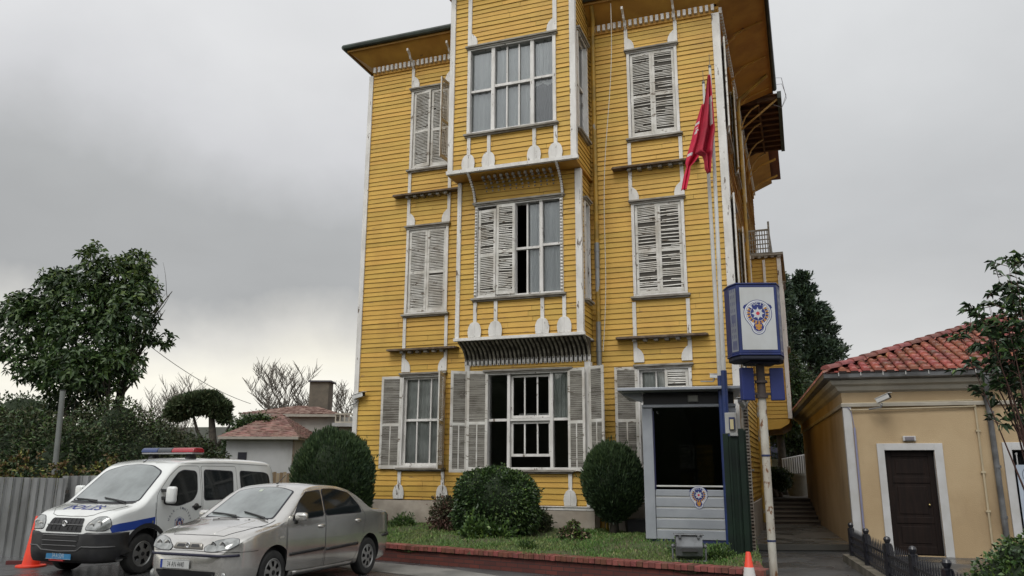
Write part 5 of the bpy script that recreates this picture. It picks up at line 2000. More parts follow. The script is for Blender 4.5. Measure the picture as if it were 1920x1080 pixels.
for sd in (1, -1):
    wheel(sedan, 1.22, .80 * sd, .285, .185, 7, mat('hubcap_silver', (.36, .36, .35), .4, metal=.5, col2=(.27, .27, .26)), seed=.2)
    wheel(sedan, -1.24, .80 * sd, .285, .185, 7, MATS['hubcap_silver'], seed=.6)
    # doors with windows
    fd = rounded([(.98, .28), (.10, .26), (.06, .60), (.06, .93), (.02, 1.34), (.42, 1.32), (.98, .93)], .05)
    rdp = rounded([(.05, .26), (-.78, .28), (-1.02, .60), (-1.10, .93), (-.80, 1.29), (.0, 1.34), (.04, .93)], .06)
    fw = rounded([(.86, .945), (.09, .975), (.05, 1.335), (.40, 1.315), (.60, 1.21)], .05)
    rw = rounded([(.03, .978), (-.98, .985), (-.93, 1.10), (-.70, 1.285), (-.35, 1.345), (.0, 1.35)], .07)
    for dp, wp, hx in ((fd, fw, .17), (rdp, rw, -.86)):
        d_ = C1.patch('door', dp, 'side', PSIL, .0015, .07, sedan, sd)
        C1.line(dp, 'side', .0035, 'door_gap', SEAMK, d_, sd, True, .0)
        wo = [(x + (x - sum(p[0] for p in wp) / len(wp)) * .035, z + (z - sum(p[1] for p in wp) / len(wp)) * .06) for x, z in wp]
        C1.patch('window_seal', wo, 'side', RUBB, .0035, .07, d_, sd)
        C1.patch('window', wp, 'side', CGL, .006, .07, d_, sd)
        mb = MB(); q = C1.onbody(hx, .83 + (.03 if hx < 0 else 0), 'side', sd, .0)
        mb.ball((hx, q.y + sd * .008, q.z), (.085, .028, .032), 12)
        mb.build('handle', PSIL, d_, smooth=True)
        x0, x1 = (.92, .10) if hx > 0 else (.03, -.86)
        C1.patch('side_moulding', [(x0, .475), (x1, .495), (x1, .535), (x0, .515)], 'side', BLK, .012, .1, d_, sd, thick=.008)
    C1.patch('side_moulding', [(-1.68, .56), (-2.02, .57), (-2.02, .61), (-1.68, .60)], 'side', BLK, .012, .05, sedan, sd, thick=.006)
    C1.patch('side_repeater', rounded([(1.16, .72), (1.06, .725), (1.06, .75), (1.16, .745)], .01), 'side', mat('repeater_clear', (.5, .48, .42), .2), .006, .05, sedan, sd)
    C1.line([(1.60, .88), (1.2, .885), (1.0, .93)], 'side', .003, 'wing_seam', SEAMK, sedan, sd)
    C1.line([(1.02, .24), (1.0, .55), (1.0, .86)], 'side', .003, 'wing_seam', SEAMK, sedan, sd)
    wing_mirror(sedan, .78, sd * .80, .93, PSIL)
    C1.patch('tail_lamp', rounded([(-1.95, .72), (-2.07, .74), (-2.06, .90), (-1.90, .90)], .02), 'side', RED_, .006, .04, sedan, sd)
    C1.patch('rocker_panel', [(.80, .215), (-.80, .215), (-.80, .265), (.80, .265)], 'side', PSIL, .010, .1, sedan, sd, thick=.004)
# windscreen, rear window
ws = rounded([(1.08, -.60), (1.12, -.3), (1.13, 0), (1.12, .3), (1.08, .60), (.50, .50), (.44, .25), (.43, 0), (.44, -.25), (.50, -.50)], .05)
wo = [(.78 + (x - .78) * 1.06, y * 1.05) for x, y in ws]
C1.patch('windscreen_seal', wo, 'top', RUBB, .003, .07, sedan)
wsc = C1.patch('windscreen', ws, 'top', WSG, .006, .05, sedan)
rwp = rounded([(-1.34, -.56), (-1.34, .56), (-.84, .47), (-.84, -.47)], .06)
C1.patch('rear_window', rwp, 'top', CGL, .005, .06, sedan)
C1.patch('sticker', rounded([(.56, -.10), (.50, -.10), (.50, -.04), (.56, -.04)], .01), 'top', mat('pale_sticker', (.45, .5, .42), .5), .0075, .03, wsc)
for (ya, yb) in ((.50, .05), (-.02, -.55)):
    mb = MB()
    P_ = [C1.onbody(1.13 - .10 * t - .02, ya + (yb - ya) * t, 'top', 1, .02) for t in (0, .5, 1)]
    mb.tube([tuple(p) for p in P_], .011, 6)
    mb.tube([tuple(C1.onbody(1.16, (ya + .1), 'top', 1, .02)), tuple(P_[1])], .008, 5)
    mb.build('wiper', BLK, sedan)
# bonnet lines
hood = [(1.10, -.68), (1.35, -.70), (1.65, -.60), (1.86, -.44), (1.88, 0), (1.86, .44), (1.65, .60), (1.35, .70), (1.10, .68)]
bo = C1.patch('bonnet', hood, 'top', PSIL, .002, .06, sedan)
C1.line(hood, 'top', .004, 'bonnet_gap', SEAMK, bo, 1, False, .001)
for sd in (1, -1):
    C1.line([(1.2, .40 * sd), (1.5, .36 * sd), (1.85, .24 * sd)], 'top', .006, 'crease', PSIL, bo, 1, False, .0)
    mb = MB(); mb.ball(tuple(C1.onbody(1.18, .28 * sd, 'top', 1, .004)), (.015, .015, .008)); mb.build('washer_jet', BLK, bo)
# front face
for sd in (1, -1):
    hl = rounded([(sd * .30, .60), (sd * .27, .65), (sd * .42, .735), (sd * .60, .765), (sd * .715, .755), (sd * .735, .70), (sd * .66, .635), (sd * .45, .60)], .035)
    h_ = C1.patch('headlight', hl, 'front', HLG, .008, .035, sedan)
    C1.line(hl, 'front', .005, 'seal', RUBB, h_, 1, True, .006)
    for yy in (.40, .55):
        mb = MB(); q = C1.onbody(sd * yy, .675, 'front', 1, .008)
        mb.lathe([(.052, 0), (.046, .003), (.02, -.004), (0, -.004)], tuple(q), 20, 0, 'x'); mb.build('reflector', CHR, h_, smooth=True)
    fg = rounded([(sd * .50, .26), (sd * .50, .31), (sd * .62, .32), (sd * .62, .26)], .02)
gr = C1.patch('grille', rounded([(-.25, .625), (.25, .625), (.22, .695), (-.22, .695)], .02), 'front', mat('grille_surround', (.40, .38, .34), .3, metal=.5), .012, .05, sedan, thick=.006)
for sd in (1, -1):
    C1.patch('grille_slot', rounded([(sd * .055, .645), (sd * .20, .645), (sd * .18, .68), (sd * .055, .68)], .01), 'front', BLK, .022, .05, gr)
q = C1.onbody(0, .662, 'front', 1, .024)
mb = MB(); mb.lathe([(.038, 0), (.036, .008), (.028, .010), (.026, .006), (0, .008)], tuple(q), 24, 0, 'x'); mb.build('round_badge', CHR, gr, smooth=True)
C1.patch('bumper_strip', [(-.74, .545), (-.5, .54), (0, .54), (.5, .54), (.74, .545), (.74, .575), (.5, .57), (0, .57), (-.5, .57), (-.74, .575)], 'front', mat('navy_rubber_strip', (.014, .014, .035), .5), .010, .05, sedan, thick=.012)
C1.patch('lower_intake', rounded([(-.46, .25), (.46, .25), (.52, .365), (-.52, .365)], .03), 'front', BLK, .006, .05, sedan)
C1.line([(-.74, .60), (-.4, .60), (0, .61), (.4, .60), (.74, .60)], 'front', .004, 'bumper_gap', SEAMK, sedan, 1, False, .001)
for sd in (1, -1):
    C1.line([(1.58, .60), (1.95, .595)], 'side', .0035, 'bumper_gap', SEAMK, sedan, sd)
    C1.line([(-1.58, .62), (-2.0, .62)], 'side', .0035, 'bumper_gap', SEAMK, sedan, sd)
    q = C1.onbody(sd * .60, .30, 'front', 1, .004)
    mb = MB(); mb.lathe([(.055, 0), (.05, .008), (0, .004)], tuple(q), 20, 0, 'x'); mb.build('fog_lamp', HLG, sedan, smooth=True)


def plate(C_, root, cy, cz, w, h, text, bgm, txm, xadd=.03, strip=True, tilt=0.):
    x = C_.onbody(cy, cz, 'front', 1, 0).x + xadd
    mb = MB(); mb.box(x - .012, x, cy - w / 2, cy + w / 2, cz - h / 2, cz + h / 2)
    p = mb.build('number_plate', bgm, root, bevel=.003)
    mb = MB()
    put_text(mb, text, h * .58, lambda a, b: (x + .0015, cy + a, cz - h * .29 + b), 0, .62 * w / .5, .0, cx=.02 if strip else 0)
    if strip:
        mb.add([(x + .001, cy - w / 2 + .004, cz - h / 2 + .004), (x + .001, cy - w / 2 + .04, cz - h / 2 + .004), (x + .001, cy - w / 2 + .04, cz + h / 2 - .004), (x + .001, cy - w / 2 + .004, cz + h / 2 - .004)], [(0, 1, 2, 3)], 1)
    for z in (cz - h / 2 + .004, cz + h / 2 - .008):
        mb.add([(x + .001, cy - w / 2, z), (x + .001, cy + w / 2, z), (x + .001, cy + w / 2, z + .004), (x + .001, cy - w / 2, z + .004)], [(0, 1, 2, 3)], 0)
    mb.build('plate_text', [txm, mat('plate_blue', (.02, .05, .30), .5)], p, fixn=False)
    return p


PTX = mat('plate_black', (.02, .02, .025), .6)
plate(C1, sedan, -.14, .44, .50, .115, '34 AN 4440', mat('plate_white', (.52, .53, .52), .5), PTX, .035)
mb = MB(); mb.tube([(.30, 0.05, 1.435), (.12, .05, 1.55)], .006, 5); mb.ball((.31, .05, 1.435), (.03, .02, .012)); mb.build('antenna', BLK, sedan)

# ---------------------------------------------------------------- police van
PWH = mat('van_white_paint', (.72, .735, .715), .2, col2=(.66, .67, .65), scale=1.2, coat=1., grime=((.40, .39, .35), 1.8, .54, (1, 1, 1), .4))
van = empty('police_van', (-6.12, 14.55, 0), R(-110.4), 'white police van with blue side stripe, black bumper and red and blue roof light bar', 'van')
V_ = Car(van, dict(
    top=([-2.06, -2.05, -2.03, -2.0, -1.95, -1.86, -1.6, -1.0, -.3, .2, .45, .60, .72, .90, 1.15, 1.38, 1.52, 1.7, 1.85, 1.95, 2.02, 2.07, 2.10],
         [.55, .85, 1.20, 1.55, 1.70, 1.765, 1.795, 1.815, 1.815, 1.795, 1.765, 1.73, 1.675, 1.53, 1.31, 1.12, 1.06, 1.02, .97, .91, .83, .72, .58]),
    bot=([-2.06, -1.95, -1.6, 1.6, 1.95, 2.10], [.36, .28, .24, .22, .22, .34]),
    wid=([-2.06, -2.03, -1.97, -1.8, -1, 0, 1.0, 1.5, 1.75, 1.9, 2.0, 2.06, 2.10], [.72, .77, .81, .835, .85, .855, .855, .85, .825, .775, .70, .60, .46]),
    belt=([-2.06, 0, 1.3, 2.1], [1.03, 1.03, 1.0, .95]), tum=.13, rc=.10, crown=.03, curv=.6, arch=.375, wheels=(1.28, -1.29), track=.815, wr=.305, lean=.04,
    mats=[PWH, SEAMK]))
C2 = V_
VRM = mat('van_rim_silver', (.32, .32, .31), .35, metal=.6, col2=(.22, .22, .21))
for sd in (1, -1):
    wheel(van, 1.28, .815 * sd, .305, .195, 5, VRM, seed=.1)
    wheel(van, -1.29, .815 * sd, .305, .195, 5, VRM, seed=.5)
    fd = rounded([(1.02, .34), (.14, .34), (.10, .9), (.10, 1.20), (.12, 1.66), (.58, 1.66), (.82, 1.50), (1.10, 1.20), (1.12, .90)], .06)
    fw = rounded([(.98, 1.06), (.62, 1.02), (.30, 1.10), (.20, 1.22), (.19, 1.56), (.50, 1.58), (.62, 1.54), (.80, 1.38)], .09, 5)
    d_ = C2.patch('door', fd, 'side', PWH, .0015, .07, van, sd)
    C2.line(fd, 'side', .004, 'door_gap', SEAMK, d_, sd, True, .0)
    cx_, cz_ = .55, 1.3
    C2.patch('window_seal', [(cx_ + (x - cx_) * 1.05, cz_ + (z - cz_) * 1.07) for x, z in fw], 'side', RUBB, .0035, .07, d_, sd)
    C2.patch('window', fw, 'side', CGL, .006, .07, d_, sd)
    mb = MB(); q = C2.onbody(.22, .98, 'side', sd, 0)
    mb.ball((.22, q.y, .98), (.065, .03, .06), 12); mb.ball((.15, q.y + sd * .01, .975), (.05, .025, .022), 8); mb.ball((.28, q.y + sd * .01, .985), (.05, .02, .022), 8)
    mb.build('handle', BLK, d_, smooth=True)
    sdp = rounded([(.06, .34), (-.84, .34), (-.86, .9), (-.84, 1.66), (.08, 1.66), (.06, 1.2)], .05)
    d2 = C2.patch('sliding_door', sdp, 'side', PWH, .0015, .07, van, sd)
    C2.line(sdp, 'side', .004, 'door_gap', SEAMK, d2, sd, True, .0)
    for wp, par in ((rounded([(.02, 1.09), (-.72, 1.10), (-.74, 1.56), (.0, 1.585)], .07), d2), (rounded([(-.98, 1.11), (-1.86, 1.12), (-1.80, 1.50), (-1.68, 1.54), (-.96, 1.57)], .07), van)):
        c0, c1 = sum(p[0] for p in wp) / len(wp), sum(p[1] for p in wp) / len(wp)
        C2.patch('window_seal', [(c0 + (x - c0) * 1.05, c1 + (z - c1) * 1.08) for x, z in wp], 'side', RUBB, .0035, .07, par, sd)
        C2.patch('window', wp, 'side', CGL, .006, .07, par, sd)
    # blue stripe on the wing, continued on the doors
    BLS = mat('police_blue_stripe', (.012, .05, .30), .35, coat=.4)
    C2.patch('blue_stripe', [(1.13, .72), (1.90, .66), (1.94, .76), (1.80, .79), (1.13, .86)], 'side', BLS, .0045, .07, van, sd)
    C2.patch('wheel_arch_trim', [(1.28 + .45 * math.cos(R(a)), .32 + .45 * math.sin(R(a))) for a in range(0, 181, 12)] + [(1.28 + .378 * math.cos(R(a)), .32 + .378 * math.sin(R(a))) for a in range(180, -1, -12)], 'side', BLK, .008, .06, van, sd)
    C2.patch('bumper_side', [(1.62, .30), (2.06, .30), (2.09, .58), (1.64, .60), (1.72, .45)], 'side', BLK, .010, .05, van, sd)
    C2.patch('sill_cover', [(.88, .26), (-.86, .26), (-.86, .37), (.88, .37)], 'side', BLK, .008, .09, van, sd)
    C2.patch('side_moulding', [(.78, .50), (.16, .51), (.16, .57), (.78, .56)], 'side', BLK, .012, .09, d_, sd, thick=.006)
    wing_mirror(van, .97, sd * .90, 1.06, PWH, True)
    C2.line([(1.12, .38), (1.13, .8), (1.13, 1.08)], 'side', .003, 'wing_seam', SEAMK, van, sd)
    C2.line([(1.9, 1.64), (1., 1.70), (-.5, 1.72), (-1.8, 1.68)][1:], 'side', .006, 'roof_seam', mat('grey_sealant', (.3, .3, .3), .6), van, sd)
    C2.patch('side_repeater', rounded([(1.20, .76), (1.16, .76), (1.16, .80), (1.20, .80)], .01), 'side', HLG, .009, .05, van, sd)
    mb = MB(); q = C2.onbody(.62, .42, 'side', sd, .0)
# door crest with arched words
ROOTV = van
mb = MB()
cxd, czd = .60, .70


def TD(x, y, l=0):
    p = C2.onbody(cxd - x, czd + y, 'side', 1, .0045 + .0008 * l)
    return tuple(p)


em = emblem(van, lambda x, y, l: TD(x, y, l), .24)
mb = MB()
arc_text(mb, 'HALK', .038, .235, lambda x, y: TD(x, y, 2), 0, span=52, mid=143, bold=.01, cy=.02)
arc_text(mb, 've', .022, .235, lambda x, y: TD(x, y, 2), 0, span=14, mid=106, cy=.02)
arc_text(mb, 'EMNİYET', .038, .235, lambda x, y: TD(x, y, 2), 0, span=84, mid=52, bold=.01, cy=.02)
mb.build('door_lettering', mat('lettering_dark_blue', (.02, .025, .07), .5), van, fixn=False)
# windscreen
ws = rounded([(1.36, -.68), (1.43, -.35), (1.45, 0), (1.43, .35), (1.36, .68), (.84, .60), (.74, .30), (.72, 0), (.74, -.30), (.84, -.60)], .06)
wo = [(1.08 + (x - 1.08) * 1.05, y * 1.04) for x, y in ws]
C2.patch('windscreen_seal', wo, 'top', RUBB, .003, .07, van)
C2.patch('windscreen', ws, 'top', WSG, .006, .05, van)
C2.patch('cowl', rounded([(1.44, -.66), (1.53, -.3), (1.54, .3), (1.44, .66), (1.385, .69), (1.46, .3), (1.47, 0), (1.46, -.3), (1.385, -.69)], .01), 'top', BLK, .004, .06, van)
for (ya, yb, k) in ((.52, .0, 0), (-.08, -.60, 1)):
    mb = MB()
    P_ = [C2.onbody(1.44 - .08 * t, ya + (yb - ya) * t, 'top', 1, .02) for t in (0, .5, 1)]
    mb.tube([tuple(p) for p in P_], .012, 6); mb.tube([tuple(C2.onbody(1.50, ya + .06, 'top', 1, .02)), tuple(P_[1])], .009, 5)
    mb.build('wiper', BLK, van)
hood = [(1.52, -.66), (1.75, -.60), (1.93, -.42), (1.965, -.30), (1.975, 0), (1.965, .30), (1.93, .42), (1.75, .60), (1.52, .66)]
bo = C2.patch('bonnet', hood, 'top', PWH, .002, .06, van)
C2.line(hood, 'top', .0045, 'bonnet_gap', SEAMK, bo, 1, False, .001)
mb = MB()
v, f = text2d('POLİS', .17, 1.15, .01)
mb.add([tuple(C2.onbody(1.66 + y, x, 'top', 1, .006)) for x, y in [(-a, -b) for a, b in v]] if 0 else [tuple(C2.onbody(1.82 - y, x, 'top', 1, .006)) for x, y in v], f)
mb.add([], [])
tx_ = mb.build('bonnet_lettering', mat('police_blue_text', (.012, .025, .22), .4), bo, fixn=False)
for sd in (1, -1):
    mb = MB(); mb.ball(tuple(C2.onbody(1.62, .30 * sd, 'top', 1, .004)), (.015, .015, .008)); mb.build('washer_jet', BLK, bo)
    hl = rounded([(sd * .42, .70), (sd * .44, .80), (sd * .54, .885), (sd * .68, .895), (sd * .755, .86), (sd * .77, .74), (sd * .72, .69)], .04)
    h_ = C2.patch('headlight', hl, 'front', HLG, .008, .035, van)
    C2.line(hl, 'front', .006, 'seal', RUBB, h_, 1, True, .006)
    for yy, zz in ((.52, .76), (.64, .79)):
        mb = MB(); q = C2.onbody(sd * yy, zz, 'front', 1, .008)
        mb.lathe([(.05, 0), (.044, .003), (.02, -.004), (0, -.004)], tuple(q), 20, 0, 'x'); mb.build('reflector', CHR, h_, smooth=True)
    C2.patch('indicator', rounded([(sd * .50, .55), (sd * .50, .62), (sd * .70, .63), (sd * .72, .56)], .02), 'front', mat('indicator_dark', (.10, .10, .10), .2, coat=.5), .022, .04, van)
# bumper and grilles
C2.patch('bumper', [(-.84, .24), (-.4, .23), (.4, .23), (.84, .24), (.84, .66), (.5, .665), (.42, .64), (0, .64), (-.42, .64), (-.5, .665), (-.84, .66)], 'front', BLK, .014, .05, van, thick=.012)
gu = C2.patch('upper_grille', rounded([(-.37, .665), (.37, .665), (.32, .86), (-.32, .86)], .03), 'front', mat('grille_black', (.008, .008, .009), .5), .010, .05, van)
C2.line([(-.355, .76), (0, .765), (.355, .76)], 'front', .008, 'grille_bar', mat('grille_bar_grey', (.14, .14, .14), .4), gu, 1, False, .018)
for k in range(-3, 4):
    if k: C2.line([(k * .085, .69), (k * .085, .85)], 'front', .004, 'grille_rib', BLK, gu, 1, False, .016)
gl = C2.patch('lower_grille', rounded([(-.32, .40), (.32, .40), (.38, .60), (-.38, .60)], .03), 'front', MATS['grille_black'], .028, .05, van)
for z in (.47, .54, .61):
    C2.line([(-.35, z), (0, z), (.35, z)], 'front', .007, 'grille_bar', MATS['grille_bar_grey'], gl, 1, False, .036)
C2.line([(-.80, .455), (-.45, .46), (-.36, .40), (0, .385), (.36, .40), (.45, .46), (.80, .455)], 'front', .013, 'bumper_lip', mat('faded_bumper_grey', (.09, .09, .09), .5), van, 1, False, .026)
q = C2.onbody(0, .775, 'front', 1, .03)
mb = MB(); mb.lathe([(.05, -.01), (.048, .006), (.036, .010), (.034, .006), (0, .008)], tuple(q), 24, 0, 'x'); mb.build('round_badge', CHR, gu, smooth=True)
plate(C2, van, .0, .325, .50, .115, '34 A 5241', mat('plate_blue_bg', (.035, .19, .38), .5), mat('plate_silver_text', (.50, .55, .58), .5), .035, False)
mb = MB(); mb.box(2.09, 2.10 + .03, -.17, .12, .245, .262); mb.build('plate_foot', mat('plate_red', (.4, .03, .03), .5), van)
# roof light bar


def lb_piece(name, y0, y1, m, par):
    o = MB(); o.prism([(-.16, 1.895), (.14, 1.895), (.125, 1.95), (.08, 1.98), (-.10, 1.98), (-.145, 1.95)], y0, y1, axis='y')
    return o.build(name, m, par, bevel=.015)


bar = MB(); bar.box(-.15, .13, -.57, .57, 1.870, 1.893); bar.build('light_bar_base', mat('bar_base_grey', (.30, .30, .30), .5), van)
lbp = [o for o in van.children if o.name.startswith('light_bar_base')][0]
lb_piece('red_lens', -.0 + .10, .59, mat('red_lens', (.33, .008, .018), .12, coat=.8), lbp)
lb_piece('centre_lens', -.22, .095, mat('dark_lens', (.03, .035, .04), .15, coat=.8), lbp)
lb_piece('blue_lens', -.59, -.225, mat('blue_lens', (.008, .03, .13), .12, coat=.8), lbp)
mb = MB()
for y in (.42, -.42):
    mb.prism([(-.10, 1.79), (.08, 1.79), (.04, 1.871), (-.06, 1.871)], y - .05, y + .05, axis='y')
mb.build('bar_foot', BLK, lbp)
mb = MB(); mb.tube([(.62, .0, 1.73), (.50, .02, 1.82)], .006, 5); mb.ball((.63, 0, 1.725), (.02, .02, .012)); mb.build('antenna', BLK, van)

# ================================================================ VEGETATION
LF1 = mat('leaf_dark_green', (.028, .058, .016), .45, col2=(.05, .09, .022), scale=.8, island=.5)
LF2 = mat('leaf_fresh_green', (.07, .13, .03), .45, col2=(.10, .16, .03), scale=.8, island=.4)
LF3 = mat('cypress_green', (.022, .045, .018), .6, col2=(.04, .07, .022), scale=1.2, island=.45)
LF4 = mat('olive_scrub', (.038, .05, .018), .7, col2=(.06, .06, .025), scale=.7, island=.45)
LF5 = mat('pine_green', (.035, .058, .024), .7, col2=(.055, .08, .03), scale=.6, island=.4)
BARK = mat('bark', (.06, .05, .038), .9, col2=(.035, .03, .024), scale=6, bump=.5)
BARKG = mat('grey_bark', (.16, .14, .12), .9, col2=(.10, .09, .075), scale=5)
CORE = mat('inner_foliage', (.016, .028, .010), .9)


def lump(name, c, r, m, parent, seed=0, amp=.12):
    mb = MB(); n = 20; h = 12
    vs_, fs = [], []
    for i in range(h + 1):
        ph = PI * i / h
        for k in range(n):
            t = 2 * PI * k / n
            q = 1 + amp * (math.sin(3 * t + seed) * math.sin(2 * ph + seed) + .6 * math.sin(7 * t + 2 * ph + seed))
            vs_.append((c[0] + r[0] * q * math.sin(ph) * math.cos(t), c[1] + r[1] * q * math.sin(ph) * math.sin(t), c[2] + r[2] * q * math.cos(ph)))
    for i in range(h):
        for k in range(n):
            k2 = (k + 1) % n
            fs.append((i * n + k, (i + 1) * n + k, (i + 1) * n + k2, i * n + k2))
    mb.add(vs_, fs)
    return mb.build(name, m, parent, smooth=True)


def bushy(name, loc, blobs, n, leaf, mats, label, cat, core=.72, up=.0, aspect=2.2, frac=.15, group=None, shell=.55, trunk=None, droop=.15, spread=.6, shoots=160):
    e_ = empty(name, loc, 0, label, cat, group)
    P, u = blob_points(blobs, n, shell)
    if shoots:
        S0, su = blob_points(blobs, shoots, .95)
        sd_ = su + rng.normal(size=su.shape) * .35 + np.array([0, 0, .35 + up * .6])
        sd_ /= np.linalg.norm(sd_, axis=1, keepdims=True)
        ln_ = rng.uniform(.03, 1., (shoots, 1)) ** 2 * leaf * 2.6 + leaf * .5
        k = rng.integers(0, shoots, shoots * 9)
        P = np.concatenate([P, S0[k] + sd_[k] * ln_[k] * rng.uniform(0, 1, (len(k), 1))])
        u = np.concatenate([u, sd_[k]])
    keep = P[:, 2] > .0
    P, u = P[keep], u[keep]
    d = u + rng.normal(size=u.shape) * spread + np.array([0, 0, up])
    mi = (rng.uniform(0, 1, len(P)) < frac * (1 + .9 * (u[:, 2]))).astype(int)
    leaves_mesh('foliage', P, d, leaf, mats, aspect, e_, droop, mi)
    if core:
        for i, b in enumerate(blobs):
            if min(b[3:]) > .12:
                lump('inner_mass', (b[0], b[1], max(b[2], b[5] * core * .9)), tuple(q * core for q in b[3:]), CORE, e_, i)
    if trunk:
        mb = MB(); mb.tube(*trunk); mb.build('trunk', BARK, e_, smooth=True)
    return e_


def onlawn(x, y, Y):
    p = unproj(x, y, Y)
    return (p.x, p.y, lawn_z(p.x, p.y) - .02)


# round conical cypress bush, left of the mansion
l_ = onlawn(624, 900, 18.3)
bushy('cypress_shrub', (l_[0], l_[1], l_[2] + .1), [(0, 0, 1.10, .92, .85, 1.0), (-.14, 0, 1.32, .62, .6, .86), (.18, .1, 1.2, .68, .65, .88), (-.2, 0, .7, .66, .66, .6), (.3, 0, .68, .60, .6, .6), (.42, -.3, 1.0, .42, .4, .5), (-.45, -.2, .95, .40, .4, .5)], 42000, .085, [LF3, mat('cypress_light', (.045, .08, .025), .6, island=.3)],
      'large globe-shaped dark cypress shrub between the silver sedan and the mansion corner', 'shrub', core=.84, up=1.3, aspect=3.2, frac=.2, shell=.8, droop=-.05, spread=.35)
l_ = onlawn(930, 950, 17.1)
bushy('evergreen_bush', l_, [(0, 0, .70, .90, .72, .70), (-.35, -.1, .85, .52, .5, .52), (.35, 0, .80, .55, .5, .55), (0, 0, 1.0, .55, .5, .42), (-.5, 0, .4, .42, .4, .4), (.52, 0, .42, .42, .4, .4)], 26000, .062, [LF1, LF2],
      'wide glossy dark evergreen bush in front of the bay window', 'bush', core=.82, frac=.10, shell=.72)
l_ = onlawn(1150, 950, 17.0)
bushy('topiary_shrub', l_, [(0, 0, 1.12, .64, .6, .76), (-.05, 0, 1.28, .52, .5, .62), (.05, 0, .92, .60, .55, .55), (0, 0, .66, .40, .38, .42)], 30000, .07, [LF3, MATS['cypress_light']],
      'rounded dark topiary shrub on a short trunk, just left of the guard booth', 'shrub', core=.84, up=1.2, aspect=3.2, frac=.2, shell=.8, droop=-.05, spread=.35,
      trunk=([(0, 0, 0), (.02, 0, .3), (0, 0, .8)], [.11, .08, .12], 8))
l_ = onlawn(1014, 972, 17.6)
bushy('small_round_bush', l_, [(0, 0, .24, .2, .2, .24)], 2600, .045, [LF4, LF1], 'small round clipped bush at the right foot of the glossy evergreen bush', 'bush', core=.8, shell=.7)
l_ = onlawn(834, 960, 17.9)
bushy('purple_shrub', l_, [(0, 0, .38, .32, .3, .38), (.1, 0, .5, .2, .2, .25)], 2600, .06, [mat('purple_brown_leaf', (.10, .05, .035), .7, island=.4), LF4], 'thin purplish brown shrub at the left edge of the glossy evergreen bush', 'shrub', core=0, shell=.2, frac=.4)
l_ = onlawn(925, 985, 16.35)
bushy('leafy_weed', (l_[0] - .35, l_[1], l_[2]), [(0, 0, .15, .25, .15, .16), (.5, .1, .1, .25, .12, .1)], 700, .09, [LF2, LF1], 'bright green leafy weeds growing at the foot of the glossy evergreen bush', 'weed', core=0, shell=.1, frac=.3, up=.8)
for px, py, Y, lb, s_ in ((1352, 1035, 12.9, 'low green weeds growing beside the floodlight and the green gate', .6), (1282, 1022, 13.6, 'sparse low weeds in the grass left of the floodlight', .7),
                          (757, 975, 18.9, 'clump of taller grass at the left end of the mansion base', .8), (988, 1022, 14.6, 'dark tuft of weeds on the lawn left of the path corner, near the coping', .45)):
    l_ = onlawn(px, py, Y)
    bushy('leafy_weed', l_, [(0, 0, .1 * s_, .26 * s_, .18 * s_, .16 * s_)], int(420 * s_), .085 * s_, [LF2, LF1], lb, 'weed', core=0, shell=.1, frac=.3, up=.9, aspect=3)
# dried hydrangea / stone
e_ = empty('dried_plant', onlawn(1075, 985, 16.2), 0, 'pinkish dried flower clump on the lawn between the two dark bushes', 'plant')
P, u = blob_points([(-.1, 0, .12, .2, .15, .14), (.12, 0, .1, .2, .15, .12), (0, 0, .26, .12, .1, .12)], 1400, .3)
leaves_mesh('flower_heads', P, u + rng.normal(size=u.shape) * .5, .06, [mat('dried_petal', (.20, .14, .09), .8, island=.4), LF4, LF2], 1.6, e_, .1, rng.integers(0, 3, len(P)))
# planter pot by the booth and yellow marker by the wall
e_ = empty('plant_pot', onlawn(1191, 985, 17.3), 0, 'dark square pot on the lawn between the topiary shrub and the booth', 'pot')
mb = MB(); mb.prism([(-.16, 0), (.16, 0), (.2, .3), (-.2, .3)], -.17, .17); mb.box(-.21, .21, -.19, .19, .29, .33); mb.build('pot', BLK, e_, bevel=.008)
e_ = empty('gas_pipe', (2.05, 17.45, .36), R(-20), 'short yellow gas pipe rising at the mansion base beside the topiary shrub', 'pipe')
mb = MB(); mb.tube([(0, 0, 0), (0, 0, .42), (.1, 0, .46), (.12, 0, 0)], .028, 8); mb.build('tube', mat('gas_yellow', (.45, .28, .02), .5), e_, smooth=True)

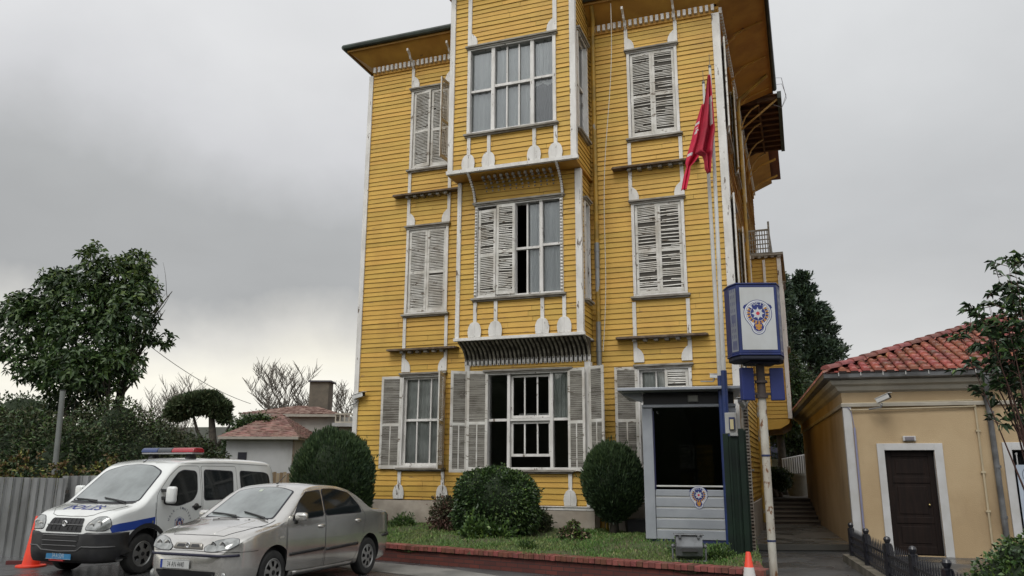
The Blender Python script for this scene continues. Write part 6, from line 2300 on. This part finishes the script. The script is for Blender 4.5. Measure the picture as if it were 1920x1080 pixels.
# big broad-leaved tree at the left
def big_leaf_tree():
    Y = 21.0
    b = unproj(165, 980, Y)
    e_ = empty('broadleaf_tree', (b.x, Y, -.05), 0, 'large dark broad-leaved tree with ragged crown rising behind the fence at the left', 'tree')
    mb = MB()
    limb_tree(mb, (0, 0, 0), 5.6, .20, 9, .8, 5, .75, 2, start=.25, blen=.5)
    mb.build('trunk', BARK, e_, smooth=True)
    bl = []
    for px, py, r, ry in ((140, 560, 95, 70), (60, 600, 70, 60), (215, 530, 65, 62), (255, 590, 52, 60), (180, 640, 95, 70), (70, 680, 62, 40), (235, 690, 48, 45), (30, 575, 45, 35), (190, 490, 32, 30), (242, 485, 32, 28), (100, 520, 38, 26), (160, 700, 75, 50), (292, 632, 24, 18), (130, 745, 60, 60), (10, 650, 26, 30), (268, 545, 34, 34)):
        c = unproj(px, py, Y)
        k = Y / 1479 * 1.02
        bl.append((c.x - b.x, rng.uniform(-.5, .5), c.z + .05, r * k, min(r, ry + 20) * k * .9, ry * k))
    n = 2700
    P, u = blob_points(bl, n, .3)
    PP, DD = [], []
    for i in range(n):
        ax = u[i] + rng.normal(size=3) * .5 + np.array([0, 0, .35]); ax /= np.linalg.norm(ax)
        t = np.cross(ax, rng.normal(size=3)); t /= np.linalg.norm(t); s_ = np.cross(ax, t)
        m = rng.integers(6, 10)
        for k in range(m):
            a = 2 * PI * k / m + rng.uniform(-.3, .3)
            PP.append(P[i] - ax * .04 * (k % 3)); DD.append(ax * .35 + (t * math.cos(a) + s_ * math.sin(a)))
    PP, DD = np.array(PP), np.array(DD)
    mi = (rng.uniform(0, 1, len(PP)) < np.clip((PP[:, 2] - 5.2) * .22, .03, .6)).astype(int)
    leaves_mesh('crown', PP, DD, .165, [LF1, mat('leaf_yellow_green', (.085, .13, .03), .45, island=.4)], 2.5, e_, .28, mi)


big_leaf_tree()
# scrub masses behind the fence, each its own tree
for i, (px, Y, w, top, lab, mats_, lf) in enumerate((
        (30, 19.0, 1.5, 768, 'dark bushy evergreen at the far left edge behind the dull fence panel', [LF1, LF4], .11),
        (115, 18.5, 1.3, 790, 'dark leafy shrub around the thin grey utility pole', [LF1, LF4], .10),
        (190, 19.5, 1.4, 745, 'olive-green feathery shrub behind the shinier fence panel', [LF4, LF1], .085),
        (275, 20.5, 1.3, 790, 'tall olive conifer scrub behind the police van roof', [LF4, LF5], .085),
        (340, 23.0, 1.3, 815, 'low dark shrub right of the van light bar, below the umbrella pine', [LF4, LF1], .09))):
    c = unproj(px, 900, Y); t_ = unproj(px, top, Y)
    H = t_.z
    bushy('tall_shrub', (c.x, Y, -.03), [(0, 0, H * .55, w, w * .8, H * .47), (-w * .5, 0, H * .45, w * .6, w * .6, H * .42), (w * .5, .1, H * .5, w * .6, w * .6, H * .42), (w * .15, 0, H * .78, w * .5, w * .5, H * .24), (0, 0, .5, w, w * .7, .6)],
          19000, lf, mats_, lab, 'shrub', core=.62, frac=.3, shell=.5, spread=.8, aspect=2.6)
l_ = unproj(75, 885, 16.3)
bushy('yellow_vine', (l_.x, 16.3, .0), [(-.3, 0, 1.35, .6, .25, .45), (.5, 0, 1.25, .4, .25, .4), (1.35, 0, 1.45, .3, .2, .3)], 520, .08, [mat('yellow_leaf', (.15, .16, .03), .6, island=.4), mat('rust_leaf', (.11, .065, .02), .6, island=.4)],
      'yellow and rust-coloured creeper leaves showing over the top of the sheet metal fence', 'creeper', core=0, shell=.1, frac=.35)
# far dark evergreen top at left and thin pole
c = unproj(40, 770, 34)
bushy('far_pine', (c.x, 34, 0), [(0, 0, 3.6, 1.5, 1.2, 1.1), (-.9, 0, 3.2, 1.2, 1., .9)], 6000, .13, [LF5, LF1], 'distant rounded pine crown at the far left, seen under the broad-leaved tree', 'tree', core=.8, trunk=([(0, 0, 0), (0, 0, 3)], [.25, .15], 8))
p0 = unproj(101, 895, 17.0); p1 = unproj(118, 733, 17.0)
e_ = empty('utility_pole', (p0.x, 17, 0), 0, 'thin grey metal pole rising behind the fence in front of the dark shrubs', 'pole')
mb = MB(); mb.tube([(0, 0, 0), (0, 0, 1.5), (p1.x - p0.x, 0, p1.z)], .055, 10); mb.build('tube', mat('grey_pole', (.17, .18, .17), .6), e_, smooth=True, auto=50)
mb = MB(); mb.tube([(p1.x - p0.x, 0, p1.z), (p1.x - p0.x, 0, p1.z + .02)], .06, 10); mb.build('cap', BLK, e_)

# umbrella pine
Y = 50
c = unproj(378, 850, Y)
e_ = empty('umbrella_pine', (c.x, Y, 0), 0, 'umbrella pine with flat dark crown between the van and the small white house', 'tree')
k = Y / 1479
bl = []
for px, py, rx, rz in ((370, 757, 38, 17), (345, 765, 28, 16), (405, 765, 26, 15), (388, 748, 26, 12), (420, 785, 12, 8), (330, 775, 18, 12)):
    q = unproj(px, py, Y); bl.append((q.x - c.x, 0, q.z, rx * k, rx * k * .9, rz * k))
P, u = blob_points(bl, 15000, .7)
leaves_mesh('crown', P, u + rng.normal(size=u.shape) * .5 + np.array([0, 0, .5]), .28, [LF5, LF4], 3, e_, 0, (rng.uniform(0, 1, len(P)) < .25).astype(int))
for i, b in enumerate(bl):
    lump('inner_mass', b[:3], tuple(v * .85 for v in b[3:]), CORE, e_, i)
mb = MB(); zt = bl[0][2]
mb.tube([(.6, 0, 0), (.7, 0, zt * .5), (.3, 0, zt)], [.35, .28, .15], 8); mb.tube([(.7, 0, zt * .45), (1.3, 0, zt * .65), (1.7, 0, zt * .8)], [.15, .1, .05], 6); mb.tube([(.7, 0, zt * .4), (-.4, 0, zt * .7), (-1, 0, zt)], [.15, .1, .06], 6)
mb.build('trunk', BARK, e_, smooth=True)
# ivy stump tree right of the pine
Y = 42; c = unproj(427, 850, Y)
bushy('ivy_stump', (c.x, Y, 0), [(0, 0, 2.2, .28, .3, .9), (.15, 0, 3.2, .45, .4, .35), (.1, 0, 2.6, .3, .3, .6)], 2500, .13, [LF5, LF1], 'small ivy-covered pollarded trunk left of the white house roof', 'tree', core=.7, trunk=([(0, 0, 0), (.05, 0, 3.4)], [.2, .14], 8))
Y = 31.5; c = unproj(468, 850, Y); q = unproj(470, 795, Y)
bushy('ivy_clump', (c.x, Y, q.z - .5), [(0, 0, .5, .7, .3, .32), (.5, 0, .55, .5, .3, .25), (-.3, 0, .3, .35, .3, .3)], 3000, .10, [LF1, LF2], 'dark ivy clump on the left end of the upper red roof wall', 'ivy', core=.8)

# bare trees
def bare(px, Ypos, H, r, seed, label, spread=.9, nb=11, mats_=BARKG, lv=3):
    c = unproj(px, 860, Ypos)
    e_ = empty('bare_tree', (c.x, Ypos, 0), 0, label, 'tree', None)
    mb = MB()
    limb_tree(mb, (0, 0, 0), H, r, nb, spread, seed, .8, lv, start=.3, blen=.56, twig=.02)
    mb.build('branches', mats_, e_)


bare(545, 48, 5.9, .17, 3, 'tall bare winter tree rising behind the red roof, left of the chimney', .95, 15)
bare(503, 50, 4.3, .13, 8, 'smaller bare tree with fine twigs at the left behind the red roof', 1.0, 12)
bare(640, 46, 4.6, .14, 5, 'bare tree between the chimney and the yellow mansion corner', 1.0, 12)
bare(285, 60, 5.8, .18, 9, 'hazy bare tree behind the umbrella pine, near the broad-leaved tree', .9, 12)
bare(335, 62, 5.8, .18, 12, 'hazy bare tree directly above the umbrella pine crown', .9, 12)
c = unproj(648, 790, 44)
bushy('far_shrub', (c.x, 44, 0), [(0, 0, 3.1, 1.1, .8, .8)], 3000, .14, [LF1, LF4], 'dark distant shrub above the white balcony railing', 'shrub', core=.8)

# ---------------------------------------------------------------- small white house
WW = mat('white_render', (.42, .43, .44), .85, col2=(.36, .37, .375), scale=.9, grime=((.22, .21, .19), 1.4, .5, (1, 1, .5), .6))
RTF = mat('old_red_roof', (.24, .105, .085), .75, col2=(.14, .065, .055), scale=2.5, island=.3, grime=((.32, .24, .20), 2, .5, (1, 1, 1), .6))


def hip_tiles(parent, x0, x1, y0, y1, z, rise, ridge, m=RTF):
    """hip roof with stepped tile courses"""
    mb = MB()
    n = 14
    ins = (y1 - y0) / 2
    for i in range(n):
        t0, t1 = i / n, (i + 1) / n
        a, b = ins * t0, ins * t1
        za, zb = z + rise * t0 + .035, z + rise * t1 - .0
        sx = (x1 - x0 - 2 * ridge) / 2 if ridge is not None else ins
        ax, bx = sx * t0, sx * t1
        A = [(x0 + ax, y0 + a, za), (x1 - ax, y0 + a, za), (x1 - ax, y1 - a, za), (x0 + ax, y1 - a, za)]
        B = [(x0 + bx, y0 + b, zb), (x1 - bx, y0 + b, zb), (x1 - bx, y1 - b, zb), (x0 + bx, y1 - b, zb)]
        C0 = [(p[0], p[1], p[2] - .05) for p in A]
        for k in range(4):
            k2 = (k + 1) % 4
            m_ = 12 if k in (0, 2) else 6
            for j in range(m_):
                f = lambda P, Q, s_: tuple(P[q] + (Q[q] - P[q]) * s_ for q in range(3))
                s0, s1 = j / m_, (j + 1) / m_
                mb.add([f(A[k], A[k2], s0), f(A[k], A[k2], s1), f(B[k], B[k2], s1), f(B[k], B[k2], s0)], [(0, 1, 2, 3)])
            mb.add([C0[k], C0[k2], A[k2], A[k]], [(0, 1, 2, 3)], 1)
    return mb.build('roof', [m, mat('pale_tile_edge', (.40, .30, .26), .8, col2=(.12, .06, .05), scale=4)], parent, fixn=False)


Y = 30.
a = unproj(423, 850, Y); b = unproj(548, 850, Y); zt = unproj(480, 824, Y).z
hs = empty('white_house', (a.x, Y, 0), 0, 'small white outbuilding with weathered red hip roof and one tiny dark window', 'house')
wd = b.x - a.x
mb = MB(); mb.box(0, wd, 0, 4.0, 0, zt); mb.build('wall', WW, hs)
mb = MB(); mb.box(wd - .0, wd + .06, -.03, .03, 0, zt); mb.build('downpipe', mat('brown_pipe', (.2, .16, .12), .7), hs)
mb = MB(); mb.box(-.2, wd + .25, -.25, 4.2, zt, zt + .07); mb.box(-.22, wd + .27, -.32, -.251, zt + .0, zt + .09); mb.build('eave', mat('pale_eave', (.36, .34, .30), .8), hs)
hip_tiles(hs, -.25, wd + .3, -.3, 4.3, zt + .08, 1.0, .15)
q0 = unproj(446, 855, Y); q1 = unproj(463, 848, Y)
mb = MB(); mb.box(q0.x - a.x, q1.x - a.x, -.02, .05, q0.z - .4, q1.z); mb.build('window', mat('small_dark_window', (.03, .03, .04), .3), hs)
Y = 34.
a = unproj(458, 800, Y); b = unproj(660, 800, Y); zt = unproj(560, 782, Y).z; zr = unproj(600, 757, Y + 1).z
hs = empty('white_house', (a.x, Y, 0), 0, 'larger white house behind with low red hip roof and a stout square chimney', 'house')
wd = b.x - a.x
mb = MB(); mb.box(0, wd, 0, 5.0, 0, zt); mb.build('wall', mat('grey_white_render', (.36, .36, .34), .85, col2=(.28, .28, .265), scale=1), hs)
mb = MB(); mb.box(-.15, wd - .6, -.3, 5.2, zt, zt + .12); mb.build('eave', MATS['pale_eave'], hs)
hip_tiles(hs, -.2, wd - .5, -.3, 5.3, zt + .12, zr - zt - .1, .35)
q0, q1 = unproj(579, 750, Y + 2), unproj(617, 716, Y + 2)
mb = MB(); mb.box(q0.x - a.x, q1.x - a.x, 2., 2.9, zt, q1.z); mb.build('chimney', mat('chimney_render', (.14, .125, .10), .9, col2=(.10, .09, .075), scale=2, bump=.4), hs)
mb = MB(); mb.box(q0.x - a.x - .06, q1.x - a.x + .12, 1.9, 3.0, q1.z, q1.z + .06); mb.build('chimney_cap', mat('lead_cap', (.10, .10, .12), .6), hs)
q0, q1 = unproj(628, 793, Y - .3), unproj(668, 775, Y - .3)
mb = MB()
mb.box(q0.x - a.x, q1.x - a.x + 1, -.36, -.28, q1.z - .06, q1.z); mb.box(q0.x - a.x, q1.x - a.x + 1, -.36, -.28, q0.z, q0.z + .06)
x = q0.x - a.x
while x < q1.x - a.x + 1:
    mb.box(x, x + .05, -.34, -.30, q0.z + .06, q1.z - .06); x += .19
mb.build('balcony_railing', mat('cream_railing', (.45, .42, .36), .7), hs)
mb = MB(); mb.box(q0.x - a.x - .1, q1.x - a.x + 1.1, -.4, 1, q0.z - .15, q0.z - .002); mb.build('balcony_slab', WW, hs)
# slatted wooden fence behind the van
Y = 24; a = unproj(505, 900, Y); b = unproj(560, 900, Y); zt = unproj(530, 886, Y).z
e_ = empty('wooden_fence', (a.x, Y, 0), 0, 'vertical brown board fence glimpsed between the van and the globe cypress', 'fence')
mb = MB(); n = 22
for i in range(n):
    x = i * .1 - .3
    mb.box(x, x + .088, 0, .025, 0, zt + .02 * math.sin(i * 2.1), i % 2)
mb.build('boards', [mat('brown_board', (.20, .14, .08), .8), mat('pale_board', (.32, .25, .16), .8)], e_)
# overhead wire
p0, p1 = unproj(270, 640, 26), unproj(470, 757, 34)
mb = MB(); mb.tube([p0.lerp(p1, t / 12) - Vector((0, 0, .9 * (t / 12) * (1 - t / 12))) for t in range(13)], .011, 5)
tag(mb.build('overhead_wire', mat('wire_grey', (.12, .12, .12), .6)), 'thin overhead wire sloping from the broad-leaved tree down to the red roof', 'wire')
# distant houses and haze-grey strip low on the left
Y = 75; a = unproj(240, 840, Y); b = unproj(470, 800, Y)
mb = MB(); mb.add([(a.x - 40, Y, 0), (b.x + 8, Y, 0), (b.x + 8, Y, unproj(450, 806, Y).z), (a.x + 10, Y, unproj(330, 800, Y).z), (a.x - 40, Y, 5)], [(0, 1, 2, 3, 4)])
mb.add([(a.x - 40, Y + 20, 0), (b.x + 8, Y + 20, 0), (b.x + 8, Y, unproj(450, 806, Y).z), (a.x - 40, Y, 5)], [(0, 1, 2, 3)])
tag(mb.build('hills', mat('far_hill', (.13, .13, .12), .9, col2=(.09, .10, .08), scale=.3)), kind='structure')

# ---------------------------------------------------------------- conifers behind, right
def conifer(px, Ypos, top, rmax, seed, label, n=16000, leaf=.20, base=.6):
    c = unproj(px, 870, Ypos); H = unproj(px, top, Ypos).z
    e_ = empty('conifer_tree', (c.x, Ypos, .6), 0, label, 'tree', 'conifers behind the mansion')
    H -= .6
    rd_ = random.Random(seed)
    mb = MB(); mb.tube([(0, 0, 0), (.1, 0, H * .5), (0, 0, H * .97)], [.24, .15, .03], 8)
    P, D = [], []
    nb = int(H * 13)
    for i in range(nb):
        t = base / H + (1 - base / H) * (i / nb) ** .9
        z = H * t
        L_ = rmax * ((1 - t) ** .85) * rd_.uniform(.55, 1.25) + .18
        az = rd_.uniform(0, 2 * PI)
        dr = np.array([math.cos(az), math.sin(az), rd_.uniform(.1, .5)])
        tip = np.array([0, 0, z]) + dr * L_
        mb.tube([(0, 0, z), tuple(tip)], [.04, .01], 4)
        m = int(n / nb)
        s_ = rng.uniform(.15, 1, m) ** .7
        q = np.array([0, 0, z])[None] + dr[None] * L_ * s_[:, None] + rng.normal(size=(m, 3)) * (.05 + .16 * (1.1 - s_[:, None])) * np.array([1, 1, .8])
        P.append(q); D.append(dr[None] * .9 + rng.normal(size=(m, 3)) * .55 + np.array([0, 0, .4]))
    mb.build('trunk', BARK, e_)
    P, D = np.concatenate(P), np.concatenate(D)
    leaves_mesh('crown', P, D, leaf, [mat('blue_conifer', (.026, .05, .032), .65, col2=(.04, .07, .04), scale=.8, island=.4), LF3], 2.6, e_, 0, (rng.uniform(0, 1, len(P)) < .3).astype(int))


conifer(1486, 36, 518, 1.7, 2, 'left spire of the dark blue-green conifers right of the mansion', 12000)
conifer(1530, 37, 519, 3.0, 3, 'tallest middle conifer of the dark group behind the police sign', 22000)
conifer(1566, 39, 585, 2.7, 4, 'lower spreading conifer at the right of the dark group, above the beige building eave', 12000)
for px, Y, w, top, lab in ((1465, 31, 1.1, 655, 'round dark evergreen tree seen beside the blue side box of the police sign'), (1500, 33, 1.3, 700, 'dense evergreen tree between the conifers and the beige eave')):
    c = unproj(px, 870, Y); H = unproj(px, top, Y).z
    bushy('evergreen_tree', (c.x, Y, .6), [(0, 0, H - 1.5, w, w, 1.1), (-.2, 0, H - 2.3, w * 1.1, w, 1.2), (.3, 0, H - 3.1, w, w, .9)], 15000, .13, [LF1, LF4], lab, 'tree', core=.8, frac=.15,
          trunk=([(0, 0, 0), (.05, 0, 1.6), (0, 0, H - 2)], [.20, .16, .1], 8))

# ---------------------------------------------------------------- end of the alley
Y = 46; a = unproj(1425, 860, Y); b = unproj(1560, 860, Y)
z0 = .8
wb = empty('white_building', (a.x - 2, Y, z0), 0, 'pale far building with dark windows glimpsed at the end of the alley', 'building')
wd = b.x - a.x + 6
zt = unproj(1470, 812, Y).z - z0
wl_ = mb = MB(); mb.box(0, wd, 0, 5, 0, zt); mb.build('wall', mat('cream_far_wall', (.50, .47, .38), .85), wb)
mb = MB(); mb.box(-.3, wd + .3, -.5, 5.3, zt, zt + .15); mb.build('eave', mat('brown_eave', (.08, .05, .04), .8), wb)
mb = MB(); mb.add([(-.4, -.6, zt + .15), (wd + .4, -.6, zt + .15), (wd + .4, 3, zt + 1.6), (-.4, 3, zt + 1.6)], [(0, 1, 2, 3)]); mb.build('roof', mat('pale_roof_far', (.42, .40, .36), .8), wb)
for px in (1448, 1470, 1498):
    q = unproj(px, 850, Y); zb = unproj(px, 850, Y).z - z0; zt2 = unproj(px, 820, Y).z - z0
    mb = MB(); mb.box(q.x - a.x + 2 - .25, q.x - a.x + 2 + .3, -.03, .05, zb - .3, zt2); f = mb.build('window', mat('far_window_dark', (.03, .03, .05), .3), wb)
    mb = MB(); mb.box(q.x - a.x + 2 - .32, q.x - a.x + 2 + .37, -.045, -.031, zt2, zt2 + .08); mb.build('frame', WTR, f)
Y = 34; a = unproj(1436, 860, Y); b = unproj(1486, 860, Y); zt = unproj(1460, 861, Y).z; zb = .75
FSH = mat('translucent_sheet', (.50, .56, .54), .5, col2=(.42, .47, .46), scale=2)
e_ = empty('corrugated_screen', (a.x - .5, Y, zb), 0, 'pale translucent corrugated screen at the end of the alley', 'fence')
mb = MB(); L_ = b.x - a.x + .5
n = 60
for i in range(n):
    x0, x1 = i * L_ / n, (i + 1) * L_ / n
    mb.add([(x0, .03 * (i % 2), 0), (x1, .03 * ((i + 1) % 2), 0), (x1, .03 * ((i + 1) % 2), zt - zb), (x0, .03 * (i % 2), zt - zb)], [(0, 1, 2, 3)])
mb.build('sheet', FSH, e_, fixn=False)
Y = 29.5
a = unproj(1482, 900, Y); b = unproj(1520, 900, Y); z1 = unproj(1495, 888, Y).z; z2 = unproj(1495, 852, Y).z
e_ = empty('stair_pier', (a.x, Y, .745), 0, 'rounded white stone pier at the top of the stairs', 'pier')
mb = MB(); mb.lathe([(.0, 0), (.34, 0), (.34, .05), (.38, .12), (.38, z1 - .9), (.42, z1 - .85), (.42, z1 - .745), (0, z1 - .745)], (.4, .4, 0), 24); mb.build('shaft', mat('pier_stone', (.38, .37, .33), .8), e_, smooth=True, auto=40)
e2 = empty('curved_railing', (a.x, Y, z1), 0, 'white slatted curved railing standing on the stone pier', 'railing')
mb = MB()
for i in range(16):
    t = i / 15
    mb.box(-.15 + t * 1.3, -.15 + t * 1.3 + .045, .3 + .2 * t * t, .33 + .2 * t * t, 0.01, (z2 - z1) * (.75 + .35 * t))
mb.tube([(-.15 + t / 10 * 1.3, .33 + .2 * (t / 10) ** 2, (z2 - z1) * (.75 + .35 * t / 10)) for t in range(11)], .03, 6)
mb.build('slats', WTR, e2)
l_ = unproj(1458, 925, 28.8)
bushy('round_bush', (l_.x, 28.8, .74), [(0, 0, .62, .52, .5, .42), (-.3, 0, .6, .4, .4, .38)], 5000, .06, [LF1, LF2], 'round clipped green bush at the top of the stairs', 'bush', core=.82, frac=.3, shell=.75, trunk=([(0, 0, 0), (0, 0, .4)], [.05, .05], 6))
e_ = empty('garden_stones', (l_.x - .35, 28.4, .74), 0, 'brown rocks heaped below the round clipped bush', 'stones')
for i, (x, y, r) in enumerate(((0, 0, .22), (.3, .1, .14), (-.25, .05, .16))):
    lump('stone', (x, y, r * .7), (r, r * .8, r * .8), mat('brown_rock', (.12, .085, .06), .9), e_, i * 2, .2)

# ---------------------------------------------------------------- black picket fence, right
FB = mat('black_iron_paint', (.010, .010, .016), .4, col2=(.018, .018, .022), coat=.3)
PF = [(6.2, 15.0), (5.82, 13.5), (5.38, 11.8), (5.0, 10.3), (4.62, 8.8), (4.25, 7.3)]
pf = empty('picket_fence', (PF[0][0], PF[0][1], 0), 0, 'low black iron picket fence with ball-topped posts in front of the beige building', 'fence')
o0 = Vector((PF[0][0], PF[0][1], 0))
for i, (x, y) in enumerate(PF):
    p = Vector((x, y, 0)) - o0
    mb = MB(); mb.box(p.x - .045, p.x + .045, p.y - .045, p.y + .045, .12, .60); mb.lathe([(.055, .60), (.055, .615), (.03, .62), (.045, .65), (.05, .675), (.035, .705), (0, .715)], (p.x, p.y, 0), 16)
    mb.build('post', FB, pf, smooth=True, auto=35)
mb = MB(); mr_ = MB()
for (x0, y0), (x1, y1) in zip(PF[:-1], PF[1:]):
    a, b = Vector((x0, y0, 0)) - o0, Vector((x1, y1, 0)) - o0
    for z, h in ((.20, .035), (.34, .05), (.46, .035)):
        mr_.bar(a + Vector((0, 0, z)), b + Vector((0, 0, z)), .03, h)
    n = 13
    for k in range(1, n):
        p = a.lerp(b, k / n)
        mb.tube([p + Vector((0, 0, .14)), p + Vector((0, 0, .54)), p + Vector((0, 0, .62))], [.010, .010, .002], 6)
mr_.build('rails', FB, pf); mb.build('pickets', FB, pf)
# concrete kerb under the fence
mb = MB()
a, b = Vector((6.28, 15.3, 0)), Vector((4.18, 7.0, 0)); d = (b - a).normalized(); nn_ = Vector((-d.y, d.x, 0)) * .14
q = [a - nn_, a + nn_, b + nn_, b - nn_]
mb.add([(p.x, p.y, -.02) for p in q] + [(p.x, p.y, .13) for p in q], [(0, 3, 2, 1), (4, 5, 6, 7), (0, 1, 5, 4), (1, 2, 6, 5), (2, 3, 7, 6), (3, 0, 4, 7)])
tag(mb.build('kerb', mat('mossy_concrete', (.17, .15, .12), .8, col2=(.10, .09, .065), scale=3, bump=.4)), kind='structure')

# ---------------------------------------------------------------- laurel tree and bush, right edge
def laurel():
    Y = 10.2
    b = unproj(1975, 1075, Y)
    e_ = empty('laurel_tree', (b.x, Y, 0), 0, 'young laurel tree with long drooping leaves in front of the red pantile roof', 'tree')
    mb = MB()
    PP, DD = [], []
    rd_ = random.Random(4)
    ends = []
    tips = [(1782, 640), (1800, 625), (1830, 560), (1850, 520), (1880, 500), (1905, 488), (1920, 520), (1950, 480), (1860, 580), (1890, 560), (1815, 590), (1840, 640), (1880, 630), (1910, 610), (1935, 570),
            (1800, 668), (1840, 690), (1960, 600), (1925, 660), (1990, 520), (2010, 580), (1980, 650), (1900, 540), (1870, 545), (1820, 600), (1855, 610), (1930, 540), (1945, 620), (1890, 590), (1835, 575), (1812, 650), (1870, 500), (1925, 590), (1965, 550), (1905, 640), (1860, 650)]
    for i, (px, py) in enumerate(tips):
        if py > 645 and px < 1900:
            continue
        t_ = unproj(px + 22, py, Y + rd_.uniform(-.6, .6)) - Vector((b.x, Y, 0))
        s_ = Vector((0, 0, .5 + rd_.uniform(0, 1.2)))
        m_ = s_.lerp(t_, .55) + Vector((rd_.uniform(-.1, .25), rd_.uniform(-.1, .1), rd_.uniform(-.25, .15)))
        pts = []
        for k in range(9):
            u = k / 8
            pts.append(s_ * (1 - u) ** 2 + m_ * 2 * u * (1 - u) + t_ * u * u)
        mb.tube(pts, [.018 - .002 * k for k in range(9)], 5)
        # side twigs with leaves
        for k in range(5, 9):
            for j in range(3):
                d = Vector((rd_.uniform(-1, 1), rd_.uniform(-1, 1), rd_.uniform(-.2, .9))).normalized()
                L_ = rd_.uniform(.1, .26)
                e2_ = pts[k] + d * L_
                mb.tube([pts[k], e2_], [.005, .003], 4)
                for q in range(10):
                    w = rd_.uniform(.25, 1)
                    PP.append(tuple(pts[k].lerp(e2_, w)))
                    dd = d * .6 + Vector((rd_.uniform(-1, 1), rd_.uniform(-1, 1), rd_.uniform(-.5, .5)))
                    DD.append(tuple(dd))
    for px, py in ((1868, 740), (1905, 745), (1915, 790), (1885, 715)):
        t_ = unproj(px, py, Y) - Vector((b.x, Y, 0))
        mb.tube([Vector((0, 0, 1.0)), Vector((0, 0, 1.0)).lerp(t_, .5) + Vector((.1, 0, .1)), t_], [.02, .014, .006], 5)
        for q in range(12):
            PP.append(tuple(t_ + Vector((rd_.uniform(-.08, .08), rd_.uniform(-.08, .08), rd_.uniform(-.08, .06))))); DD.append((rd_.uniform(-1, 1), rd_.uniform(-1, 1), rd_.uniform(-1, .2)))
    mb.tube([Vector((0, 0, 0)), Vector((.03, 0, .6)), Vector((0, 0, 1.6))], [.05, .04, .03], 8)
    mb.build('branches', mat('reddish_twig', (.09, .045, .035), .8), e_)
    PP, DD = np.array(PP), np.array(DD)
    leaves_mesh('crown', PP, DD, .115, [mat('laurel_leaf', (.035, .075, .022), .32, col2=(.02, .045, .015), scale=2, island=.4), LF2], 3.0, e_, .45, (rng.uniform(0, 1, len(PP)) < .12).astype(int))


laurel()
l_ = unproj(1885, 1060, 8.2)
bushy('rose_bush', (l_.x + .05, 8.2, 0), [(0, 0, .45, .42, .4, .42), (.25, 0, .62, .38, .35, .38), (-.18, 0, .35, .3, .3, .3), (.05, 0, .78, .2, .2, .2), (.5, 0, .5, .4, .4, .5)], 7000, .05, [LF1, LF2], 'leafy rose bush in the bottom right corner before the beige wall', 'bush', core=.7, frac=.25, shell=.5, spread=.9, aspect=1.8)


# ---------------------------------------------------------------- unseen tree mass added behind the camera to darken reflections in the panes
mb = MB()
rd_ = random.Random(9)
for i in range(70):
    a = R(186 + 168 * i / 69)
    r_ = 33 + rd_.uniform(-3, 3)
    q = rd_.uniform(.8, 1.25)
    mb.ball((r_ * math.cos(a), r_ * math.sin(a), 3.0), (2.3, 2.3, 6.2 * q), 10)
tag(mb.build('added_treeline', mat('added_treeline_green', (.022, .032, .014), .95, col2=(.04, .05, .02), scale=.6), smooth=True), 'dark mass of trees added out of view to darken the pane reflections', 'added_treeline', kind='stuff')
